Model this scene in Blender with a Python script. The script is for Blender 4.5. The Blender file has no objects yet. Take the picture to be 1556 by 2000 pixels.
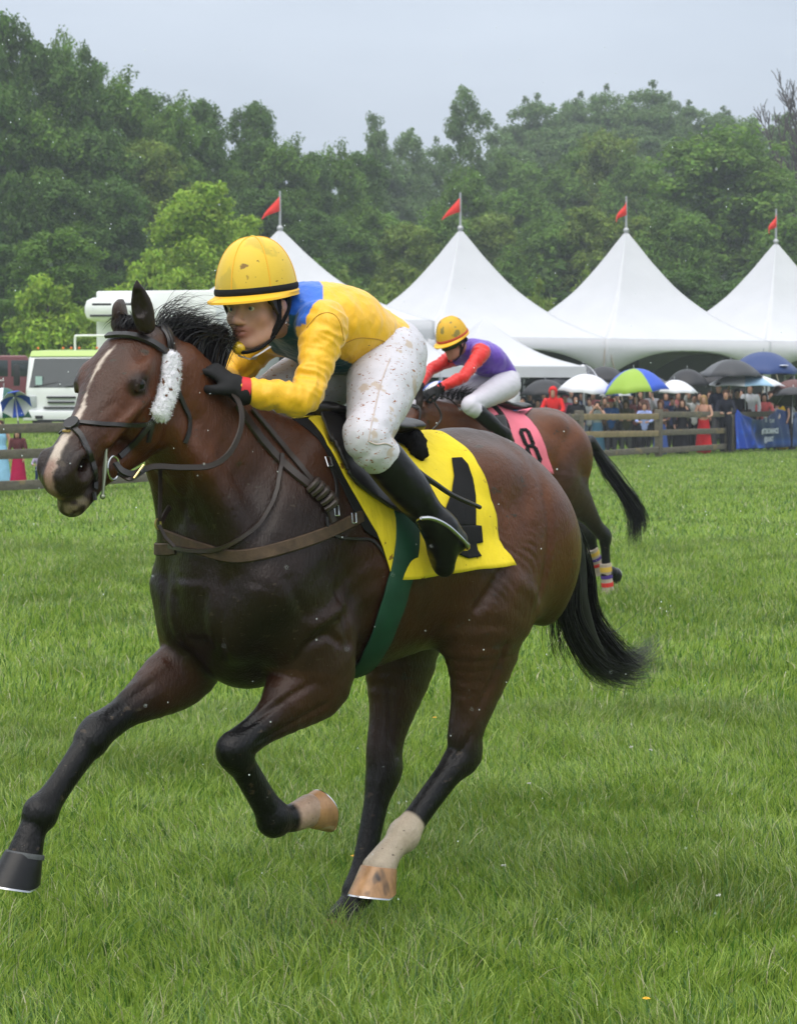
import bpy, bmesh, math, random, os
import numpy as np
from mathutils import Vector, Matrix
from mathutils.bvhtree import BVHTree
from mathutils import noise as mnoise

# ------------------------------------------------------------------ camera, light, exposure
S = bpy.context.scene
COL = S.collection
F_PX = 4634.0                      # focal length in photo pixels (2000 px tall frame)
CAM_H = 1.6
HORIZON = 770.0
PITCH = math.atan((1000.0 - HORIZON) / F_PX)
cam_d = bpy.data.cameras.new('camera')
cam_d.sensor_fit = 'VERTICAL'
cam_d.sensor_height = 36.0
cam_d.lens = F_PX / 2000.0 * 36.0
cam_d.clip_start = 0.1
cam_d.clip_end = 3000.0
cam_d.dof.use_dof = True
cam_d.dof.focus_distance = 6.6
cam_d.dof.aperture_fstop = 15.0
cam = bpy.data.objects.new('camera', cam_d)
COL.objects.link(cam)
cam.location = (0, 0, CAM_H)
cam.rotation_euler = (math.pi / 2 - PITCH, 0, 0)
S.camera = cam

SUN_EL, SUN_AZ = math.radians(58), math.radians(200)
world = bpy.data.worlds.new('World')
S.world = world
world.use_nodes = True
nt = world.node_tree
nt.nodes.clear()
_o = nt.nodes.new('ShaderNodeOutputWorld')
_b = nt.nodes.new('ShaderNodeBackground')
_sky = nt.nodes.new('ShaderNodeTexSky')
_sky.sky_type = 'NISHITA'
_sky.sun_disc = False
_sky.sun_elevation = SUN_EL
_sky.sun_rotation = SUN_AZ
_sky.dust_density = 4.0
_sky.air_density = 1.2
_tc = nt.nodes.new('ShaderNodeTexCoord')
_mp = nt.nodes.new('ShaderNodeMapping')
_mp.inputs['Scale'].default_value = (1.0, 1.0, 3.5)
_ns = nt.nodes.new('ShaderNodeTexNoise')
_ns.inputs['Scale'].default_value = 3.0
_ns.inputs['Detail'].default_value = 5.0
_cr = nt.nodes.new('ShaderNodeValToRGB')
_cr.color_ramp.elements[0].position = 0.30
_cr.color_ramp.elements[0].color = (4.6, 5.3, 6.3, 1)
_cr.color_ramp.elements[1].position = 0.72
_cr.color_ramp.elements[1].color = (6.4, 7.1, 8.1, 1)
_mx = nt.nodes.new('ShaderNodeMixRGB')
_mx.inputs['Fac'].default_value = 0.88
nt.links.new(_tc.outputs['Generated'], _mp.inputs['Vector'])
nt.links.new(_mp.outputs[0], _ns.inputs['Vector'])
nt.links.new(_ns.outputs['Fac'], _cr.inputs[0])
nt.links.new(_sky.outputs[0], _mx.inputs['Color1'])
nt.links.new(_cr.outputs[0], _mx.inputs['Color2'])
# overcast luminance: the zenith is brighter than the horizon
_sx = nt.nodes.new('ShaderNodeSeparateXYZ'); nt.links.new(_tc.outputs['Generated'], _sx.inputs[0])
_ma = nt.nodes.new('ShaderNodeMapRange'); _ma.inputs['From Min'].default_value = .12; _ma.inputs['From Max'].default_value = .9
_ma.inputs['To Min'].default_value = 1.0; _ma.inputs['To Max'].default_value = 2.7; nt.links.new(_sx.outputs[2], _ma.inputs[0])
_wt = nt.nodes.new('ShaderNodeMixRGB'); _wt.blend_type = 'MULTIPLY'; _wt.inputs['Color2'].default_value = (1.09, 1.0, .89, 1)
_mb = nt.nodes.new('ShaderNodeMapRange'); _mb.inputs['From Min'].default_value = .15; _mb.inputs['From Max'].default_value = .45; nt.links.new(_sx.outputs[2], _mb.inputs[0]); nt.links.new(_mb.outputs[0], _wt.inputs['Fac'])
nt.links.new(_mx.outputs[0], _wt.inputs['Color1'])
_sc = nt.nodes.new('ShaderNodeVectorMath'); _sc.operation = 'SCALE'; nt.links.new(_wt.outputs[0], _sc.inputs[0]); nt.links.new(_ma.outputs[0], _sc.inputs['Scale'])
nt.links.new(_sc.outputs[0], _b.inputs['Color'])
_b.inputs['Strength'].default_value = 0.10
nt.links.new(_b.outputs[0], _o.inputs['Surface'])

sun_d = bpy.data.lights.new('sun', 'SUN')
sun_d.energy = 1.4
sun_d.angle = math.radians(70)
sun_d.color = (1.0, 0.97, 0.92)
sun = bpy.data.objects.new('sun', sun_d)
COL.objects.link(sun)
sun.rotation_euler = (math.pi / 2 - SUN_EL, 0, math.radians(-20))
S.view_settings.view_transform = 'Standard'
S.view_settings.look = 'None'
S.view_settings.exposure = 0.28
S.view_settings.gamma = 1.0
S.cycles.max_bounces = 6
S.cycles.transparent_max_bounces = 8

rng = np.random.default_rng(7)
random.seed(7)

# ------------------------------------------------------------------ frames
_F = np.array([0, math.cos(PITCH), -math.sin(PITCH)])
_U = np.array([0, math.sin(PITCH), math.cos(PITCH)])
_R = np.array([1.0, 0, 0])
CAMP = np.array([0, 0, CAM_H])
def ray(px, py):
    return _F + (px - 778.0) / F_PX * _R + (1000.0 - py) / F_PX * _U
def at(px, py, Y):
    """world point seen at that pixel at world depth Y"""
    d = ray(px, py)
    return CAMP + d * (Y / d[1])
def ground(px, py, z=0.0):
    d = ray(px, py)
    return CAMP + d * ((z - CAM_H) / d[2])
class Frame:
    """upright local frame: x forward, y left, z up"""
    def __init__(s, x, y, ang):
        s.o = np.array([x, y, 0.0]); s.a = math.radians(ang)
        s.h = np.array([math.cos(s.a), math.sin(s.a), 0]); s.l = np.array([-math.sin(s.a), math.cos(s.a), 0])
    def J(s, px, py, y=0.0):
        d = ray(px, py)
        t = ((s.o - CAMP) @ s.l + y) / (d @ s.l)
        p = CAMP + d * t
        return s.loc(p)
    def loc(s, p):
        q = np.asarray(p) - s.o
        return np.array([q @ s.h, q @ s.l, q[2]])
    def wor(s, q):
        return s.o + q[0] * s.h + q[1] * s.l + np.array([0, 0, q[2]])
    def put(s, o):
        o.location = Vector(s.o); o.rotation_euler = (0, 0, s.a); return o

# ------------------------------------------------------------------ object helpers
def link(o, parent=None):
    COL.objects.link(o)
    if parent is not None:
        o.parent = parent
    return o
def tag(o, label=None, cat=None, group=None, kind=None):
    if label: o['label'] = label
    if cat: o['category'] = cat
    if group: o['group'] = group
    if kind: o['kind'] = kind
    return o
def empty(name, loc=(0, 0, 0), rz=0.0):
    o = bpy.data.objects.new(name, None); COL.objects.link(o)
    o.location = loc; o.rotation_euler = (0, 0, rz); o.empty_display_size = .1
    return o
def mesh_np(name, V, F, mats, parent=None, smooth=True, cols=None, midx=None):
    """V (n,3); F (m,k) array or list of faces"""
    me = bpy.data.meshes.new(name)
    V = np.asarray(V, dtype=np.float32)
    if isinstance(F, np.ndarray):
        m, k = F.shape
        me.vertices.add(len(V)); me.vertices.foreach_set('co', V.ravel())
        me.loops.add(m * k); me.loops.foreach_set('vertex_index', F.astype(np.int32).ravel())
        me.polygons.add(m)
        me.polygons.foreach_set('loop_start', np.arange(0, m * k, k, dtype=np.int32))
        me.polygons.foreach_set('loop_total', np.full(m, k, dtype=np.int32))
        me.update(calc_edges=True); me.validate()
    else:
        me.from_pydata([tuple(map(float, v)) for v in V], [], F)
        me.update()
    if smooth:
        me.polygons.foreach_set('use_smooth', np.ones(len(me.polygons), dtype=bool))
    for mt in (mats if isinstance(mats, (list, tuple)) else [mats]):
        me.materials.append(mt)
    if midx is not None:
        me.polygons.foreach_set('material_index', np.asarray(midx, dtype=np.int32))
    if cols is not None:
        a = me.color_attributes.new('tint', 'FLOAT_COLOR', 'POINT')
        c = np.ones((len(V), 4), dtype=np.float32); c[:, :3] = cols
        a.data.foreach_set('color', c.ravel())
    o = bpy.data.objects.new(name, me)
    return link(o, parent)
class MB:
    """collects simple shapes into one mesh"""
    def __init__(s): s.V = []; s.F = []; s.M = []
    def add(s, V, F, m=0):
        n = len(s.V); s.V += [tuple(v) for v in V]
        s.F += [tuple(i + n for i in f) for f in F]; s.M += [m] * len(F); return s
    def box(s, c, sz, rz=0.0, m=0, R=None, bev=0.0):
        hx, hy, hz = sz[0] / 2, sz[1] / 2, sz[2] / 2
        if bev > 0:
            bm = bmesh.new(); bmesh.ops.create_cube(bm, size=1.0)
            for v in bm.verts: v.co = Vector((v.co.x * sz[0], v.co.y * sz[1], v.co.z * sz[2]))
            bmesh.ops.bevel(bm, geom=list(bm.edges), offset=bev, segments=2, affect='EDGES', profile=.5)
            V = [np.array(v.co) for v in bm.verts]; F = [[v.index for v in f.verts] for f in bm.faces]; bm.free()
        else:
            V = [np.array((x, y, z)) for x in (-hx, hx) for y in (-hy, hy) for z in (-hz, hz)]
            F = [(0, 1, 3, 2), (4, 6, 7, 5), (0, 4, 5, 1), (2, 3, 7, 6), (0, 2, 6, 4), (1, 5, 7, 3)]
        if R is None:
            c_, s_ = math.cos(rz), math.sin(rz); R = np.array([[c_, -s_, 0], [s_, c_, 0], [0, 0, 1]])
        return s.add([R @ v + np.array(c) for v in V], F, m)
    def tube(s, P, r, n=8, m=0, cap=True, flat=None):
        """tube along points P with radius r (float or list); flat=(normal list or vector, ratio) squashes it"""
        P = [np.array(p, float) for p in P]; R = r if isinstance(r, (list, tuple, np.ndarray)) else [r] * len(P)
        V = []; F = []; prev = None
        for i, p in enumerate(P):
            t = P[min(i + 1, len(P) - 1)] - P[max(i - 1, 0)]; t = t / (np.linalg.norm(t) + 1e-9)
            if prev is None:
                ref = np.array([0, 0, 1.0]) if abs(t[2]) < .9 else np.array([1.0, 0, 0])
            else: ref = prev
            a = ref - t * (ref @ t); a /= np.linalg.norm(a) + 1e-9; prev = a
            b = np.cross(t, a)
            for k in range(n):
                an = 2 * math.pi * k / n
                V.append(p + R[i] * (math.cos(an) * a + math.sin(an) * b))
        for i in range(len(P) - 1):
            for k in range(n):
                k2 = (k + 1) % n
                F.append((i * n + k, i * n + k2, (i + 1) * n + k2, (i + 1) * n + k))
        if cap:
            F.append(tuple(range(n))[::-1]); F.append(tuple((len(P) - 1) * n + k for k in range(n)))
        return s.add(V, F, m)
    def strap(s, P, N, w, t, m=0):
        """flat strap along P, lying against a surface of normals N"""
        P = [np.array(p, float) for p in P]; V = []; F = []
        W = w if isinstance(w, (list, tuple, np.ndarray)) else [w] * len(P)
        for i, p in enumerate(P):
            tg = P[min(i + 1, len(P) - 1)] - P[max(i - 1, 0)]; tg = tg / (np.linalg.norm(tg) + 1e-9)
            n = np.array(N[i], float); n = n - tg * (n @ tg); n /= np.linalg.norm(n) + 1e-9
            b = np.cross(tg, n)
            h = W[i] / 2
            V += [p - b * h, p - b * h * .8 + n * t, p + b * h * .8 + n * t, p + b * h]
        for i in range(len(P) - 1):
            a = i * 4; c = a + 4
            F += [(a, a + 1, c + 1, c), (a + 1, a + 2, c + 2, c + 1), (a + 2, a + 3, c + 3, c + 2), (a + 3, a, c, c + 3)]
        F += [(3, 2, 1, 0), tuple(len(P) * 4 - 4 + k for k in range(4))]
        return s.add(V, F, m)
    def ball(s, c, r, n=10, m=0, sc=(1, 1, 1)):
        V = []; F = []; k = n; h = max(4, n // 2)
        for i in range(h + 1):
            th = math.pi * i / h
            for j in range(k):
                ph = 2 * math.pi * j / k
                V.append(np.array(c) + r * np.array([math.sin(th) * math.cos(ph) * sc[0], math.sin(th) * math.sin(ph) * sc[1], math.cos(th) * sc[2]]))
        for i in range(h):
            for j in range(k):
                j2 = (j + 1) % k
                F.append((i * k + j, (i + 1) * k + j, (i + 1) * k + j2, i * k + j2))
        return s.add(V, F, m)
    def build(s, name, mats, parent=None, smooth=True):
        me = bpy.data.meshes.new(name)
        me.from_pydata([tuple(map(float, v)) for v in s.V], [], s.F)
        bm = bmesh.new(); bm.from_mesh(me)
        bmesh.ops.recalc_face_normals(bm, faces=bm.faces)
        bm.to_mesh(me); bm.free()
        if smooth: me.polygons.foreach_set('use_smooth', np.ones(len(me.polygons), dtype=bool))
        for mt in (mats if isinstance(mats, (list, tuple)) else [mats]): me.materials.append(mt)
        me.polygons.foreach_set('material_index', np.asarray(s.M, dtype=np.int32))
        me.update()
        if smooth:
            try: me.set_sharp_from_angle(angle=math.radians(40))
            except Exception: pass
        return link(bpy.data.objects.new(name, me), parent)

def catmull(P, n):
    P = np.asarray(P, float); out = []
    m = len(P)
    for i in range(m - 1):
        p0 = P[max(i - 1, 0)]; p1 = P[i]; p2 = P[i + 1]; p3 = P[min(i + 2, m - 1)]
        for k in range(n):
            t = k / n
            out.append(.5 * ((2 * p1) + (p2 - p0) * t + (2 * p0 - 5 * p1 + 4 * p2 - p3) * t * t + (3 * p1 - p0 - 3 * p2 + p3) * t ** 3))
    out.append(P[-1]); return np.array(out)

# ------------------------------------------------------------------ implicit surfaces
def nrm(v):
    v = np.asarray(v, float); return v / (np.linalg.norm(v) + 1e-9)
class SDF:
    def __init__(s, res): s.res = res; s.P = []
    def chain(s, pts, k=.02, col=None, side=(0, 1, 0), n=3, sub=False):
        """pts rows: x y z r  |  x y z rside rup ; side = direction of rside"""
        rows = []
        for p in pts:
            p = list(np.ravel(np.array(p, dtype=object)).tolist()) if False else list(p)
            if len(p) == 2 and hasattr(p[0], '__len__'): p = list(p[0]) + (list(p[1]) if hasattr(p[1], '__len__') else [p[1]])
            if len(p) == 4: p = p + [p[3]]
            rows.append(p)
        rows = np.array(rows, float)
        D = catmull(rows, n) if len(rows) > 1 else np.vstack([rows, rows + np.array([1e-5, 0, 0, 0, 0])])
        s.P.append(dict(D=D, k=k, col=col, side=np.array(side, float), sub=sub)); return s
    def ball(s, c, r, k=.02, col=None, axes=None, sub=False):
        """ellipsoid; r 3 radii along axes rows (default world axes)"""
        r = np.array([r] * 3 if np.isscalar(r) else r, float)
        A = np.eye(3) if axes is None else np.array(axes, float)
        s.P.append(dict(c=np.array(c, float), r=r, A=A, k=k, col=col, sub=sub)); return s
    @staticmethod
    def _dist(p, X, Y, Z, box=None):
        if 'c' in p:
            q0 = X - p['c'][0]; q1 = Y - p['c'][1]; q2 = Z - p['c'][2]; A = p['A']; r = p['r']
            u = (q0 * A[0, 0] + q1 * A[0, 1] + q2 * A[0, 2]); v = (q0 * A[1, 0] + q1 * A[1, 1] + q2 * A[1, 2]); w = (q0 * A[2, 0] + q1 * A[2, 1] + q2 * A[2, 2])
            k0 = np.sqrt((u / r[0]) ** 2 + (v / r[1]) ** 2 + (w / r[2]) ** 2)
            k1 = np.sqrt((u / r[0] ** 2) ** 2 + (v / r[1] ** 2) ** 2 + (w / r[2] ** 2) ** 2)
            return k0 * (k0 - 1) / (k1 + 1e-6)
        return None
    @staticmethod
    def _seg(a, b, side, X, Y, Z):
        d = b[:3] - a[:3]; L2 = d @ d + 1e-12; L = math.sqrt(L2); ax = d / L
        q0 = X - a[0]; q1 = Y - a[1]; q2 = Z - a[2]
        t = np.clip((q0 * d[0] + q1 * d[1] + q2 * d[2]) / L2, 0, 1)
        q0 = q0 - t * d[0]; q1 = q1 - t * d[1]; q2 = q2 - t * d[2]
        rs = a[3] + (b[3] - a[3]) * t; ru = a[4] + (b[4] - a[4]) * t
        if abs(a[3] - a[4]) < 1e-6 and abs(b[3] - b[4]) < 1e-6:
            return np.sqrt(q0 * q0 + q1 * q1 + q2 * q2) - rs
        sd = side - ax * (side @ ax); sd = sd / (np.linalg.norm(sd) + 1e-9); up = np.cross(ax, sd)
        qs = q0 * sd[0] + q1 * sd[1] + q2 * sd[2]; qu = q0 * up[0] + q1 * up[1] + q2 * up[2]; qa = q0 * ax[0] + q1 * ax[1] + q2 * ax[2]
        ra = np.minimum(rs, ru)
        k0 = np.sqrt((qs / rs) ** 2 + (qu / ru) ** 2 + (qa / ra) ** 2)
        k1 = np.sqrt((qs / rs ** 2) ** 2 + (qu / ru ** 2) ** 2 + (qa / ra ** 2) ** 2)
        return k0 * (k0 - 1) / (k1 + 1e-6)
    def bounds(s, p, pad):
        if 'c' in p:
            e = np.abs(p['A'].T * p['r']).sum(axis=1); return p['c'] - e - pad, p['c'] + e + pad
        D = p['D']; R = np.maximum(D[:, 3], D[:, 4])[:, None]
        return (D[:, :3] - R).min(0) - pad, (D[:, :3] + R).max(0) + pad
    def mesh(s, smooth=2):
        res = s.res
        bs = [s.bounds(p, res * 3) for p in s.P if not p['sub']]
        lo = np.min([b[0] for b in bs], 0) - res * 2; hi = np.max([b[1] for b in bs], 0) + res * 2
        N = np.ceil((hi - lo) / res).astype(int) + 1
        ax = [(lo[i] + np.arange(N[i]) * res).astype(np.float32) for i in range(3)]
        G = np.full(N, 0.25, np.float32)
        def sl(a, b):
            i0 = np.clip(np.floor((a - lo) / res).astype(int), 0, N); i1 = np.clip(np.ceil((b - lo) / res).astype(int) + 1, 0, N)
            return tuple(slice(i0[j], i1[j]) for j in range(3))
        def grids(w):
            return ax[0][w[0]][:, None, None], ax[1][w[1]][None, :, None], ax[2][w[2]][None, None, :]
        for p in s.P:
            pad = p['k'] + res * 3
            a, b = s.bounds(p, pad); w = sl(a, b)
            if any(q.stop <= q.start for q in w): continue
            if 'c' in p:
                d = s._dist(p, *grids(w)).astype(np.float32)
            else:
                d = np.full([q.stop - q.start for q in w], 0.25, np.float32)
                D = p['D']
                for i in range(len(D) - 1):
                    R = max(D[i, 3], D[i, 4], D[i + 1, 3], D[i + 1, 4]) + pad
                    w2 = sl(np.minimum(D[i, :3], D[i + 1, :3]) - R, np.maximum(D[i, :3], D[i + 1, :3]) + R)
                    rel = tuple(slice(max(w2[j].start, w[j].start) - w[j].start, max(min(w2[j].stop, w[j].stop) - w[j].start, 0)) for j in range(3))
                    w2 = tuple(slice(rel[j].start + w[j].start, rel[j].stop + w[j].start) for j in range(3))
                    if any(q.stop <= q.start for q in w2): continue
                    d[rel] = np.minimum(d[rel], s._seg(D[i], D[i + 1], p['side'], *grids(w2)))
            g = G[w]; k = max(p['k'], 1e-4)
            if p['sub']:
                dd = -d; h = np.maximum(k - np.abs(g - dd), 0); G[w] = np.maximum(g, dd) + h * h / (4 * k)
            else:
                h = np.maximum(k - np.abs(g - d), 0); G[w] = np.minimum(g, d) - h * h / (4 * k)
        V, F = surface_nets(G, lo, res)
        if smooth: V = laplace(V, F, smooth)
        s.V = V; s.F = F
        return V, F
    def colors(s, V, default=(.1, .1, .1), tau=.012):
        acc = np.zeros((len(V), 3)); wt = np.full(len(V), 1e-9)
        X, Y, Z = V[:, 0], V[:, 1], V[:, 2]
        for p in s.P:
            if p['sub'] or p['col'] is None: continue
            if 'c' in p: d = s._dist(p, X, Y, Z)
            else:
                d = np.full(len(V), 9.0)
                for i in range(len(p['D']) - 1): d = np.minimum(d, s._seg(p['D'][i], p['D'][i + 1], p['side'], X, Y, Z))
            w = np.exp(-np.clip(d, -.03, 3) / tau)
            c = p['col'](V) if callable(p['col']) else np.array(p['col'], float)
            acc += w[:, None] * c; wt += w
        return acc / wt[:, None]
def surface_nets(G, lo, res):
    neg = G < 0
    nx, ny, nz = G.shape
    c = np.zeros((nx - 1, ny - 1, nz - 1), np.uint8)
    for dx in (0, 1):
        for dy in (0, 1):
            for dz in (0, 1): c += neg[dx:nx - 1 + dx, dy:ny - 1 + dy, dz:nz - 1 + dz]
    I = np.argwhere((c > 0) & (c < 8))
    idx = np.full(c.shape, -1, np.int32); idx[tuple(I.T)] = np.arange(len(I))
    acc = np.zeros((len(I), 3)); cnt = np.zeros(len(I))
    cor = [(a, b, d) for a in (0, 1) for b in (0, 1) for d in (0, 1)]
    val = {q: G[I[:, 0] + q[0], I[:, 1] + q[1], I[:, 2] + q[2]] for q in cor}
    for a in cor:
        for ax in range(3):
            if a[ax]: continue
            b = list(a); b[ax] = 1; b = tuple(b)
            va, vb = val[a], val[b]; m = (va < 0) != (vb < 0)
            t = np.where(m, va / np.where(m, va - vb, 1), 0)
            p = np.tile(np.array(a, float), (len(I), 1)); p[:, ax] += t
            acc += p * m[:, None]; cnt += m
    V = lo + (I + acc / cnt[:, None]) * res
    Fs = []
    for ax in range(3):
        u, v = (ax + 1) % 3, (ax + 2) % 3
        s0 = [slice(1, -1)] * 3; s1 = [slice(1, -1)] * 3; s0[ax] = slice(0, -1); s1[ax] = slice(1, None)
        A = neg[tuple(s0)]; B = neg[tuple(s1)]
        for flip, M in ((False, A & ~B), (True, ~A & B)):
            E = np.argwhere(M)
            E[:, u] += 1; E[:, v] += 1
            def g(du, dv):
                q = E.copy(); q[:, u] -= du; q[:, v] -= dv; return idx[q[:, 0], q[:, 1], q[:, 2]]
            quad = np.stack([g(1, 1), g(0, 1), g(0, 0), g(1, 0)], 1)
            Fs.append(quad[:, ::-1] if flip else quad)
    F = np.concatenate(Fs); F = F[(F >= 0).all(1)]
    return V, F
def laplace(V, F, it, lam=.6, mask=None):
    e = np.concatenate([F[:, [0, 1]], F[:, [1, 2]], F[:, [2, 3]], F[:, [3, 0]]]); n = len(V)
    cnt = np.bincount(e[:, 0], minlength=n) + np.bincount(e[:, 1], minlength=n)
    V = V.copy()
    for i in range(it):
        for sgn in ((lam, -lam * .85) if it > 1 else (lam,)):
            A = np.stack([np.bincount(e[:, 0], V[e[:, 1], j], n) + np.bincount(e[:, 1], V[e[:, 0], j], n) for j in range(3)], 1) / np.maximum(cnt, 1)[:, None]
            V += sgn * (A - V)
    return V
def vnormals(V, F):
    fn = np.cross(V[F[:, 2]] - V[F[:, 0]], V[F[:, 3]] - V[F[:, 1]])
    n = len(V); N = np.stack([sum(np.bincount(F[:, k], fn[:, j], n) for k in range(4)) for j in range(3)], 1)
    return N / (np.linalg.norm(N, axis=1)[:, None] + 1e-12)
def bvh_of(V, F):
    return BVHTree.FromPolygons([tuple(v) for v in V], [tuple(int(i) for i in f) for f in F])

# ------------------------------------------------------------------ materials
def mat(name, col=(.5, .5, .5), rough=.7, spec=.5, metal=0.0, attr=False, noise=None, bump=None, sheen=0, trans=0, spots=None, coat=0):
    """noise=(scale, amount[, (stretch)]) varies the colour; bump=(scale, strength, dist[, stretch]); spots=(scale, threshold, colour)"""
    m = bpy.data.materials.new(name); m.use_nodes = True
    t = m.node_tree; b = t.nodes['Principled BSDF']; L = t.links
    b.inputs['Roughness'].default_value = rough; b.inputs['Specular IOR Level'].default_value = spec
    b.inputs['Metallic'].default_value = metal
    if sheen: b.inputs['Sheen Weight'].default_value = sheen
    if coat: b.inputs['Coat Weight'].default_value = coat; b.inputs['Coat Roughness'].default_value = .25
    tc = t.nodes.new('ShaderNodeTexCoord')
    def coords(st):
        mp = t.nodes.new('ShaderNodeMapping'); mp.inputs['Scale'].default_value = st
        L.new(tc.outputs['Object'], mp.inputs['Vector']); return mp.outputs[0]
    if attr:
        a = t.nodes.new('ShaderNodeAttribute'); a.attribute_name = 'tint'; c = a.outputs['Color']
    else:
        r = t.nodes.new('ShaderNodeRGB'); r.outputs[0].default_value = (*col, 1); c = r.outputs[0]
    if noise:
        n = t.nodes.new('ShaderNodeTexNoise'); n.inputs['Scale'].default_value = noise[0]; n.inputs['Detail'].default_value = 6
        n.inputs['Roughness'].default_value = .65
        L.new(coords(noise[2] if len(noise) > 2 else (1, 1, 1)), n.inputs['Vector'])
        mr = t.nodes.new('ShaderNodeMapRange'); mr.inputs['From Min'].default_value = .3; mr.inputs['From Max'].default_value = .7
        mr.inputs['To Min'].default_value = 1 - noise[1]; mr.inputs['To Max'].default_value = 1 + noise[1]
        L.new(n.outputs['Fac'], mr.inputs['Value'])
        mu = t.nodes.new('ShaderNodeVectorMath'); mu.operation = 'SCALE'
        L.new(c, mu.inputs[0]); L.new(mr.outputs[0], mu.inputs['Scale']); c = mu.outputs[0]
    if spots:
        for sp in (spots if isinstance(spots, list) else [spots]):
            n = t.nodes.new('ShaderNodeTexNoise'); n.inputs['Scale'].default_value = sp[0]; n.inputs['Detail'].default_value = 3
            L.new(coords(sp[3] if len(sp) > 3 else (1, 1, 1)), n.inputs['Vector'])
            mr = t.nodes.new('ShaderNodeMapRange'); mr.inputs['From Min'].default_value = sp[1]; mr.inputs['From Max'].default_value = sp[1] + .04
            L.new(n.outputs['Fac'], mr.inputs['Value'])
            mx = t.nodes.new('ShaderNodeMixRGB'); mx.inputs['Color2'].default_value = (*sp[2], 1)
            L.new(mr.outputs[0], mx.inputs['Fac']); L.new(c, mx.inputs['Color1']); c = mx.outputs[0]
    L.new(c, b.inputs['Base Color'])
    if bump:
        h = None
        for bp in (bump if isinstance(bump, list) else [bump]):
            n = t.nodes.new('ShaderNodeTexNoise'); n.inputs['Scale'].default_value = bp[0]; n.inputs['Detail'].default_value = 4
            L.new(coords(bp[3] if len(bp) > 3 else (1, 1, 1)), n.inputs['Vector'])
            bu = t.nodes.new('ShaderNodeBump'); bu.inputs['Strength'].default_value = bp[1]; bu.inputs['Distance'].default_value = bp[2]
            L.new(n.outputs['Fac'], bu.inputs['Height'])
            if h is not None: L.new(h, bu.inputs['Normal'])
            h = bu.outputs[0]
        L.new(h, b.inputs['Normal'])
    if trans:
        b.inputs['Transmission Weight'].default_value = trans
    return m
def lin(r, g, b):
    f = lambda c: (c / 255 / 12.92) if c / 255 <= .04045 else ((c / 255 + .055) / 1.055) ** 2.4
    return (f(r), f(g), f(b))
DBG = ''
# ------------------------------------------------------------------ horses
HF = Frame(-.218, 6.81, 228.0)          # racing horse in front: under its withers, heading towards camera left
BAY = (.078, .0245, .0065); DARK = (.0070, .0034, .0022); BLACK = (.0020, .0018, .0020); GREYB = (.030, .016, .010)
SOCK = (.40, .33, .25); HORN = (.34, .165, .055)
HP = np.array([.66, -.026, 1.765])
_nt = HF.J(90, 922, .060)                                   # tip of the nose: the head is turned a little to the horse's left
_q = _nt - HP; HU = nrm(_q); HS = nrm(np.cross((0, 0, 1), HU)); HN = np.cross(HU, HS)
_ca, _sa = math.cos(-.05), math.sin(-.05); HU, HN = HU * _ca + HN * _sa, HN * _ca - HU * _sa
HK = 1.06
def Hd(s, v, y=0.0): return HP + HU * s * HK + HN * v + HS * y * 1.17
def body_col(V):
    x, y, z = V[:, 0], V[:, 1], V[:, 2]
    c = np.tile(np.array(BAY), (len(V), 1))
    def mix(c, col, w): return c * (1 - w[:, None]) + np.array(col) * w[:, None]
    ss = lambda a, b, t: np.clip((t - a) / (b - a), 0, 1) ** 2 * (3 - 2 * np.clip((t - a) / (b - a), 0, 1))
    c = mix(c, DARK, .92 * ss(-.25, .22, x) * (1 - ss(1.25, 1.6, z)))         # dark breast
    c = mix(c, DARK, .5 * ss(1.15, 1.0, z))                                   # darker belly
    c = mix(c, GREYB, .8 * ss(1.36, 1.5, z) * ss(.2, -.3, x) * ss(.25, .1, np.abs(y)))    # wet grey-brown croup
    c = mix(c, (.115, .035, .008), .85 * ss(-.75, -1.0, x) * ss(.9, 1.1, z))
    c = mix(c, (.080, .024, .007), .7 * ss(.35, .6, x) * ss(1.3, 1.45, z))
    return c
def head_col(V):
    d = V - HP; s = d @ HU / HK; v = d @ HN; y = d @ HS
    ss = lambda a, b, t: np.clip((t - a) / (b - a), 0, 1) ** 2 * (3 - 2 * np.clip((t - a) / (b - a), 0, 1))
    c = np.tile(np.array((.078, .0235, .0070)), (len(V), 1))
    def mix(c, col, w): return c * (1 - w[:, None]) + np.array(col) * w[:, None]
    c = mix(c, (.022, .013, .010), .9 * ss(.07, -.02, s))
    c = mix(c, (.022, .012, .008), .6 * ss(.10, .03, np.abs(y)) * ss(-.06, .02, v))
    c = mix(c, (.010, .007, .006), .85 * ss(.36, .46, s))
    c = mix(c, (.010, .006, .005), .9 * ss(.045, .022, np.sqrt((s - .19) ** 2 + (v + .0) ** 2 + (np.abs(y) - .088) ** 2)))
    nz = np.array([mnoise.noise(Vector((a * 60, b * 60, e * 60))) for a, b, e in V]) * .006
    mid = -.002 + .016 * np.sin(s * 16 + 1.0) * (s < .3)
    w = np.interp(s, [.105, .13, .17, .20, .26, .31, .38, .47, .52], [0, .0035, .007, .0035, -.001, .009, .0125, .0145, .011]) 
    blz = ss(.006, -.004, np.abs(y - mid) - w + nz) * ss(-.02, .0, v + .02) * (s > .10) * ss(.10, .12, s)
    c = mix(c, (.50, .42, .35), .9 * blz)
    c = mix(c, (.20, .10, .07), .8 * ss(.46, .49, s) * ss(.022, .008, np.abs(y + .004) + nz) * (v > -.07))
    c = mix(c, (.22, .17, .11), .6 * ss(.475, .50, s) * ss(-.06, -.09, v) * ss(.5, .6, .55 + nz * 40))
    return c
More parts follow.
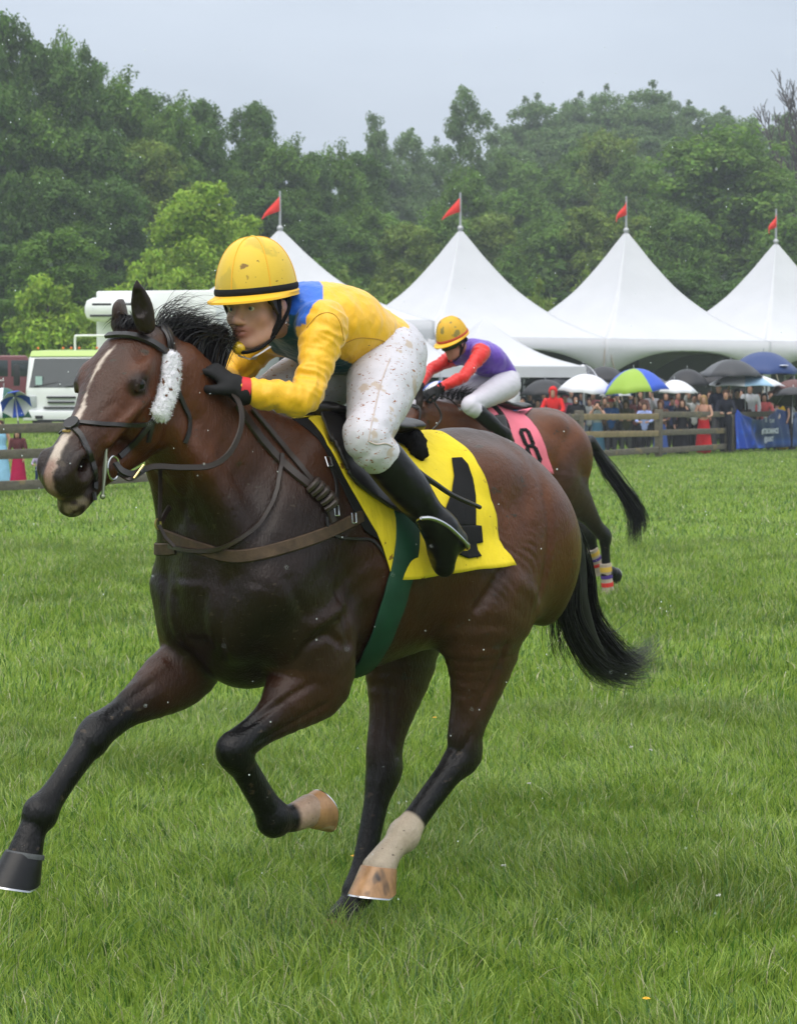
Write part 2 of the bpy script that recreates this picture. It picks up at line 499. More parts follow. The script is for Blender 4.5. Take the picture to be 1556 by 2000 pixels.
def horse_sdf(legs, res, head=True, neck=None, ears=None):
    h = SDF(res)
    T = [(-.93, 0, 1.13, .14, .14), (-.865, 0, 1.13, .20, .20), (-.78, 0, 1.15, .235, .265), (-.66, 0, 1.18, .25, .312), (-.5, 0, 1.172, .262, .318),
         (-.32, 0, 1.14, .27, .315), (-.15, 0, 1.13, .262, .335), (0, 0, 1.135, .235, .355), (.14, 0, 1.14, .205, .35), (.26, 0, 1.12, .18, .31), (.37, 0, 1.09, .15, .25)]
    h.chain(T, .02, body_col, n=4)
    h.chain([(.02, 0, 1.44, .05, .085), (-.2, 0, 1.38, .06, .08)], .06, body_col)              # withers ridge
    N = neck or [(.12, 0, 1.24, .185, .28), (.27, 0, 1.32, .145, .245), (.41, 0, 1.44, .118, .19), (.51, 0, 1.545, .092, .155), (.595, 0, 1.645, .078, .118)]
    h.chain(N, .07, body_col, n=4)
    if neck is None: h.chain([(.50, 0, 1.38, .035), (.43, 0, 1.22, .045), (.42, 0, 1.08, .06)], .06, body_col)         # windpipe line
    for s in (1, -1):
        h.ball((-.74, .12 * s, 1.20), (.18, .13, .17), .06, body_col)                              # gluteals
        h.ball((-.53, .16 * s, 1.35), (.12, .07, .08), .08, body_col)                              # point of hip
        h.ball((-.85, .13 * s, 1.08), (.11, .10, .20), .06, body_col)
        h.chain([(.13, .125 * s, 1.38, .04, .10), (.28, .16 * s, 1.22, .06, .12), (.38, .17 * s, 1.08, .075, .10)], .11, body_col)   # shoulder blade
        h.ball((.42, .085 * s, 1.0), (.10, .085, .13), .05, body_col)                               # breast
        if neck is None: h.chain([(.62, .05 * s, 1.50, .03), (.52, .09 * s, 1.36, .045), (.44, .13 * s, 1.18, .055)], .05, body_col)
    h.ball((.30, 0, .90), (.16, .10, .12), .06, body_col)
    if head:
        SK = [(-.02, -.065, .060, .050), (.05, -.018, .086, .068), (.13, -.008, .096, .072), (.2, -.025, .090, .078), (.28, -.033, .072, .070), (.36, -.028, .060, .063), (.43, -.022, .054, .057), (.487, -.03, .050, .053)]
        h.chain([(*Hd(s, v), a, b) for s, v, a, b in SK], .02, head_col, n=4, side=HS)
        JB = [(.12, -.17, .055, .055), (.2, -.19, .052, .052), (.3, -.155, .045, .046), (.39, -.120, .040, .042), (.46, -.112, .042, .038), (.505, -.108, .040, .032)]
        h.chain([(*Hd(s, v), a, b) for s, v, a, b in JB], .03, head_col, n=4, side=HS)
        for s in (1, -1):
            AX = [HU, HS, HN]
            h.ball(Hd(.15, -.115, .048 * s), (.135, .050, .105), .03, head_col, axes=AX)
            h.ball(Hd(.16, .014, .070 * s), (.050, .024, .020), .03, head_col, axes=AX)            # brow
            h.chain([(*Hd(.20, -.035, .078 * s), .012), (*Hd(.27, -.045, .068 * s), .013), (*Hd(.35, -.045, .052 * s), .009)], .02, head_col)   # facial crest
            h.ball(Hd(.19, .0, .094 * s), (.020, .008, .013), .014, head_col, axes=AX, sub=True)
            h.chain([(*Hd(.168, .002, .086 * s), .005), (*Hd(.188, .015, .088 * s), .006), (*Hd(.212, .002, .085 * s), .005)], .008, head_col)
            h.chain([(*Hd(.168, -.002, .086 * s), .004), (*Hd(.19, -.016, .086 * s), .005), (*Hd(.212, .0, .085 * s), .004)], .008, head_col)
            # nostril
            h.chain([(*Hd(.42, -.012, .044 * s), .016), (*Hd(.447, .008, .044 * s), .017), (*Hd(.48, .0, .04 * s), .016), (*Hd(.492, -.03, .038 * s), .016), (*Hd(.47, -.055, .042 * s), .014), (*Hd(.435, -.045, .046 * s), .013)], .012, head_col)
            h.ball(Hd(.455, -.022, .058 * s), (.031, .022, .024), .008, head_col, axes=AX, sub=True)
            h.ball(Hd(.448, -.022, .035 * s), (.02, .02, .014), .008, head_col, axes=AX, sub=True)
            # mouth line and lips
            h.chain([(*Hd(.40, -.082, .05 * s), .004), (*Hd(.45, -.078, .048 * s), .005), (*Hd(.50, -.076, .034 * s), .005), (*Hd(.535, -.07, .0), .005)], .006, head_col, sub=True)
            h.chain([(*Hd(.43, -.06, .035 * s), .018), (*Hd(.49, -.058, .026 * s), .021)], .014, head_col)
            # temple hollow
            h.ball(Hd(.11, .045, .075 * s), (.03, .016, .014), .02, head_col, axes=AX, sub=True)
            # ears
        EC = (.014, .008, .006)
        for s, tip, bs in ears or ((1, HF.J(266, 546, .07), HF.J(284, 632, .062)), (-1, HF.J(240, 583, -.085), HF.J(232, 632, -.065))):
            tip = np.array(tip); bs = np.array(bs); out = nrm((.5, s, 0))
            EW = 1.0 if s > 0 else 1.5; EC = (.014, .008, .006) if s > 0 else (.030, .016, .011)
            m1 = bs + (tip - bs) * .35; m2 = bs + (tip - bs) * .7
            sd = nrm(np.cross(tip - bs, out))
            h.chain([(*(bs - (tip - bs) * .08), .026, .02), (*m1, .031 * EW, .017), (*m2, .021 * EW, .012), (*tip, .003, .003)], .012, EC, side=sd, n=4)
            fr = nrm((.9, s * .45, 0))
            h.chain([(*(bs + (tip - bs) * .22 + fr * .02), .013, .009), (*(m1 + fr * .018), .017, .010), (*(m2 + fr * .010), .010, .006)], .004, EC, side=sd, n=3, sub=True)
    for lg in legs:
        h.chain(lg['pts'], lg.get('k', .04), lg['col'], n=3, side=lg.get('side', (0, 1, 0)))
        for q in lg.get('extra', []): h.chain(q[0], q[1], lg['col'] if len(q) < 3 else q[2], n=3)
    return h
def seg_col(stops):
    """stops: list of (point, colour): colour by nearest-along-polyline parameter"""
    P = np.array([s[0] for s in stops], float); C = np.array([s[1] for s in stops], float)
    def f(V):
        best = np.full(len(V), 1e9); out = np.zeros((len(V), 3))
        for i in range(len(P) - 1):
            d = P[i + 1] - P[i]; t = np.clip(((V - P[i]) @ d) / (d @ d + 1e-9), 0, 1)
            q = np.linalg.norm(V - P[i] - t[:, None] * d, axis=1); m = q < best
            best[m] = q[m]; out[m] = (C[i] + (C[i + 1] - C[i]) * t[:, None])[m]
        return out
    return f
def add_ext(b, P1, r): return (*P1, r)
M_CORO = mat('coronet', (.07, .075, .08), rough=.6, noise=(60, .3))
def hoof_mesh(top, toe_dir, sole_n, r, mats, parent, length=.085, name='hoof'):
    """a hoof with its coronet at top; toe_dir forward, sole_n the direction the sole faces"""
    n = nrm(sole_n); t = nrm(np.array(toe_dir) - n * (np.array(toe_dir) @ n)); b = np.cross(n, t)
    V = []; F = []; K = 28; rows = [(0, 1.0, 0.0), (.08, 1.06, .02), (.5, 1.18, .22), (.95, 1.33, .46), (1.0, 1.35, .48), (1.0, 1.2, .46), (.93, .9, .4)]
    for (u, sc, sh) in rows:
        sc = 1 + (sc - 1) * .75
        for k in range(K):
            a = 2 * math.pi * k / K
            x = math.cos(a); y = math.sin(a)
            rx = r * (1.12 if x > 0 else .88) * sc; ry = r * sc * .94
            hh = length * u * (1 - .28 * max(0, -x))
            V.append(np.array(top) + n * hh + t * (x * rx + sh * r * (.55 + .45 * x)) + b * y * ry)
    for i in range(len(rows) - 1):
        for k in range(K):
            k2 = (k + 1) % K; F.append((i * K + k, (i + 1) * K + k, (i + 1) * K + k2, i * K + k2))
    F.append(tuple(range(K))); F.append(tuple((len(rows) - 1) * K + k for k in range(K))[::-1])
    mb = MB(); mb.add(V[:K * len(rows)], F, 0)
    cb = MB(); cb.tube([np.array(top) - n * .004, np.array(top) + n * .002, np.array(top) + n * .009], [r * 1.0, r * 1.03, r * 1.03], 24)
    if mats[0] is M_HOOFB: cb.build('coronet', M_CORO, parent)
    for q in range(len(mb.M)):
        if q < K * (len(rows) - 1) and q // K == 3 or q // K == 4: mb.M[q] = 1
    return mb.build(name, mats, parent)
J = HF.J
# legs of the front horse, placed from the photo on the planes they move in
def front_leg(sh, el, kn, fe, pa, co, cols, sd):
    sh, el, kn, fe, pa, co = [np.array(p, float) for p in (sh, el, kn, fe, pa, co)]
    L = lambda a, b, t: a + (b - a) * t
    kn2 = L(kn, fe, .13) if sd < 0 else J(459, 1510, .13) if abs(kn[0] - .49) < .06 and sd == 1 and kn[1] > .1 and J is HF.J else L(kn, fe, .12)
    pts = [(*sh, .10, .12), (*L(sh, el, .6), .085, .115), (*L(el, kn, .08), .078, .100), (*L(el, kn, .35), .064, .088), (*L(el, kn, .7), .044, .051), (*L(el, kn, .9), .044, .047),
           (*kn, .046, .050), (*kn2, .045, .049), (*L(kn, fe, .20), .036, .044), (*L(kn, fe, .3), .032, .041), (*L(kn, fe, .75), .031, .040), (*L(kn, fe, .92), .039, .047), (*fe, .043, .051),
           (*L(fe, pa, .5), .034, .038), (*pa, .035, .039), (*co, .046, .047)]
    return dict(pts=pts, col=seg_col(cols), k=.05)
def mixc(a, b, t): return tuple(np.array(a) * (1 - t) + np.array(b) * t)
FL = dict(sh=(.36, .14, 1.05), el=J(640, 1315, .16), kn=J(455, 1466, .13), fe=J(537, 1600, .12), pa=J(572, 1597, .12), co=J(604, 1583, .12))
FR = dict(sh=(.36, -.14, 1.05), el=J(385, 1290, -.15), kn=J(192, 1428, -.14), fe=J(78, 1590, -.12), pa=J(60, 1632, -.12), co=J(48, 1672, -.12))
f_cols = lambda q, sock, hi: [(q['sh'], DARK), (q['el'], (.034, .014, .007)), (q['el'] * .55 + q['kn'] * .45, (.040, .016, .008)), (q['el'] * .22 + q['kn'] * .78, BLACK), (q['kn'], BLACK), (q['fe'], BLACK), (q['fe'] * .15 + q['pa'] * .85, BLACK), (q['pa'] * .9 + q['co'] * .1, sock), (q['co'], sock)]
leg_fl = front_leg(*[FL[k] for k in ('sh', 'el', 'kn', 'fe', 'pa', 'co')], f_cols(FL, (.36, .25, .18), 0), 1)
leg_fr = front_leg(*[FR[k] for k in ('sh', 'el', 'kn', 'fe', 'pa', 'co')], f_cols(FR, BLACK, 0), -1)
leg_fl['extra'] = [([(*(FL['el'] + [-.02, .01, .02]), .055), (*(FL['el'] + [-.045, 0, .0]), .03)], .03), ([(.30, .17, 1.12, .07, .10), (*(FL['el'] + [0, .015, .10]), .06, .09)], .05), ([(*(FL['el'] * .85 + FL['kn'] * .15 + [.0, 0, .06]), .06, .07), (*(FL['el'] * .55 + FL['kn'] * .45 + [0, 0, .035]), .045, .055)], .05)]
leg_fr['extra'] = [([(.30, -.17, 1.12, .07, .10), (*(FR['el'] + [0, 0, .08]), .06, .09)], .05)]
def hind_leg(hip, st, ho, fe, pa, co, cols, pth):
    hip, st, ho, fe, pa, co = [np.array(p, float) for p in (hip, st, ho, fe, pa, co)]
    L = lambda a, b, t: a + (b - a) * t
    back = np.array([-.05, 0, .0])
    pts = [(*hip, .13, .20), (*L(hip, st, .55), .13, .20), (*(L(st, ho, .05) + back * 1.6), .115, .19), (*(L(st, ho, .35) + back * 1.5), .080, .145), (*(L(st, ho, .65) + back * .8), .056, .085), (*L(st, ho, .88), .045, .060),
           (*ho, .047, .060), (*L(ho, fe, .13), .042, .053), (*L(ho, fe, .3), .034, .043), (*L(ho, fe, .75), .033, .040), (*L(ho, fe, .92), .041, .047), (*fe, .047, .053), (*L(fe, pa, .5), .037, .041), (*pa, .038, .043), (*co, .050, .051)]
    ax = nrm(fe - ho); tx = nrm(st - ho); pnt = ho - nrm(ax + tx) * .052
    ex = [([(*(L(st, ho, .72) - nrm(ax + tx) * .03), .016), (*pnt, .021), (*L(ho, fe, .22), .02)], .03)]
    return dict(pts=pts, col=seg_col(cols), k=.06, extra=ex)
HL = dict(hip=(-.78, .13, 1.15), st=J(912, 1180, .18), ho=J(905, 1470, .15), fe=J(787, 1632, .14), pa=J(757, 1668, .14), co=J(739, 1697, .14))
HR = dict(hip=(-.74, -.13, 1.12), st=J(748, 1190, -.16), ho=J(748, 1500, -.13), fe=J(700, 1742, -.11), pa=J(682, 1775, -.11), co=J(668, 1800, -.11))
h_cols = lambda q, s0, sock: [(q['hip'], BAY), (q['st'], (.05, .021, .010)), (q['st'] * .4 + q['ho'] * .6, (.048, .020, .010)), (q['ho'], (.012, .009, .008)), (q['ho'] * .6 + q['fe'] * .4, BLACK), (q['ho'] * (1 - s0 + .03) + q['fe'] * (s0 - .03), BLACK), (q['ho'] * (1 - s0) + q['fe'] * s0, sock), (q['fe'], sock), (q['pa'], sock), (q['co'], sock)]
leg_hl = hind_leg(*[HL[k] for k in ('hip', 'st', 'ho', 'fe', 'pa', 'co')], h_cols(HL, .84, SOCK), 1)
leg_hr = hind_leg(*[HR[k] for k in ('hip', 'st', 'ho', 'fe', 'pa', 'co')], h_cols(HR, .93, BLACK), -1)
M_COAT = mat('horse_coat', attr=True, rough=.33, spec=.27, noise=(9, .25), bump=[(190, .55, .005, (1, 1, .3)), (14, .3, .014), (42, .3, .006)], spots=[(120, .735, (.16, .15, .14)), (22, .665, (.040, .028, .018), (1, 1, 2)), (60, .70, (.07, .055, .04), (1, 1, 2.5))])
M_HAIR = mat('horse_hair', (.006, .005, .006), rough=.45, spec=.4)
M_EYE = mat('eye_dark', (.003, .002, .002), rough=.12, spec=.35)
M_HOOFT = None; M_HOOFB = mat('hoof_black', (.006, .006, .007), rough=.3, spec=.35, bump=(30, .2, .003, (1, 1, 6)))
M_HOOFT = mat('hoof_horn', (.34, .185, .085), rough=.35, spec=.5, noise=(22, .45, (1, 1, .3)), spots=[(9, .71, (.06, .04, .03), (1, 1, .5)), (16, .60, (.42, .30, .19), (1, 1, .3))], bump=(30, .2, .003, (1, 1, 5)))
M_STEEL = mat('steel', (.55, .56, .58), rough=.25, metal=1.0)
M_LEATH = mat('black_leather', (.012, .010, .010), rough=.38, spec=.5, bump=(90, .25, .002), noise=(20, .3))
M_LEATHBR = mat('brown_leather', (.022, .013, .009), rough=.42, spec=.5, bump=(90, .25, .002), noise=(20, .3))
RES1 = .012 if DBG else .0065
hs = horse_sdf([leg_fl, leg_fr, leg_hl, leg_hr], RES1)
HV, HFc = hs.mesh(smooth=2)
# fold and vein relief of the skin
_N = vnormals(HV, HFc)
def relief(V, N):
    d = np.zeros(len(V))
    for i, (x, y, z) in enumerate(V):
        a = mnoise.noise(Vector((x * 6, y * 6, z * 6))) * .0035
        # wrinkled flank ahead of the stifle: fine fanned folds
        w = math.exp(-((x + .52) ** 2 / .02 + (z - 1.10) ** 2 / .03)) if abs(y) > .12 else 0
        if w > .02:
            r = math.hypot(x + .36, z - .93)
            a += w * .0013 * (math.sin(r * 230 + 9 * mnoise.noise(Vector((x * 7, 0, z * 7)))) * max(0, .4 + mnoise.noise(Vector((x * 12, 3, z * 12)))) * 1.6)
        w2 = math.exp(-((x - .10) ** 2 / .03 + (z - 1.0) ** 2 / .03)) * (abs(y) > .1)
        a += w2 * .0018 * math.sin((z + x * .5) * 75 + 3 * mnoise.noise(Vector((x * 7, y * 7, z * 7))))
        d[i] = a
    return d
HV = HV + _N * relief(HV, _N)[:, None]
def ray_local(fr, bv, px, py):
    o = fr.loc(CAMP); d = ray(px, py); p, n, i, t = bv.ray_cast(Vector(o), Vector((d @ fr.h, d @ fr.l, d[2]))); return None if p is None else np.array(p)
def sculpt(V, F, lines):
    """press grooves (negative depth) and raise ridges along lines found on the skin, the same on both sides"""
    bv = bvh_of(V, F); N = vnormals(V, F); D = np.zeros(len(V))
    for pts, dep, sg in lines:
        P = [ray_local(HF, bv, *q[:2]) for q in catmull([(x, y, 0) for x, y in pts], 5)]; P = [p for p in P if p is not None]
        if len(P) < 2: continue
        for P_ in (np.array(P), np.array(P) * [1, -1, 1]):
            lo, hi = P_.min(0) - 3 * sg, P_.max(0) + 3 * sg; m = np.where(((V > lo) & (V < hi)).all(1))[0]; best = np.full(len(m), 9.0); tt = np.zeros(len(m)); q = V[m]
            for i in range(len(P_) - 1):
                d = P_[i + 1] - P_[i]; t = np.clip((q - P_[i]) @ d / (d @ d + 1e-9), 0, 1); r = np.linalg.norm(q - P_[i] - t[:, None] * d, axis=1); k = r < best; best[k] = r[k]; tt[k] = (i + t[k]) / (len(P_) - 1)
            D[m] += dep * np.exp(-(best / sg) ** 2) * np.clip(np.minimum(tt, 1 - tt) * 5 + .25, 0, 1)
    return V + N * D[:, None]
HV = sculpt(HV, HFc, [
    ([(440, 1120), (432, 1180), (428, 1240), (430, 1310)], -.011, .022), ([(345, 1150), (352, 1210), (372, 1265)], -.006, .02), ([(380, 1130), (385, 1190), (400, 1250)], .008, .035), ([(500, 1140), (490, 1200), (500, 1260)], .008, .035),
    ([(575, 1300), (600, 1262), (640, 1240), (668, 1262)], -.010, .014), ([(600, 1230), (640, 1205), (675, 1180)], .010, .02), ([(655, 1140), (672, 1200), (684, 1270)], -.008, .016),
    ([(560, 1120), (580, 1170), (600, 1210)], -.006, .02), ([(545, 940), (530, 1000), (500, 1060)], -.006, .018), ([(470, 1425), (535, 1380), (610, 1335)], -.008, .011), ([(500, 1452), (580, 1408), (645, 1372)], -.006, .010), ([(490, 1405), (560, 1355)], .005, .014),
    ([(300, 1330), (250, 1370), (205, 1400)], -.006, .013), ([(330, 1290), (280, 1330), (230, 1360)], .006, .016),
    ([(925, 1200), (960, 1150), (990, 1100)], -.014, .018), ([(1000, 1130), (1040, 1160), (1050, 1210)], .008, .03), ([(1058, 940), (1072, 1020), (1066, 1110), (1040, 1200)], -.007, .016), ([(1010, 870), (1040, 950), (1040, 1030)], .005, .03),
    ([(905, 920), (930, 960), (960, 985)], -.005, .025), ([(990, 1250), (965, 1320), (930, 1390)], -.006, .012), ([(935, 1260), (915, 1330), (900, 1390)], .005, .016), ([(925, 1430), (905, 1460), (880, 1490)], -.006, .010),
    ([(760, 1330), (762, 1400), (765, 1460)], -.006, .012), ([(385, 800), (372, 870), (360, 960), (352, 1030)], -.007, .018), ([(440, 770), (420, 850), (405, 950)], .005, .03),
    ([(300, 770), (270, 800), (235, 825), (200, 850)], .004, .010), ([(232, 780), (205, 800), (185, 815)], -.003, .010), ([(325, 740), (335, 800), (320, 860), (280, 895)], -.004, .012), ([(205, 910), (215, 880), (240, 860)], -.003, .008)])
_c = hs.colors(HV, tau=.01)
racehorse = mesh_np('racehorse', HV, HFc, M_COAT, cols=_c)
HF.put(racehorse)
tag(racehorse, 'dark bay racehorse galloping in the foreground with a white blaze, number four on its cloth', 'horse')
HBVH = bvh_of(HV, HFc)
hoof_mesh(FL['co'] - nrm(FL['co'] - FL['pa']) * .006, [.02, 0, -1.0], FL['co'] - FL['pa'] + np.array([0, 0, -.0]), .045, [M_HOOFT, M_STEEL], racehorse, .070)
hoof_mesh(FR['co'] - nrm(FR['co'] - FR['pa']) * .006, [1, 0, .2], [.25, 0, -1.0], .051, [M_HOOFB, M_STEEL], racehorse, .095)
hoof_mesh(HL['co'] - nrm(HL['co'] - HL['pa']) * .008, [1.0, 0, .1], [.2, .02, -1.0], .053, [M_HOOFT, M_STEEL], racehorse, .09)
hoof_mesh(HR['co'] - nrm(HR['co'] - HR['pa']) * .006, [1, 0, .0], [.2, 0, -1.0], .050, [M_HOOFT, M_STEEL], racehorse)
for s in (1, -1):
    MB().ball(Hd(.19, .0, .0750 * s), .0215, 18).build('eye', M_EYE, racehorse)
# ------------------------------------------------------------------ hair and tack of the front horse
def hit(fr, bv, px, py, off=0.0):
    """where the line of sight through that pixel meets the surface bv (local coordinates)"""
    o = fr.loc(CAMP); d = ray(px, py); dl = np.array([d @ fr.h, d @ fr.l, d[2]])
    p, n, i, t = bv.ray_cast(Vector(o), Vector(dl))
    if p is None: return None, None
    p = np.array(p); n = np.array(n)
    if n @ dl > 0: n = -n
    return p + n * off, n
def hits(fr, bv, pts, off=.004, n=6):
    C = catmull([(a, b, 0) for a, b in pts], n); P = []; N = []
    for q in C:
        p, m = hit(fr, bv, q[0], q[1], off)
        if p is not None: P.append(p); N.append(m)
    return P, N
def smoothP(P, k=2):
    P = [np.array(p) for p in P]
    for _ in range(k): P = [P[0]] + [(P[i - 1] + P[i] * 2 + P[i + 1]) / 4 for i in range(1, len(P) - 1)] + [P[-1]]
    return P
def strap_on(mb, fr, bv, pts, w, t=.004, off=.0035, n=6, m=0):
    P, N = hits(fr, bv, pts, off, n)
    if len(P) > 1: mb.strap(smoothP(P), N, w, t, m)
    return P, N
def hairs(name, roots, tips, mids, n, width, m, parent=None, jit=.01, seg=8, rs=None, spread=None):
    """n strands; each follows a random blend of the guide curves (lists of control points) with jitter"""
    r = rs or rng; V = []; F = []
    G = mids
    for i in range(n):
        a, b = r.integers(0, len(G)), r.integers(0, len(G)); w = r.random() ** 1.0
        A = G[a] * (1 - w * .5) + G[b] * (w * .5) if abs(a - b) <= 2 else G[a].copy()
        ln = r.uniform(.82, 1.0)
        j0 = r.normal(0, jit, 3); j1 = r.normal(0, jit * 1.8, 3); j2 = r.normal(0, jit * (spread or 3.0), 3)
        k = len(A); Q = np.array([A[q] + j0 * (.35 if q == 0 else .8) + (j1 * (q / (k - 1)) + j2 * (q / (k - 1)) ** 2) for q in range(k)])
        C = catmull(Q, seg)[: max(4, int(((k - 1) * seg + 1) * ln))]
        d = C[-1] - C[0]; s = np.cross(d, r.normal(0, 1, 3)); s /= np.linalg.norm(s) + 1e-9
        m_ = len(C); base = len(V)
        for q, c in enumerate(C):
            wd = width * (1 - (q / (m_ - 1)) ** 2 * .85) * .5
            V += [c - s * wd, c + s * wd]
        for q in range(m_ - 1): F.append((base + 2 * q, base + 2 * q + 1, base + 2 * q + 3, base + 2 * q + 2))
    return mesh_np(name, np.array(V), np.array(F), m, parent, smooth=False)
# mane, blown back along the crest
G = []
for t in np.linspace(0, 1, 16):
    px = 318 + 112 * t; py = 655 + 72 * t
    b = J(px, py, .0); b[2] -= .02
    L_ = .055 + .055 * t; bk_ = 1 - .40 * t
    G.append(np.array([b, b + [-.025, -.01, L_ * .8], b + [-.085 * bk_, -.015, L_ * 1.05], b + [-.165 * bk_, -.02, L_ * .85]]))
hairs('mane', 0, 0, G, 1500 if not DBG else 400, .0026, M_HAIR, racehorse, jit=.010, spread=2.2)
G = []
for t in np.linspace(0, 1, 8):
    b = J(300 + 40 * t, 625 + 22 * t, 0.0) + [0, 0, -.01]
    G.append(np.array([b, b + [-.03, 0, .035], b + [-.10, -.01, .05 + .02 * math.sin(t * 9)], b + [-.19, -.02, .03 + .03 * math.sin(t * 7)]]))
hairs('mane', 0, 0, G, 130, .0018, M_HAIR, racehorse, jit=.010, spread=3.5)
# forelock lying between the ears
G = []
for t in np.linspace(-1, 1, 9):
    b = Hd(-.015, .0, .028 * t)
    G.append(np.array([b, Hd(.01, .055, .036 * t), Hd(.03, .068, .045 * t + .01), Hd(.055, .068, .05 * t + .02)]))
hairs('forelock', 0, 0, G, 500, .0022, M_HAIR, racehorse, jit=.006, spread=1.5)
# tail: dock swinging behind, long hairs
TG = [[(1088, 985), (1114, 1035), (1128, 1110), (1128, 1190), (1155, 1258), (1202, 1308), (1284, 1302)],
      [(1086, 990), (1110, 1045), (1118, 1120), (1112, 1190), (1140, 1270), (1190, 1322), (1272, 1326)],
      [(1090, 988), (1120, 1035), (1140, 1110), (1142, 1180), (1172, 1240), (1218, 1290), (1292, 1258)],
      [(1092, 990), (1124, 1045), (1146, 1120), (1152, 1190), (1185, 1250), (1240, 1292), (1290, 1238)],
      [(1086, 995), (1106, 1055), (1108, 1130), (1104, 1200), (1130, 1262), (1175, 1310), (1240, 1325)]]
G = [np.array([J(a, b, .02 * (i - 2) - .01 * q) for q, (a, b) in enumerate(g)]) for i, g in enumerate(TG)]
tl = hairs('tail', 0, 0, G, 2200 if not DBG else 500, .0030, M_HAIR, racehorse, jit=.011, seg=5, spread=1.6)
dk = SDF(.008 if not DBG else .014)
dk.chain([(*J(1082, 985, 0), .040), (*J(1106, 1030, 0), .040), (*J(1122, 1090, .0), .036), (*J(1128, 1170, .0), .034), (*J(1150, 1240, .0), .026), (*J(1180, 1285, 0), .012)], .01, (0, 0, 0))
_v, _f = dk.mesh(1); mesh_np('dock', _v, _f, M_HAIR, racehorse)
TG = [[(1105, 1100), (1098, 1160), (1076, 1200), (1074, 1240), (1085, 1275), (1105, 1283)], [(1106, 1110), (1100, 1170), (1086, 1210), (1088, 1250), (1098, 1280), (1118, 1270)], [(1108, 1120), (1108, 1180), (1098, 1220), (1098, 1255), (1106, 1282), (1130, 1250)]]
G = [np.array([J(a, b, -.02) for a, b in g]) for g in TG]
hairs('tail', 0, 0, G, 60, .0024, M_HAIR, racehorse, jit=.009, seg=5, spread=1.6)
TG = [[(1140, 1210), (1180, 1230), (1225, 1190), (1275, 1140)], [(1165, 1270), (1210, 1250), (1260, 1215)], [(1150, 1240), (1190, 1235), (1230, 1205)], [(1190, 1295), (1235, 1270), (1290, 1235)], [(1215, 1310), (1255, 1310), (1300, 1318)]]
for g in TG[:1]: hairs('tail', 0, 0, [np.array([J(a, b, 0) for a, b in g])], 3, .0012, M_HAIR, racehorse, jit=.012, seg=6, spread=2)
for g in TG[1:]: hairs('tail', 0, 0, [np.array([J(a, b, 0) for a, b in g])], 3, .0012, M_HAIR, racehorse, jit=.012, seg=6, spread=2)

# bridle
bridle = empty('bridle'); HF.put(bridle)
tag(bridle, 'black leather bridle with fluffy white cheek roll on the front horse, its head in profile beside the white truck', 'bridle')
bridle['label'] = 'black leather bridle with a white fluffy cheek roll on the head of the foreground horse'
mb = MB()
P1, _ = strap_on(mb, HF, HBVH, [(190, 672), (206, 663), (232, 659), (262, 661), (292, 671), (318, 686), (337, 697)], .020, .008, off=.007)
mb.build('browband', M_LEATH, bridle)
mb = MB(); mb.tube([p for p in P1], .0035, 6); mb.build('browband_piping', M_LEATHBR, bridle)
mb = MB(); HPp = [(314, 630), (322, 642), (329, 662), (334, 690), (336, 708)]
strap_on(mb, HF, HBVH, HPp, .038, .006)
strap_on(mb, HF, HBVH, HPp, .014, .010)
# over the poll and down the far side
q0, n0 = hit(HF, HBVH, 306, 624, .006)
def over(P0, xoff=0): pass
mb.build('headpiece', M_LEATH, bridle)
mb = MB(); strap_on(mb, HF, HBVH, [(333, 700), (322, 760), (302, 812), (280, 843), (255, 872), (232, 893)], .017, .005); strap_on(mb, HF, HBVH, [(300, 815), (293, 840), (288, 862)], .014, .005); mb.build('cheekpiece', M_LEATH, bridle)
mb = MB(); strap_on(mb, HF, HBVH, [(150, 826), (185, 828), (230, 830), (287, 829)], .013, .004)
strap_on(mb, HF, HBVH, [(146, 838), (158, 852), (168, 875), (179, 900), (185, 930), (183, 955)], .016, .005)
strap_on(mb, HF, HBVH, [(138, 838), (128, 842), (120, 848)], .013, .004)
P, N = hit(HF, HBVH, 182, 962, .004), 0
mb.tube([P[0], P[0] + [0, .004, -.02]], .006, 6) if P[0] is not None else None
mb.build('noseband', M_LEATH, bridle)
p, n_ = hit(HF, HBVH, 143, 831, .004)
mb = MB(); mb.tube([p, p + n_ * .010], .021, 16); mb.build('noseband_pad', M_LEATH, bridle)
p2, n2_ = hit(HF, HBVH, 132, 845, .006); mb = MB()
if p2 is not None: mb.tube([p2 + [0, -.012, 0], p2, p2 + [0, .014, 0]], .0035, 6); mb.build('noseband_bar', mat('brass', (.55, .36, .12), rough=.3, metal=1), bridle)
mb = MB(); strap_on(mb, HF, HBVH, [(336, 700), (344, 755), (358, 792), (368, 815), (368, 840), (360, 865)], .014, .004); mb.build('throat_lash', M_LEATH, bridle)
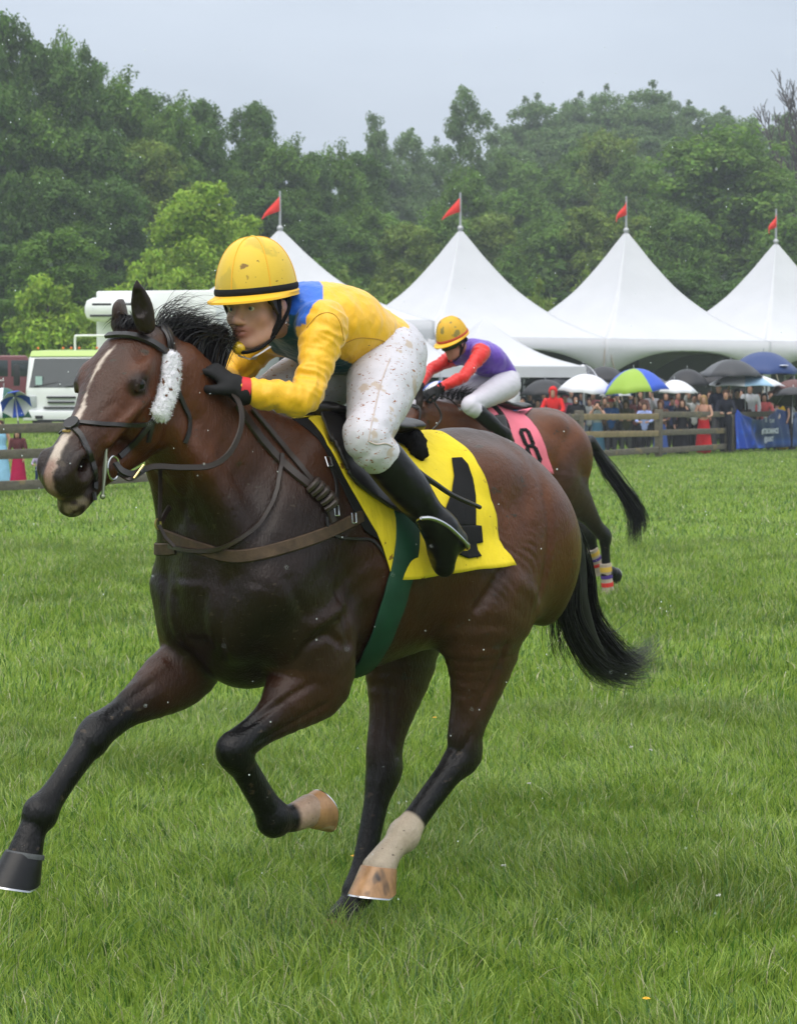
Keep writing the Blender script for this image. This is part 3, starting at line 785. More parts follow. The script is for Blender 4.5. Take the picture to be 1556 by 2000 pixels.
# fluffy cheek roll
Pr, Nr = hits(HF, HBVH, [(324, 700), (327, 725), (322, 755), (314, 785), (304, 808)], .016, 10)
roll = SDF(.005 if not DBG else .009)
roll.chain([(*p, .029, .019) for i, p in enumerate(smoothP(Pr, 6))][::8], .01, (1, 1, 1), side=(.75, 0, 0.2))
_v, _f = roll.mesh(1); _n = vnormals(_v, _f)
_v = _v + _n * np.array([mnoise.noise(Vector(p * 140)) * .003 for p in _v])[:, None]
M_FLEECE = mat('white_fleece', (.78, .77, .82), rough=.95, spec=.1, bump=[(400, .9, .004)], spots=(55, .63, (.16, .07, .035)))
ro = mesh_np('cheek_roll', _v, _f, M_FLEECE, bridle)
V = []; F = []
for i in rng.integers(0, len(_v), 2600 if not DBG else 600):
    d = nrm(_n[i] + rng.normal(0, .45, 3)); s = nrm(np.cross(d, rng.normal(0, 1, 3))) * .0009; L_ = rng.uniform(.004, .009); b = len(V)
    V += [_v[i] - s, _v[i] + s, _v[i] + d * L_]; F.append((b, b + 1, b + 2))
mesh_np('fleece', np.array(V), np.array(F), M_FLEECE, ro)
# bit with full cheek and rings
bit = empty('bit'); bit.parent = bridle
pc, _ = hit(HF, HBVH, 212, 918, .016)
mb = MB()
a_, b_ = J(209, 864, pc[1] + .004), J(201, 970, pc[1] + .012)
mb.tube([a_, (a_ * .75 + b_ * .25), (a_ + b_) / 2, a_ * .25 + b_ * .75, b_], [.0035, .0045, .0065, .0045, .0035], 8); mb.ball(a_, .0075, 10); mb.ball(b_, .0075, 10)
mb.build('bit_bar', mat('bit_metal', (.30, .33, .24), rough=.35, metal=.7), bit)
mb = MB(); c0 = (J(222, 914, pc[1] + .006)); ring = []
for k in range(25):
    a = 2 * math.pi * k / 24; ring.append(c0 + np.array([.023 * math.cos(a), .004 * math.cos(a), .030 * math.sin(a)]))
mb.tube(ring, .0035, 8, cap=False); mb.build('bit_ring', M_STEEL, bit)

# reins: bit to hand, loop round the neck
def curve3(pts, n=8): return catmull([J(*p) for p in pts], n)
reins = empty('reins'); HF.put(reins); tag(reins, 'long black reins looping from the bit of the foreground horse to the gloved hand', 'reins')
def ribbon(mb, C, w, t, up=(0, 1, .2), m=0): mb.strap(C, [np.array(up, float)] * len(C), w, t, m)
HYL = .115
mb = MB(); ribbon(mb, curve3([(232, 925, HYL - .03), (255, 934, HYL), (280, 918, .115), (305, 911, .125), (355, 913, .14), (410, 910, .16), (445, 888, .17), (466, 850, .17), (472, 815, .165), (466, 785, .15), (450, 762, .125)]), .017, .004); mb.build('near_rein', M_LEATHBR, reins)
mb = MB(); mb.tube([J(272, 928, .128), J(279, 912, .130), J(275, 922, .134)], .0035, 6); ribbon(mb, curve3([(225, 905, HYL - .03), (238, 920, HYL - .012), (262, 926, .115), (283, 915, .12)]), .020, .006)
mb.build('rein_stop', M_LEATH, reins)
bk = MB(); bk.tube([J(262, 934, .13), J(281, 908, .13)], .0032, 6); bk.build('rein_buckle', mat('brass_bright', (.75, .55, .25), rough=.25, metal=1), reins)

# breastplate and martingale
breast = empty('breastplate'); HF.put(breast); tag(breast, 'muddy brown breastplate strap across the chest of the foreground horse', 'breastplate')
M_WEB = mat('muddy_webbing', (.060, .038, .022), rough=.7, spec=.3, noise=(26, .5), bump=(220, .4, .002))
mb = MB(); strap_on(mb, HF, HBVH, [(322, 1044), (360, 1060), (400, 1074), (450, 1086), (500, 1083), (560, 1068), (620, 1048), (665, 1028), (705, 1008)], .036, .005, n=8)
P, N = hits(HF, HBVH, [(330, 1048), (400, 1074), (500, 1083), (600, 1055), (700, 1010)], .002, 8)
PN = [(p, q) for p, q in zip(smoothP(P), N) if p[1] > .045]; mb.strap([p * [1, -1, 1] for p, q in PN], [q * [1, -1, 1] for p, q in PN], .036, .005); mb.build('chest_strap', M_WEB, breast)
mb = MB(); C = curve3([(460, 790, .15), (490, 835, .17), (525, 880, .185), (565, 918, .20), (600, 946, .215)]); 
strap_on(mb, HF, HBVH, [(462, 792), (492, 836), (528, 880), (566, 918), (600, 946), (625, 965), (640, 990), (648, 1020)], .026, .006, n=8)
strap_on(mb, HF, HBVH, [(490, 800), (535, 852), (580, 905), (612, 945)], .018, .005, n=8)
mb.build('shoulder_strap', M_LEATHBR, breast)
mb = MB()
for k, (a, b) in enumerate([(608, 948), (616, 956), (625, 964), (634, 974), (641, 985)]):
    p, n_ = hit(HF, HBVH, a, b, .012); t_ = nrm(np.array([-.5, .1, -.6])); s_ = nrm(np.cross(n_, t_))
    mb.tube([p - s_ * .024 - n_ * .008, p - s_ * .014 + n_ * .006, p + n_ * .012, p + s_ * .014 + n_ * .006, p + s_ * .024 - n_ * .008], [.009, .010, .011, .010, .009], 8)
mb.build('strap_knot', M_LEATHBR, breast)
mb = MB(); strap_on(mb, HF, HBVH, [(640, 905), (650, 925), (656, 950), (655, 975), (650, 1000)], .013, .004)
strap_on(mb, HF, HBVH, [(636, 1010), (638, 1030), (655, 1048), (690, 1052), (722, 1054), (740, 1070), (752, 1090)], .008, .004)
strap_on(mb, HF, HBVH, [(688, 1018), (705, 1005), (722, 985), (738, 962)], .020, .005)
mb.build('loose_strap', M_LEATH, breast)
for a, b in ((638, 904), (652, 998), (686, 1012)):
    mb = MB(); p, n_ = hit(HF, HBVH, a, b, .010); s_ = nrm(np.cross(n_, (0, 0, 1))); u_ = np.cross(s_, n_)
    q_ = [p + s_ * x_ + u_ * z_ for x_, z_ in ((-.009, -.014), (.009, -.014), (.009, .014), (-.009, .014), (-.009, -.014))]
    mb.tube(q_, .0024, 6, cap=False); mb.build('buckle', M_STEEL, breast)
martingale = empty('martingale'); HF.put(martingale); tag(martingale, 'thin black martingale hanging in a loop below the throat of the foreground horse', 'martingale')
mb = MB(); ribbon(mb, curve3([(313, 912, -.02), (313, 960, -.01), (312, 1000, .0), (311, 1018, .0)], 5), .014, .003)
ribbon(mb, curve3([(331, 990, -.04), (322, 1005, -.03), (314, 1022, -.01)], 5), .016, .004)
mb.build('hanging_strap', M_LEATHBR, martingale)
mb = MB(); strap_on(mb, HF, HBVH, [(336, 1066), (365, 1073), (400, 1076), (440, 1068), (480, 1044), (512, 1012), (535, 972), (545, 930), (548, 890)], .013, .005, off=.010, n=8)
ribbon(mb, np.array([J(310, 1026, .02), J(322, 1050, .03), J(340, 1068, .05)]), .013, .004); mb.build('neck_strap', M_LEATHBR, martingale)
mb = MB(); c0 = J(309, 1023, .0); mb.tube([c0 + np.array([.010 * math.cos(a), 0, .014 * math.sin(a)]) for a in np.linspace(0, 2 * math.pi, 17)], .0028, 6, cap=False); mb.build('ring', mat('brass_ring', (.55, .40, .18), rough=.3, metal=1), martingale)

# ---- saddlecloth, laid over the barrel
AXZ = 1.16
def xt(fr, bv, px, py):
    p, n = hit(fr, bv, px, py)
    if p is None: return None
    return p[0], math.atan2(p[1], p[2] - AXZ)
def onbody(bv, x, th, off):
    d = np.array([0, math.sin(th), math.cos(th)]); o = np.array([x, 0, AXZ])
    p, n, i, t = bv.ray_cast(Vector(o), Vector(d))
    if p is None: return np.array([x, 0, AXZ]) + d * .3
    n = np.array(n); n = n if n @ d > 0 else -n
    return np.array(p) + nrm(n + d) * off
def cloth(name, fr, bv, front, rear, m, parent=None, off=.010, ns=60, ntm=46, flare=.03, fold=.007, seed=0.0, top=(-.02, -.5), skirt=1.0):
    f = [xt(fr, bv, *q) for q in front]; r = [xt(fr, bv, *q) for q in rear]
    f = sorted([q for q in f if q], key=lambda q: q[1]); r = sorted([q for q in r if q], key=lambda q: q[1])
    fth = np.array([0] + [q[1] for q in f]); fx = np.array([top[0]] + [q[0] for q in f]); rth = np.array([0] + [q[1] for q in r]); rx = np.array([top[1]] + [q[0] for q in r])
    V = []; tt = np.concatenate([-np.linspace(1, 0, ntm)[:-1], np.linspace(0, 1, ntm)])
    for t in tt:
        for s in np.linspace(0, 1, ns):
            b0, b1 = fth[-1], rth[-1]; thb = b0 + (b1 - b0) * s
            th = abs(t) * thb
            xa = np.interp(abs(t) * b0, fth, fx); xb = np.interp(abs(t) * b1, rth, rx); x = xa + (xb - xa) * s
            p = onbody(bv, x, th * (1 if t >= 0 else -1), off)
            w = mnoise.noise(Vector((x * 9 + seed, th * 1.2 * np.sign(t), seed))) * fold * 1.5 * (0.3 + abs(t))
            out = np.array([0, math.sin(th * np.sign(t)) if t else 0, math.cos(th) * .5])
            e = (max(0, abs(t) - .80) / .2) ** 2 * (.2 + s ** 3) * flare
            e2 = fold * (abs(t) ** 3) * math.sin(x * 42 + seed * 3)
            V.append(p + out * (w + e + e2 * .7))
    n = len(tt); F = np.array([[i * ns + j, i * ns + j + 1, (i + 1) * ns + j + 1, (i + 1) * ns + j] for i in range(n - 1) for j in range(ns - 1)])
    V = np.array(V)
    # a little stiffness
    for _ in range(3):
        A = V.reshape(n, ns, 3).copy(); A[1:-1, 1:-1] = (A[:-2, 1:-1] + A[2:, 1:-1] + A[1:-1, :-2] + A[1:-1, 2:] + A[1:-1, 1:-1] * 4) / 8; V = A.reshape(-1, 3)
    # stay outside the body
    for i, p in enumerate(V):
        q, nn, _i, dd = bv.find_nearest(Vector(p))
        q = np.array(q); nn = np.array(nn); g = (p - q) @ nn
        if g < off * .7 and dd < .1: V[i] = q + nn * off * .8
    o = mesh_np(name, V, F, m, parent)
    sd = o.modifiers.new('s', 'SOLIDIFY'); sd.thickness = .003; sd.offset = 1
    return o, V, F
def decal(name, fr, bv, polys, m, parent, off=.0045, cut=5):
    """a figure (outer outlines; holes made by bridged outlines) projected on the cloth"""
    bm = bmesh.new()
    for pl in polys:
        vs = [bm.verts.new((x, y, 0)) for x, y in pl]; bm.faces.new(vs)
    bmesh.ops.triangulate(bm, faces=bm.faces)
    for _ in range(cut):
        es = [e for e in bm.edges if e.calc_length() > 6]
        if not es: break
        bmesh.ops.subdivide_edges(bm, edges=es, cuts=1); bmesh.ops.triangulate(bm, faces=bm.faces)
    V = []; 
    for v in bm.verts:
        p, n = hit(fr, bv, v.co.x, v.co.y, off)
        V.append(p if p is not None else np.array([0, 0, -5.0]))
    bm.verts.index_update(); F = [[v.index for v in f.verts] for f in bm.faces]; bm.free()
    V = np.array(V); F = [f for f in F if all(V[i][2] > -1 for i in f) and max(np.linalg.norm(V[f[0]] - V[f[1]]), np.linalg.norm(V[f[1]] - V[f[2]])) < .08]
    par = list(range(len(V)))
    def root_(i):
        while par[i] != i: par[i] = par[par[i]]; i = par[i]
        return i
    for f in F: par[root_(f[0])] = root_(f[1]); par[root_(f[1])] = root_(f[2])
    if name == 'saddle_flap':
        rs = [root_(f[0]) for f in F]; big = max(set(rs), key=rs.count); F = [f for f, q in zip(F, rs) if q == big]
    us = sorted({i for f in F for i in f}); mp_ = {a: i for i, a in enumerate(us)}; V = V[us]; F = [[mp_[i] for i in f] for f in F]
    o = mesh_np(name, V, F, m, parent); sd = o.modifiers.new('s', 'SOLIDIFY'); sd.thickness = .0015; sd.offset = 0; return o
M_YCLOTH = mat('yellow_cloth', (.74, .57, .022), rough=.75, spec=.25, noise=(6, .12), bump=[(260, .3, .001), (7, .9, .022, (1.6, 1, .35)), (24, .4, .006, (1, 1, .6))], spots=[(34, .67, (.25, .13, .02)), (11, .72, (.42, .26, .03))])
M_BLKCLOTH = mat('black_cloth', (.010, .010, .011), rough=.85, spec=.2, bump=(200, .3, .002))
cl, CV, CF_ = cloth('saddlecloth', HF, HBVH, [(600, 822), (636, 870), (668, 930), (700, 990), (728, 1040), (750, 1090), (762, 1132)],
              [(812, 832), (862, 848), (905, 875), (930, 910), (950, 960), (966, 1010), (970, 1060), (985, 1098)], M_YCLOTH, top=(.03, -.44), flare=.035)
HF.put(cl); tag(cl, 'bright yellow saddlecloth with a black number 4 on the foreground horse', 'saddlecloth')
CBVH = bvh_of(CV, CF_)
P4 = [(881, 896), (901, 895), (913, 908), (922, 935), (927, 970), (927, 1026), (938, 1027), (941, 1060), (928, 1062), (931, 1075), (939, 1087), (913, 1091), (911, 1062), (850, 1064), (846, 1040), (866, 1005), (880, 965), (884, 930)]
P4o = [(881, 896), (901, 895), (913, 908), (922, 935), (927, 970), (927, 1026), (938, 1027), (941, 1060), (928, 1062), (931, 1075), (939, 1087), (913, 1091), (911, 1062), (850, 1064), (846, 1040), (866, 1005), (880, 965), (884, 930)]
outer = [(881, 896), (901, 895), (913, 908), (922, 935), (927, 970), (927, 1026), (905, 1027), (906, 962), (882, 1027), (852, 1027), (866, 1000), (880, 962), (885, 930)]
lower = [(852, 1027), (882, 1027), (905, 1027), (927, 1026), (938, 1027), (941, 1060), (928, 1062), (931, 1075), (939, 1087), (913, 1091), (911, 1062), (850, 1064)]
decal('number', HF, CBVH, [outer, lower], M_BLKCLOTH, cl)
# black felt pad peeping out in front of the yellow cloth
pad, PV, PF = cloth('saddle_pad', HF, HBVH, [(570, 818), (612, 850), (640, 890), (662, 940), (690, 1000), (712, 1040)], [(620, 820), (650, 870), (684, 930), (715, 990), (740, 1035), (745, 1060)], M_BLKCLOTH, off=.004, ns=12, top=(.09, -.02), flare=0)
HF.put(pad); tag(pad, 'black felt pad under the front edge of the yellow saddlecloth', 'saddle pad')
# girth: wide green band round the barrel
M_GREEN = mat('green_webbing', (.004, .045, .022), rough=.6, spec=.35, bump=(240, .3, .001), noise=(12, .25))
V = []; gx0 = -.065
g0 = [xt(HF, HBVH, *q) for q in ((790, 1010), (790, 1080), (772, 1150), (752, 1215), (728, 1270), (705, 1305))]
gth = np.array([0] + [q[1] for q in g0] + [math.pi]); gxs = np.array([g0[0][0]] + [q[0] for q in g0] + [g0[-1][0]])
ths = np.linspace(-math.pi, math.pi, 121)[:-1]
for th in ths:
    xc = np.interp(abs(th), gth, gxs)
    for dx in (-.045, -.04, 0, .04, .045):
        V.append(onbody(HBVH, xc + dx, th, .0145 if abs(dx) < .042 else .010))
F = np.array([[(i * 5 + j), (i * 5 + j + 1), (((i + 1) % 120) * 5 + j + 1), (((i + 1) % 120) * 5 + j)] for i in range(120) for j in range(4)])
girth = mesh_np('girth', np.array(V), F, M_GREEN); HF.put(girth); tag(girth, 'wide dark green girth band round the belly of the foreground horse', 'girth')
_sd = girth.modifiers.new('s', 'SOLIDIFY'); _sd.thickness = .004
GBVH = bvh_of(np.array(V), F)
# saddle
saddle = empty('saddle'); HF.put(saddle); tag(saddle, 'small black racing saddle with steel stirrups under the rider in yellow silks', 'saddle')
fl_ = decal('saddle_flap', HF, CBVH, [[(624, 817), (632, 845), (645, 880), (662, 915), (690, 948), (722, 972), (752, 992), (778, 1004), (788, 985), (782, 950), (765, 905), (735, 860), (690, 830), (650, 814)]], M_LEATH, saddle, off=.016, cut=7)
fl_.modifiers['s'].thickness = .011
fm = fl_.data.copy()
for v in fm.vertices: v.co.y *= -1
fm.flip_normals(); f2 = bpy.data.objects.new('saddle_flap', fm); link(f2, saddle); f2.modifiers.new('s', 'SOLIDIFY').thickness = .011
s_ = SDF(.008 if not DBG else .014)
top = lambda x, o: onbody(HBVH, x, 0, o)
s_.chain([(*top(.0, .03), .07, .022), (*top(-.09, .028), .11, .02), (*top(-.2, .03), .13, .022), (*top(-.32, .05), .12, .026)], .02, (0, 0, 0)); _v, _f = s_.mesh(2); mesh_np('saddle_seat', _v, _f, M_LEATH, saddle)
s_ = SDF(.008 if not DBG else .014)
s_.chain([(*onbody(HBVH, -.25, .50, .025), .026), (*onbody(HBVH, -.28, .3, .035), .032), (*onbody(HBVH, -.29, 0, .04), .036), (*onbody(HBVH, -.28, -.3, .035), .032), (*onbody(HBVH, -.25, -.50, .025), .026)], .02, (0, 0, 0))
_v, _f = s_.mesh(1); _n = vnormals(_v, _f); _v = _v + _n * np.array([mnoise.noise(Vector(p * 70)) * .008 for p in _v])[:, None]
mesh_np('cantle_fleece', _v, _f, mat('black_fleece', (.008, .008, .009), rough=.95, spec=.1, bump=(300, .9, .006)), saddle)
for sgn in (1, -1):
    f_ = lambda px, py, y: J(px, py, y) * [1, sgn, 1]
    st = empty('stirrup'); st.parent = saddle
    mb = MB(); mb.strap([f_(760, 935, .285), f_(800, 975, .32), f_(830, 1000, .345)], [np.array([0, sgn, 0])] * 3, .022, .005); mb.build('stirrup_leather', M_LEATH, st)
    mb = MB(); mb.tube(catmull([f_(822, 1012, .402), f_(845, 1013, .414), f_(872, 1026, .416), (f_(895, 1046, .412)), f_(911, 1064, .395), f_(907, 1070, .36), f_(880, 1062, .300)], 5), [.006] * 20 + [.009] * 11, 8); mb.tube(catmull([f_(822, 1012, .402), f_(815, 1020, .36), f_(830, 1045, .300), f_(850, 1062, .29), f_(880, 1062, .300)], 5), .004, 8); mb.build('stirrup_iron', M_STEEL, st)
# whip
mb = MB(); mb.tube(catmull([J(790, 900, .345), J(822, 926, .35), J(850, 945, .35), J(885, 968, .35), J(937, 991, .34)], 6), np.linspace(.010, .0065, 25), 8)
whip = mb.build('whip', M_LEATH); HF.put(whip); tag(whip, 'black riding whip pointing back across the number 4 cloth', 'whip')
# ------------------------------------------------------------------ people
SKIN = (.50, .29, .22)
class HeadF:
    """head frame: o at ear level between the ears, f forward, l left, u up"""
    def __init__(s, o, yaw, pitch, roll=0.0, sc=1.0):
        cy, sy = math.cos(yaw), math.sin(yaw); cp, sp = math.cos(pitch), math.sin(pitch)
        s.f = np.array([cy * cp, sy * cp, sp]); s.l = np.array([-sy, cy, 0.0]); s.u = np.cross(s.f, s.l)
        cr, sr = math.cos(roll), math.sin(roll); s.l, s.u = s.l * cr + s.u * sr, s.u * cr - s.l * sr
        s.o = np.array(o, float); s.sc = sc
    def __call__(s, f, l, u): return s.o + (s.f * f + s.l * l + s.u * u) * s.sc
    @property
    def ax(s): return [s.f, s.l, s.u]
def head_sdf(sd, H, skin=SKIN, detail=True, lips=(.30, .115, .085)):
    k = H.sc; A = H.ax
    C = lambda pts, kk, col=skin, sub=False, side=None: sd.chain([(*H(a, b, c), *[r * k for r in rr]) for a, b, c, *rr in pts], kk * k, col, sub=sub, side=(H.l if side is None else side))
    B = lambda c, r, kk, col=skin, sub=False: sd.ball(H(*c), np.array(r) * k, kk * k, col, axes=A, sub=sub)
    B((-.012, 0, .045), (.098, .076, .082), .02); B((.034, 0, -.025), (.058, .056, .075), .03); B((.045, 0, -.07), (.042, .042, .038), .025)
    B((.072, 0, -.096), (.018, .018, .015), .02)
    for s in (1, -1):
        C([(.002, .056 * s, -.048, .014), (.035, .045 * s, -.082, .014), (.068, .02 * s, -.098, .013)], .025)
        if detail:
            B((.056, .042 * s, -.028), (.022, .018, .018), .022)
            C([(.088, .012 * s, .020, .009), (.082, .032 * s, .022, .009), (.062, .052 * s, .014, .009)], .016)
            B((.092, .031 * s, -.001), (.012, .016, .010), .010, sub=True)
            C([(.080, .018 * s, .0, .0045), (.084, .031 * s, .0075, .005), (.072, .046 * s, .001, .0045)], .004, mixc(skin, (.1, .04, .03), .4))
            C([(.080, .019 * s, -.003, .004), (.081, .031 * s, -.0095, .0045), (.071, .044 * s, -.004, .004)], .006)
            B((.098, .0125 * s, -.038), (.009, .007, .007), .006)
            B((.103, .008 * s, -.046), (.006, .004, .004), .003, sub=True)
            C([(.0, .078 * s, .012, .010, .005), (-.014, .082 * s, .006, .008, .005), (-.014, .081 * s, -.012, .007, .005), (-.002, .077 * s, -.030, .007, .005)], .006, mixc(skin, (.6, .25, .18), .3), side=H.f)
            C([(-.002, .078 * s, -.006, .010)], .006)
    if detail:
        C([(.086, 0, .012, .009), (.098, 0, -.012, .0095), (.110, 0, -.030, .0105)], .012); B((.108, 0, -.035), (.011, .011, .009), .008)
        C([(.076, .024, -.061, .006), (.092, .010, -.0565, .007), (.094, 0, -.058, .006), (.092, -.010, -.0565, .007), (.076, -.024, -.061, .006)], .006, lips)
        C([(.076, .022, -.064, .006), (.090, .009, -.071, .0075), (.090, -.009, -.071, .0075), (.076, -.022, -.064, .006)], .006, lips)
        C([(.080, .020, -.0625, .0018), (.098, 0, -.0640, .0028), (.080, -.020, -.0625, .0018)], .002, sub=True)
        C([(.066, .030, -.045, .006)], .01); C([(.066, -.030, -.045, .006)], .01)
    else:
        C([(.085, 0, .0, .011), (.103, 0, -.030, .012)], .02)
        for s in (1, -1): C([(-.005, .075 * s, .0, .012)], .01)
def eyes(H, parent, col=(.10, .13, .14)):
    Mw = mat('eye_white', (.55, .53, .50), rough=.15, spec=.6); Mi = mat('iris', col, rough=.1, spec=.7); Mp = mat('pupil', (.004, .004, .004), rough=.08)
    for s in (1, -1):
        c = H(.0745, .031 * s, -.001); mb = MB(); mb.ball(c, .0118 * H.sc, 16, 0)
        g = nrm(H.f + H.l * .10)
        mb.ball(c + g * .0075 * H.sc, .0063 * H.sc, 12, 1); mb.ball(c + g * .0125 * H.sc, .0024 * H.sc, 8, 2)
        mb.build('eye', [Mw, Mi, Mp], parent)
def hand_sdf(sd, w, d, pn, r=1.0, curl=1.0, col=SKIN, thumb=1):
    """hand from wrist w along d, palm facing pn, fingers curled toward pn; thumb=+1/-1 picks the side"""
    d = nrm(d); pn = nrm(np.array(pn) - d * (np.array(pn) @ d)); s = np.cross(d, pn)
    P = lambda a, b, c: np.array(w) + (d * a + s * b + pn * c) * r
    sd.chain([(*P(-.01, 0, 0), .027 * r, .020 * r), (*P(.035, 0, 0), .036 * r, .017 * r), (*P(.078, 0, 0), .040 * r, .015 * r)], .01, col, side=s)
    for i, (b, L) in enumerate(((.029, .92), (.010, 1.0), (-.010, .95), (-.028, .78))):
        b *= thumb; rr = .0095 * r
        pts = [P(.072, b, 0)]; a = 0; p = pts[0]
        for seg, bend in ((.042, .5), (.028, 1.2), (.022, .9)):
            a += bend * curl; p = p + (d * math.cos(a) + pn * math.sin(a)) * seg * L * r; pts.append(p)
        sd.chain([(*q, rr * (1 - .08 * j)) for j, q in enumerate(pts)], .004, col, n=2)
    b0 = P(.015, .026 * thumb, .004); t1 = P(.045, .048 * thumb, .012 + .01 * curl); t2 = P(.066, .040 * thumb, .018 + .022 * curl); t3 = P(.080, .026 * thumb, .02 + .026 * curl)
    sd.chain([(*b0, .015 * r), (*t1, .012 * r), (*t2, .0105 * r), (*t3, .009 * r)], .01, col, n=2)
def helmet(H, parent, M_shell, M_band, M_trim, M_seam, sc=1.0):
    k = H.sc * sc; V = []; F = []; K = 48; R = 16
    def P(a, e, g=0.0):
        ca, sa = math.cos(a), math.sin(a); ce = math.cos(e) ** .82; se = math.sin(e)
        f = (.128 + g) * ce * ca - .004; l = (.108 + g) * ce * sa; u = .032 + (.160 + g) * se
        u += (-.005 * math.cos(a) * (1 - se))          # lower in front? tilt of the rim
        return H.o + (H.f * f + H.l * l + H.u * u) * k
    for i in range(R):
        for j in range(K): V.append(P(2 * math.pi * j / K, math.pi / 2 * i / R))
    V.append(P(0, math.pi / 2)); top = len(V) - 1
    for i in range(R - 1):
        for j in range(K): F.append((i * K + j, i * K + (j + 1) % K, (i + 1) * K + (j + 1) % K, (i + 1) * K + j))
    for j in range(K): F.append(((R - 1) * K + j, (R - 1) * K + (j + 1) % K, top))
    mb = MB(); mb.add(V, F); he = mb.build('helmet', M_shell, parent)
    sd = he.modifiers.new('s', 'SOLIDIFY'); sd.thickness = .008; sd.offset = -1
    mb = MB(); 
    for a in (.0, 1.0, 2.1, 3.14, 4.2, 5.3): mb.tube([P(a, e, .0004) for e in np.linspace(.04, 1.5, 20)], .0017 * k, 6)
    mb.build('seam', M_seam, he)
    mb = MB(); mb.ball(P(0, math.pi / 2, .0), .008 * k, 10, sc=(1, 1, .5)); mb.build('button', M_shell, he)
    mb = MB(); V = []; F = []
    for j in range(K):
        a = 2 * math.pi * j / K
        V += [P(a, .045, .0015), P(a, .075, .0045), P(a, .135, .0045), P(a, .165, .0015)]
    for j in range(K):
        for q in range(3): F.append((j * 4 + q, ((j + 1) % K) * 4 + q, ((j + 1) % K) * 4 + q + 1, j * 4 + q + 1))
    mb.add(V, F); mb.build('helmet_band', M_band, he)
    V = []; F = []; 
    for j in range(K):
        a = 2 * math.pi * j / K; c = max(0, math.cos(a)); pk = (.034 * c ** 1.3 + .004)
        o = P(a, .0); d = nrm(o - H.o - H.u * ((o - H.o) @ H.u))
        V += [P(a, .055, .001), P(a, .02, .006), o + d * pk * k - H.u * (.002 + .004 * c) * k, o + d * (pk + .001) * k - H.u * (.008 + .004 * c) * k, o - d * .004 - H.u * .006 * k]
    for j in range(K):
        for q in range(4): F.append((j * 5 + q, ((j + 1) % K) * 5 + q, ((j + 1) % K) * 5 + q + 1, j * 5 + q + 1))
    mb = MB(); mb.add(V, F); mb.build('peak', M_trim, he)
    # dark lining and side of the skull cap
    mb = MB(); mb.ball(H(-.008, 0, .03), .092 * H.sc, 20, sc=(1, .88, .75)); mb.build('lining', M_BLKCLOTH, he)
    return he
def wrinkle(V, N, amt, fr, spots, base=.0012):
    """creases: ridged noise squeezed along the limb near the given spots, plus soft folds everywhere"""
    d = np.zeros(len(V)); fr = fr / 3.4
    for i, p in enumerate(V):
        n1 = mnoise.noise(Vector(p * 13)); a = n1 * base * 1.5 + (abs(mnoise.noise(Vector(p * 24 + 3))) - .2) * -base * 1.6
        for (c, R_, dr) in spots:
            q = p - c; w = math.exp(-(q @ q) / (R_ * R_))
            if w > .03:
                t = q @ dr; u = q - dr * t
                s_ = u * 7 + dr * t * fr + n1 * .5
                a += amt * w * (.32 - abs(mnoise.noise(Vector(s_ + c * 3))) * 1.6)
        d[i] = a
    return V + N * d[:, None]
M_BOOT = mat('boot_leather', (.004, .004, .0045), rough=.30, spec=.30, bump=[(120, .15, .001), (14, .5, .010)], noise=(20, .3))
M_GLOVE = mat('black_glove', (.007, .007, .008), rough=.75, spec=.3, bump=(200, .4, .001))
M_SKIN = mat('skin', attr=True, rough=.5, spec=.35, noise=(30, .08), bump=(180, .15, .0008))
M_SKIN.node_tree.nodes['Principled BSDF'].inputs['Subsurface Weight'].default_value = .12
M_SKIN.node_tree.nodes['Principled BSDF'].inputs['Subsurface Radius'].default_value = (.01, .004, .002)
M_SKIN.node_tree.nodes['Principled BSDF'].inputs['Subsurface Scale'].default_value = .5
M_WHITE = mat('white_breeches', (.54, .53, .58), rough=.75, spec=.25, bump=[(10, .7, .012, (1, 1, .6)), (34, .35, .004), (200, .15, .0006)], noise=(8, .05), spots=[(60, .635, (.28, .13, .07), (1, 1, 2.2)), (110, .66, (.25, .11, .06)), (14, .62, (.45, .38, .33))])
M_SHIRT = mat('silks_yellow', attr=True, rough=.42, spec=.4, sheen=.2, bump=[(11, 1.0, .020, (1, 1, .45)), (30, .6, .006, (1, 1, .6))], noise=(7, .07), spots=(90, .73, (.12, .05, .015)))
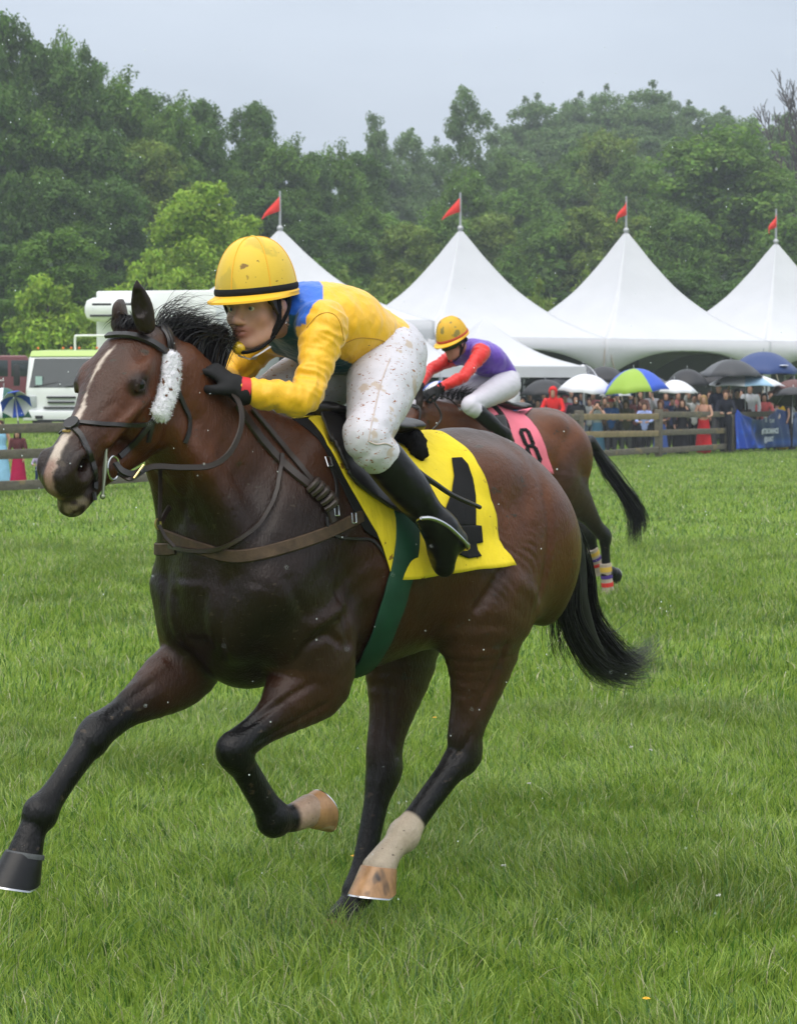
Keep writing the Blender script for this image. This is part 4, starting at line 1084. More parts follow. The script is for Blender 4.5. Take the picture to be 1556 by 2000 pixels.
def jockey(fr, Hf, q, name_label, shirt_col, M_helmet, M_band, M_trim, M_seam, res, detail, cuff, wr_spots=(), breech=M_WHITE, skin=SKIN, band_col=(.5, .02, .02)):
    """q: joint name -> (local point)"""
    p = {k: np.array(v, float) for k, v in q.items()}
    def joints(sd, kk, g, col, parts):
        if 'torso' in parts: sd.chain([(*p['pelvis'], .135 + g, .105 + g), (*p['waist'], .135 + g, .096 + g), (*p['chest'], .165 + g, .125 + g), (*p['collar'], .150 + g, .100 + g)], kk, col, n=4)
        for s in ('l', 'r'):
            if 'arm' in parts:
                sh, el, wr = p['sh_' + s], p['el_' + s], p['wr_' + s]
                sd.chain([(*(sh * .75 + p['collar'] * .25), .066 + g), (*sh, .062 + g), (*(sh * .5 + el * .5), .047 + g), (*(el * .9 + sh * .1), .042 + g), (*(el * .9 + wr * .1), .042 + g), (*(el * .6 + wr * .4), .039 + g), (*(wr), .030 + g)], kk, col, n=3)
            if 'thigh' in parts:
                hp, kn, bt = p['hip_' + s], p['kn_' + s], p['bt_' + s]
                sd.chain([(*hp, .108 + g), (*(hp * .6 + kn * .4), .092 + g), (*(hp * .2 + kn * .8), .068 + g), (*kn, .062 + g), (*bt, .052 + g)], kk, col, n=3)
    sd = SDF(res)
    head_sdf(sd, Hf, skin, detail)
    sd.chain([(*Hf(-.02, 0, -.045), .052), (*(p['neck']), .055), (*(p['collar']), .07)], .02, skin)
    b = SDF(res); joints(sd, .02, -.016, skin, ('torso', 'arm', 'thigh'))
    for s in ('l', 'r'):
        sd.chain([(*p['bt_' + s], .045), (*(p['bt_' + s] * .5 + p['an_' + s] * .5), .042), (*p['an_' + s], .030), (*p['toe_' + s], .022)], .02, skin)
        hand_sdf(sd, p['wr_' + s], p['ha_' + s] - p['wr_' + s], p['pn_' + s], .97, .95, skin, thumb=(1 if s == 'l' else -1) * 1)
    V, F = sd.mesh(2 if detail else 1)
    C = sd.colors(V, tau=.004)
    if detail:
        r_ = np.linalg.norm(V - Hf(.075, .045, -.035), axis=1); C = C * (1 - .25 * np.exp(-(r_ / .02) ** 2))[:, None] + np.array([.42, .12, .09]) * (.25 * np.exp(-(r_ / .02) ** 2))[:, None]
        r_ = (V - Hf.o) @ Hf.f; u_ = (V - Hf.o) @ Hf.u; l_ = np.abs((V - Hf.o) @ Hf.l)
        br = np.exp(-((u_ - .0165 - .004 * np.sin(l_ * 60)) / .0035) ** 2) * (l_ > .014) * (l_ < .05) * (r_ > .05)
        C = C * (1 - .75 * br[:, None]) + np.array([.05, .03, .02]) * .75 * br[:, None]
    man = mesh_np('person', V, F, M_SKIN, cols=C); fr.put(man); tag(man, name_label, 'person')
    # shirt
    s_ = SDF(res); joints(s_, .035, .004, shirt_col, ('torso', 'arm'))
    s_.chain([(*p['neck'], .062), (*p['collar'], .085)], .03, shirt_col)
    V, F = s_.mesh(2); N = vnormals(V, F); V = wrinkle(V, N, .015, 95, [(p[a] * (1 - m_) + p[b2] * m_, R, nrm(p[b2] - p[a])) for a, m_, R, b2 in (('el_l', 0, .10, 'wr_l'), ('el_l', .6, .09, 'wr_l'), ('sh_l', .1, .11, 'el_l'), ('sh_l', .6, .09, 'el_l'), ('el_r', 0, .09, 'wr_r'), ('sh_r', 0, .09, 'el_r'), ('waist', 0, .13, 'chest'), ('chest', 0, .13, 'collar'))], .0024 if detail else .0015)
    cut = (V - p['pelvis']) @ nrm(p['waist'] - p['pelvis']); 
    keep = cut > p.get('shirt_cut', np.array(.02))
    ha = [(V - p['wr_' + s]) @ nrm(p['ha_' + s] - p['wr_' + s]) for s in 'lr']; near = [np.linalg.norm(V - p['wr_' + s], axis=1) < .10 for s in 'lr']
    for a, n_ in zip(ha, near): keep &= ~(n_ & (a > .012))
    fk = keep[F].all(1); F = F[fk]; used = np.unique(F); mp = np.full(len(V), -1); mp[used] = np.arange(len(used)); V = V[used]; F = mp[F]
    Cc = shirt_col(V) if callable(shirt_col) else np.tile(shirt_col, (len(V), 1))
    shirt = mesh_np('shirt', V, F, M_SHIRT, man, cols=Cc)
    for s in 'lr':
        w, h = p['wr_' + s], p['el_' + s]; d = nrm(w - h); mb = MB(); mb.tube([w - d * .022, w - d * .006, w + d * .004], [.0375, .0375, .0365], 20); mb.build('cuff', cuff, shirt)
    # breeches
    s_ = SDF(res); joints(s_, .035, .004, (1, 1, 1), ('thigh',)); s_.chain([(*p['pelvis'], .138, .108), (*(p['pelvis'] * .5 + p['waist'] * .5), .130, .094)], .04, (1, 1, 1), n=4)
    V, F = s_.mesh(2); N = vnormals(V, F); V = wrinkle(V, N, .012, 110, [(p['kn_' + s], .055, nrm(p['bt_' + s] - p['kn_' + s])) for s in 'lr'] + [(p['hip_' + s], .07, nrm(p['kn_' + s] - p['hip_' + s])) for s in 'lr'] + [(p['waist'], .12, nrm(p['chest'] - p['waist']))], .002)
    br_ = mesh_np('breeches', V, F, breech, man)
    # boots
    for s in 'lr':
        a, k_, e, t = p['bt_' + s], p['kn_' + s], p['an_' + s], p['toe_' + s]; hl = p['heel_' + s]
        b = SDF(res); up = a + nrm(a - e) * .03
        b.chain([(*up, .058), (*(a * .6 + e * .4), .058), (*(a * .3 + e * .7), .048), (*e, .042)], .01, (0, 0, 0)); b.chain([(*e, .046, .044), (*(e * .4 + t * .6), .050, .038), (*t, .036, .027)], .03, (0, 0, 0), side=np.cross(nrm(t - e), nrm(hl - e)))
        b.chain([(*hl, .037), (*e, .040)], .03, (0, 0, 0)); b.ball(up + nrm(a - e) * .03, .050, .01, sub=True)
        V, F = b.mesh(2); N = vnormals(V, F); V = wrinkle(V, N, .004, 130, [(e, .05, nrm(a - e))], .0012); mesh_np('boot', V, F, M_BOOT, man)
        g = SDF(min(res, .006)); hand_sdf(g, p['wr_' + s], p['ha_' + s] - p['wr_' + s], p['pn_' + s], 1.12, .95, (0, 0, 0), thumb=(1 if s == 'l' else -1)); w = p['wr_' + s]; d = nrm(p['ha_' + s] - w); g.chain([(*(w - d * .012), .035, .035), (*(w + d * .02), .036, .030)], .01, (0, 0, 0))
        V, F = g.mesh(1); mesh_np('glove', V, F, M_GLOVE, man)
    he = helmet(Hf, man, M_helmet, M_band, M_trim, M_seam)
    # harness: ear strap, chin strap
    mb = MB(); 
    for s in (1, -1):
        C1 = catmull([Hf(.018, .080 * s, .03), Hf(.016, .080 * s, -.01), Hf(.012, .072 * s, -.045), Hf(.03, .056 * s, -.088)], 6); mb.strap(C1, [Hf.l * s] * len(C1), .020 * Hf.sc, .005)
        C1 = catmull([Hf(-.05, .080 * s, .03), Hf(-.03, .084 * s, -.01), Hf(-.008, .079 * s, -.04), Hf(.02, .064 * s, -.078)], 6); mb.strap(C1, [Hf.l * s] * len(C1), .013 * Hf.sc, .004)
    C1 = catmull([Hf(.02, .062, -.082), Hf(.058, .045, -.108), Hf(.085, .020, -.118), Hf(.092, 0, -.119), Hf(.085, -.020, -.118), Hf(.058, -.045, -.108), Hf(.02, -.062, -.082)], 6); mb.strap(C1, [nrm(c - Hf(.02, 0, -.03)) for c in C1], .012, .005)
    mb.build('chin_strap', M_BLKCLOTH, he)
    mb = MB(); mb.ball(Hf(.088, -.012, -.108), .020 * Hf.sc, 14, sc=(1, 1, 1)); 
    if detail: mb.build('chin_cup', mat('yellow_plastic', (.75, .50, .02), rough=.15, spec=.7, coat=.5), he)
    M_HR = mat('hair_dark', (.015, .009, .006), rough=.5, bump=(80, .6, .003, (1, 1, .2)))
    for s in (1, -1): h_ = MB(); C1 = catmull([Hf(.045, .070 * s, .035), Hf(.030, .077 * s, .01), Hf(.012, .078 * s, -.015)], 5); h_.strap(C1, [Hf.l * s] * len(C1), .035, .006); h_.build('sideburn', M_HR, man)
    h_ = MB(); C1 = catmull([Hf(-.07, .05, .02), Hf(-.085, 0, .0), Hf(-.07, -.05, .02)], 5); h_.strap(C1, [-Hf.f] * len(C1), .09, .01); h_.build('hair', M_HR, man)
    return man, shirt, he
JY = HF.J
Hj = HeadF(JY(502, 598, 0.0), math.radians(13), math.radians(-6), math.radians(1), 1.0)
YEL = (.80, .44, .012)
q = dict(pelvis=JY(752, 690, 0), waist=JY(712, 664, 0), chest=JY(652, 642, 0), collar=JY(598, 622, 0), neck=JY(560, 622, 0),
         sh_l=JY(634, 640, .175), el_l=JY(596, 782, .215), wr_l=JY(474, 765, .125), ha_l=JY(418, 722, .07), pn_l=(.1, -.6, -.8),
         sh_r=JY(520, 655, -.165), el_r=JY(448, 745, -.26), wr_r=JY(405, 742, -.12), ha_r=JY(392, 722, -.03), pn_r=(.1, .6, -.8),
         hip_l=JY(757, 712, .095), kn_l=JY(718, 858, .30), bt_l=JY(752, 900, .31), an_l=JY(858, 1030, .345), toe_l=JY(866, 1108, .33), heel_l=JY(888, 1056, .35))
q['wr_l'] = JY(468, 762, .125)
for k in ('hip', 'kn', 'bt', 'an', 'toe', 'heel'): q[k + '_r'] = np.array(q[k + '_l']) * [1, -1, 1]
q['shirt_cut'] = .045
_ch, _co, _nk = [np.array(q[k]) for k in ('chest', 'collar', 'neck')]
_ctr = {}
def silk_col(V):
    c = np.tile(np.array(YEL), (len(V), 1))
    # blue yoke over the neck and shoulders, teal front panel; edges found on the cloth itself
    d = nrm(_co - _ch); t = (V - _co) @ d; y = V[:, 1]; up = np.cross(np.array([0, -1.0, 0]), d); h = (V - _co) @ up
    yoke = (t > -.02 + .11 * np.abs(y) / .16) & (np.abs(y) < .16) & (h > -.06 - .0)
    front = (t > -.30) & (np.abs(y) < .10) & (h <= -.02)
    arm = np.zeros(len(V), bool)
    for s in 'lr':
        a, b = np.array(q['sh_' + s]), np.array(q['el_' + s]); dd = b - a; tt = ((V - a) @ dd) / (dd @ dd)
        arm |= (tt > .12) & (np.linalg.norm(V - a - np.clip(tt, 0, 1)[:, None] * dd, axis=1) < .085)
    c[yoke & ~arm] = (.015, .13, .62); c[front & ~arm] = (.004, .075, .115)
    return c
M_HEL = mat('helmet_cover', (.70, .47, .035), rough=.55, spec=.4, sheen=.1, bump=[(250, .15, .0006), (9, .2, .003)], noise=(5, .08), spots=[(26, .665, (.22, .12, .02)), (70, .69, (.12, .05, .015)), (9, .58, (.52, .37, .035))])
M_SEAM = mat('orange_seam', (.80, .42, .02), rough=.6)
M_RED = mat('red_elastic', (.55, .015, .02), rough=.6)
M_TRIMY = mat('yellow_trim', (.85, .46, .01), rough=.5)
rider, shirt, hel = jockey(HF, Hj, q, 'jockey in yellow silks with blue yoke and yellow helmet crouched over the foreground horse', silk_col, M_HEL, M_BLKCLOTH, M_TRIMY, M_SEAM, .0055 if not DBG else .012, True, M_RED)
eyes(Hj, rider)
mb = MB(); C1 = [Hj(-.012, .086, -.045), Hj(-.006, .086, -.052), Hj(-.016, .086, -.062), Hj(-.024, .086, -.055), Hj(-.012, .086, -.045)]; mb.tube(C1, .0018, 6); mb.build('strap_buckle', M_STEEL, hel)
mb = MB(); C1 = catmull([Hj(.04, .060, -.112), Hj(.07, .03, -.135), Hj(.05, .0, -.145), Hj(.07, -.03, -.132)], 5); mb.strap(C1, [(0, 0, 1)] * len(C1), .014, .004); mb.build('white_collar', mat('white_cotton', (.6, .6, .62), rough=.8), rider)

def mesh_bvh(o):
    me = o.data; return bvh_of([tuple(v.co) for v in me.vertices], [tuple(p.vertices) for p in me.polygons])
_br = [c for c in rider.children if c.name.startswith('breeches')][0]; BB = mesh_bvh(_br); SB = mesh_bvh(shirt)
def seam(bv, pts, r, m, parent, name='seam'):
    P, N = hits(HF, bv, pts, .0006, 8)
    if len(P) > 2: mb = MB(); mb.tube(smoothP(P, 3), r, 6); mb.build(name, m, parent)
M_SEAMW = mat('breeches_seam', (.50, .42, .38), rough=.8); M_SEAMY = mat('silk_seam', (.42, .22, .01), rough=.7)
seam(BB, [(762, 700), (745, 745), (734, 790), (724, 835), (720, 860)], .0018, M_SEAMW, _br)
seam(BB, [(720, 862), (735, 868), (752, 866), (766, 872)], .0022, M_SEAMW, _br)
seam(SB, [(600, 640), (622, 615), (648, 612), (664, 630), (671, 665)], .0016, M_SEAMY, shirt)
seam(SB, [(675, 670), (700, 660), (735, 662), (752, 668)], .0016, M_SEAMY, shirt)
# ------------------------------------------------------------------ the horse and rider behind
HF2 = Frame(.70, 18.0, 225.0); J2 = HF2.J
HU = nrm((.78, .0, -.63)); HS = nrm(np.cross((0, 0, 1), HU)); HN = np.cross(HU, HS); HP = np.array([.82, 0, 1.50])
L2 = dict(hip=(-.78, .13, 1.15), st=(-.50, .18, .95), ho=J2(1180, 1048, .14), fe=J2(1184, 1122, .14), pa=J2(1187, 1143, .14), co=J2(1188, 1160, .14))
R2 = dict(hip=(-.74, -.13, 1.12), st=(-.42, -.16, .92), ho=J2(1150, 1045, -.13), fe=J2(1172, 1112, -.13), pa=J2(1186, 1117, -.12), co=J2(1194, 1118, -.12))
PALE = (.40, .34, .27)
lg2 = [hind_leg(*[L2[k] for k in ('hip', 'st', 'ho', 'fe', 'pa', 'co')], [(L2['hip'], BAY), (L2['st'], (.05, .02, .01)), (L2['ho'], BLACK), (L2['co'], BLACK)], 1),
       hind_leg(*[R2[k] for k in ('hip', 'st', 'ho', 'fe', 'pa', 'co')], [(R2['hip'], BAY), (R2['st'], (.05, .02, .01)), (R2['ho'], BLACK), (R2['co'], BLACK)], -1)]
for _l, _s in zip(lg2, (1, -1)): _l['extra'].append(([(-.86, .10 * _s, 1.12, .10, .13), (-.80, .13 * _s, .95, .09, .13), (-.70, .15 * _s, .80, .06, .09)], .05))
F2 = dict(sh=(.36, .14, 1.05), el=(.14, .15, .86), kn=(.50, .13, .74), fe=(.40, .12, .50), pa=(.33, .12, .46), co=(.28, .12, .45))
F2b = dict(sh=(.36, -.14, 1.05), el=(.26, -.15, .86), kn=(.62, -.14, .76), fe=(.80, -.12, .52), pa=(.84, -.12, .45), co=(.88, -.12, .40))
lg2 += [front_leg(*[F2[k] for k in ('sh', 'el', 'kn', 'fe', 'pa', 'co')], f_cols({k: np.array(v) for k, v in F2.items()}, BLACK, 0), 1), front_leg(*[F2b[k] for k in ('sh', 'el', 'kn', 'fe', 'pa', 'co')], f_cols({k: np.array(v) for k, v in F2b.items()}, BLACK, 0), -1)]
BAY_, GREYB_ = BAY, GREYB
def body_col2(V):
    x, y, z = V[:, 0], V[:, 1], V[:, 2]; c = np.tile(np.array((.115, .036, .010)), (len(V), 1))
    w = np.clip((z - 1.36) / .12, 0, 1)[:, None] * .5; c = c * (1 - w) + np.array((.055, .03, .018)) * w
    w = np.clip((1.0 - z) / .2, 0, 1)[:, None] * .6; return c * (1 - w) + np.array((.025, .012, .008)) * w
_bc = body_col; body_col = body_col2
ears2 = ((1, Hd(-.10, .15, .06), Hd(-.005, .03, .05)), (-1, Hd(-.10, .15, -.06), Hd(-.005, .03, -.05)))
h2 = horse_sdf(lg2, .012 if not DBG else .02, neck=[(.12, 0, 1.24, .185, .28), (.30, 0, 1.30, .155, .23), (.48, 0, 1.36, .115, .18), (.62, 0, 1.41, .092, .15), (.74, 0, 1.45, .075, .11)], ears=ears2)
V2, F2_ = h2.mesh(2); C2 = h2.colors(V2, tau=.01); body_col = _bc
horse2 = mesh_np('racehorse', V2, F2_, M_COAT, cols=C2); HF2.put(horse2); tag(horse2, 'red bay racehorse galloping behind, number eight on its pink cloth, striped hind bandages', 'horse')
B2 = bvh_of(V2, F2_)
MB().ball(Hd(.19, .0, .0765), .0205, 12).build('eye', M_EYE, horse2); MB().ball(Hd(.19, .0, -.0765), .0205, 12).build('eye', M_EYE, horse2)
hoof_mesh(L2['co'] - nrm(L2['co'] - L2['pa']) * .01, [1, 0, 0], [.1, 0, -1], .04, [M_HOOFB, M_STEEL], horse2, .05)
hoof_mesh(R2['co'] - nrm(R2['co'] - R2['pa']) * .01, [0.2, 0, -1], [-1, 0, -.2], .044, [M_HOOFB, M_STEEL], horse2)
hoof_mesh(np.array(F2['co']), [0, 0, -1], [-1, 0, -.3], .038, [M_HOOFB, M_STEEL], horse2); hoof_mesh(np.array(F2b['co']), [1, 0, 0], [.4, 0, -1], .04, [M_HOOFB, M_STEEL], horse2)
# bandages wound round the hind pasterns and cannons
for d_, a_, b_, r_ in ((L2, J2(1181, 1100, .14), J2(1188, 1166, .14), .045), (R2, J2(1155, 1072, -.13), J2(1172, 1118, -.13), .047)):
    mbs = MB(); P = [a_ + (b_ - a_) * t for t in np.linspace(0, 1, 14)]
    mbs.tube(P, [r_ + .002 * math.sin(i * 2.1) + (.012 * max(0, i / 13 - .7) / .3) for i in range(14)], 18)
    bd = mbs.build('bandage', mat('beige_bandage', (.42, .35, .28), rough=.85, bump=(60, .5, .004, (1, 1, 6)), noise=(20, .2)), horse2)
    for t0, t1, c in ((.10, .24, (.62, .40, .06)), (.34, .44, (.07, .03, .22)), (.56, .68, (.60, .03, .025))):
        MB().tube([a_ + (b_ - a_) * t0, a_ + (b_ - a_) * t1], r_ + .004, 18).build('bandage_stripe', mat('stripe', c, rough=.8), bd)
G = [np.array([J2(a, b, .015 * i) for a, b in g]) for i, g in enumerate([[(1160, 870), (1185, 905), (1215, 950), (1238, 990), (1240, 1068)], [(1162, 880), (1190, 925), (1222, 962), (1246, 1000), (1242, 1060)], [(1160, 885), (1183, 925), (1210, 960), (1232, 1010), (1236, 1072)], [(1166, 880), (1200, 930), (1232, 975), (1252, 1010), (1250, 1040)]])]
hairs('tail', 0, 0, G, 900, .006, M_HAIR, horse2, jit=.016, seg=5, spread=1.2)
_d = SDF(.014); _d.chain([(*J2(1152, 862, 0), .05), (*J2(1180, 905, 0), .045), (*J2(1212, 952, 0), .035), (*J2(1230, 990, 0), .02)], .01, (0, 0, 0)); _v, _f = _d.mesh(1); mesh_np('dock', _v, _f, M_HAIR, horse2)
G = []
for t in np.linspace(0, 1, 10):
    b = np.array([.76 - .5 * t, 0, 1.545 + .02 * math.sin(t * 3)]); G.append(np.array([b, b + [-.03, 0, .06], b + [-.10, .02, .08]]))
hairs('mane', 0, 0, G, 500, .004, M_HAIR, horse2, jit=.012, spread=2)
# tack
M_PINK = mat('pink_cloth', (.80, .19, .26), rough=.75, spec=.25, noise=(6, .08), bump=[(9, .5, .01, (1, 1, .5))])
cl2, CV2, CF2 = cloth('saddlecloth', HF2, B2, [(950, 812), (958, 850), (966, 890), (980, 925)], [(1022, 812), (1040, 830), (1058, 860), (1068, 892), (1074, 922)], M_PINK, ns=40, ntm=30, top=(.06, -.47), flare=.02)
HF2.put(cl2); tag(cl2, 'pink saddlecloth with a black number 8 on the bay horse behind', 'saddlecloth')
CB2 = bvh_of(CV2, CF2)
TL, TR, BR, BL = [np.array(v, float) for v in ((1008, 838), (1032, 836), (1060, 904), (1037, 907))]
def uv(u, v): return tuple(TL * (1 - u) * (1 - v) + TR * u * (1 - v) + BL * (1 - u) * v + BR * u * v)
def ring8(v0, v1, du):
    o = [(.25, v0), (.75, v0), (1 - du, v0 + .10), (1 - du, v1 - .10), (.75, v1), (.25, v1), (du, v1 - .10), (du, v0 + .10)]
    i = [(.38, v0 + .09), (.62, v0 + .09), (.68 - du, v0 + .15), (.68 - du, v1 - .15), (.62, v1 - .09), (.38, v1 - .09), (.32 + du, v1 - .15), (.32 + du, v0 + .15)]
    return [[uv(*o[k]), uv(*o[(k + 1) % 8]), uv(*i[(k + 1) % 8]), uv(*i[k])] for k in range(8)]
decal('number', HF2, CB2, ring8(0, .54, .04) + ring8(.46, 1, .0), M_BLKCLOTH, cl2, off=.006, cut=2)
sad2 = empty('saddle'); HF2.put(sad2); tag(sad2, 'black racing saddle of the bay horse behind, under the rider in purple and red', 'saddle')
on2 = lambda x, th, o: onbody(B2, x, th, o)
s_ = SDF(.016); s_.chain([(*on2(.02, 0, .03), .09, .03), (*on2(-.2, 0, .03), .13, .024), (*on2(-.34, 0, .05), .12, .028)], .02, (0, 0, 0)); _v, _f = s_.mesh(1); mesh_np('saddle_seat', _v, _f, M_LEATH, sad2)
for sg in (1, -1):
    s_ = SDF(.014); s_.chain([(*on2(.12, .6 * sg, .02), .07, .016), (*on2(.11, .9 * sg, .02), .06, .016)], .02, (0, 0, 0), side=(1, 0, .1)); _v, _f = s_.mesh(1); mesh_np('saddle_flap', _v, _f, M_LEATH, sad2)
g2 = []
for th in np.linspace(-math.pi, math.pi, 61)[:-1]:
    for dx in (-.04, .04): g2.append(on2(.06 + dx, th, .016))
F_ = np.array([[(i * 2), (i * 2 + 1), (((i + 1) % 60) * 2 + 1), (((i + 1) % 60) * 2)] for i in range(60)]); o = mesh_np('girth', np.array(g2), F_, M_BLKCLOTH, sad2); o.modifiers.new('s', 'SOLIDIFY').thickness = .006
bri2 = empty('bridle'); HF2.put(bri2); tag(bri2, 'black bridle of the bay horse behind, mostly hidden by the front rider', 'bridle')
mb = MB()
for sg in (1, -1):
    A = [Hd(.02, .05, .0), Hd(.03, .03, .075 * sg), Hd(.10, -.03, .090 * sg), Hd(.25, -.09, .075 * sg), Hd(.40, -.09, .058 * sg)]; mb.tube(catmull(A, 5), .008, 6)
    mb.tube(catmull([Hd(.33, .045, 0), Hd(.335, .0, .055 * sg), Hd(.34, -.09, .06 * sg), Hd(.35, -.15, 0)], 5), .007, 6); mb.tube(catmull([Hd(.04, .055, 0), Hd(.04, .03, .08 * sg)], 5), .008, 6)
mb.build('straps', M_LEATH, bri2)
# rider
H2 = HeadF(J2(886, 668, 0.0), math.radians(-4), math.radians(-24), math.radians(0), 1.02)
q2 = dict(pelvis=J2(984, 742, 0), waist=J2(968, 716, 0), chest=J2(945, 700, 0), collar=J2(922, 688, 0), neck=J2(906, 682, 0),
          sh_l=J2(941, 688, .175), el_l=J2(905, 736, .22), wr_l=J2(858, 758, .13), ha_l=J2(838, 768, .08), pn_l=(.1, -.6, -.8),
          sh_r=J2(880, 700, -.175), el_r=J2(838, 724, -.26), wr_r=J2(818, 755, -.13), ha_r=J2(808, 768, -.06), pn_r=(.1, .6, -.8),
          hip_l=J2(988, 752, .09), kn_l=J2(917, 792, .27), bt_l=J2(935, 806, .29), an_l=J2(985, 848, .33), toe_l=J2(985, 885, .33), heel_l=J2(995, 862, .33))
for k in ('hip', 'kn', 'bt', 'an', 'toe', 'heel'): q2[k + '_r'] = np.array(q2[k + '_l']) * [1, -1, 1]
q2['shirt_cut'] = .045
def silk2(V):
    c = np.tile(np.array((.125, .045, .42)), (len(V), 1))
    for s in 'lr':
        a, b, w = [np.array(q2[k + s]) for k in ('sh_', 'el_', 'wr_')]
        for a0, b0 in ((a, b), (b, w)):
            dd = b0 - a0; t = ((V - a0) @ dd) / (dd @ dd); m = (t > -.1) & (np.linalg.norm(V - a0 - np.clip(t, 0, 1)[:, None] * dd, axis=1) < .078)
            c[m] = (.66, .018, .014)
    return c
M_H2 = mat('helmet_cover_muddy', (.66, .38, .02), rough=.6, spots=[(14, .56, (.25, .19, .04))]); M_WH2 = mat('white_breeches_clean', (.55, .53, .60), rough=.75, bump=[(14, .45, .006)])
rider2, _, hel2 = jockey(HF2, H2, q2, 'jockey in purple and red silks with black goggles, riding the horse behind', silk2, M_H2, mat('red_band', (.50, .06, .02)), M_TRIMY, M_SEAM, .011 if not DBG else .02, False, M_BLKCLOTH, breech=M_WH2, skin=(.36, .18, .13))
mb = MB(); C1 = catmull([H2(.0, .082, .0), H2(.05, .068, .0), H2(.088, .036, -.004), H2(.100, 0, -.006), H2(.088, -.036, -.004), H2(.05, -.068, .0), H2(.0, -.082, .0)], 5)
mb.strap(C1, [nrm(c - H2(0, 0, 0)) for c in C1], [.025] * 5 + [.05] * 21 + [.025] * 5, .012); mb.build('goggles', mat('goggle_black', (.006, .006, .007), rough=.12, spec=.7), rider2)
rn2 = MB(); rn2.tube(catmull([J2(838, 775, .08), J2(850, 788, .12), (.70, .14, 1.40), (.95, .09, 1.22)], 6), .008, 6); rn2.tube(catmull([J2(845, 772, .08), J2(875, 778, .12), J2(900, 800, .16)], 6), .006, 6)
reins2 = rn2.build('reins', M_LEATH); HF2.put(reins2); tag(reins2, 'black reins held by the gloved rider in purple silks', 'reins')
# ------------------------------------------------------------------ terrain
def sst(a, b, t):
    t = np.clip((np.asarray(t, float) - a) / (b - a), 0, 1); return t * t * (3 - 2 * t)
def terr(x, y):
    x = np.asarray(x, float); y = np.asarray(y, float)
    left = sst(-1, -6, x) * sst(44, 60, y)
    z = left * .56 + left * np.clip(y - 60, 0, 40) * .03
    z = z + sst(105, 260, y) * (5 + 11 * sst(-20, 40, x)) + sst(95, 125, y) * 1.2
    return z
def T(x, y): return float(terr(x, y))
xs = np.concatenate([np.linspace(-420, -80, 18), np.linspace(-70, 70, 100), np.linspace(80, 420, 18)]); ys = np.concatenate([np.linspace(-30, 3, 8), np.linspace(4, 100, 110), np.linspace(104, 300, 50), np.linspace(320, 900, 12)])
V = np.array([(x, y, 0) for y in ys for x in xs], float); V[:, 2] = terr(V[:, 0], V[:, 1])
n = len(xs); F = np.array([[i * n + j, i * n + j + 1, (i + 1) * n + j + 1, (i + 1) * n + j] for i in range(len(ys) - 1) for j in range(n - 1)])
m = mat('turf', (.135, .225, .028), rough=.85, spec=.15, noise=(1.3, .22), bump=[(30, .8, .05), (3, .4, .1)])
_t = m.node_tree; _b = _t.nodes['Principled BSDF']; _src = _b.inputs['Base Color'].links[0].from_socket
_g = _t.nodes.new('ShaderNodeNewGeometry'); _n = _t.nodes.new('ShaderNodeTexNoise'); _n.inputs['Scale'].default_value = .35; _n.inputs['Detail'].default_value = 5
_mp = _t.nodes.new('ShaderNodeMapping'); _mp.inputs['Scale'].default_value = (.5, 1.6, 1); _t.links.new(_g.outputs['Position'], _mp.inputs[0]); _t.links.new(_mp.outputs[0], _n.inputs['Vector'])
_r = _t.nodes.new('ShaderNodeMapRange'); _r.inputs['From Min'].default_value = .58; _r.inputs['From Max'].default_value = .72; _r.inputs['To Max'].default_value = .75; _t.links.new(_n.outputs['Fac'], _r.inputs[0])
_x = _t.nodes.new('ShaderNodeMixRGB'); _x.inputs['Color2'].default_value = (.10, .14, .045, 1); _t.links.new(_r.outputs[0], _x.inputs[0]); _t.links.new(_src, _x.inputs[1]); _t.links.new(_x.outputs[0], _b.inputs['Base Color'])
M_TURF = m
tag(mesh_np('ground', V, F, M_TURF), kind='structure')

# ------------------------------------------------------------------ grass blades
M_GRASS = bpy.data.materials.new('grass_blade'); M_GRASS.use_nodes = True
_t = M_GRASS.node_tree; _b = _t.nodes['Principled BSDF']; _b.inputs['Roughness'].default_value = .33; _b.inputs['Specular IOR Level'].default_value = .55
_a = _t.nodes.new('ShaderNodeAttribute'); _a.attribute_name = 'tint'; _t.links.new(_a.outputs['Color'], _b.inputs['Base Color'])
_tr = _t.nodes.new('ShaderNodeBsdfTranslucent'); _t.links.new(_a.outputs['Color'], _tr.inputs['Color']); _ms = _t.nodes.new('ShaderNodeMixShader'); _ms.inputs[0].default_value = .35
_t.links.new(_b.outputs[0], _ms.inputs[1]); _t.links.new(_tr.outputs[0], _ms.inputs[2]); _t.links.new(_ms.outputs[0], _t.nodes['Material Output'].inputs['Surface'])
def vnoise(x, y, s, seed):
    """cheap smooth value noise on arrays"""
    r = np.random.default_rng(seed); tb = r.random((64, 64)); u = x * s; v = y * s
    iu = np.floor(u).astype(int); iv = np.floor(v).astype(int); fu = u - iu; fv = v - iv; fu = fu * fu * (3 - 2 * fu); fv = fv * fv * (3 - 2 * fv)
    g = lambda a, b: tb[a % 64, b % 64]
    return (g(iu, iv) * (1 - fu) + g(iu + 1, iv) * fu) * (1 - fv) + (g(iu, iv + 1) * (1 - fu) + g(iu + 1, iv + 1) * fu) * fv
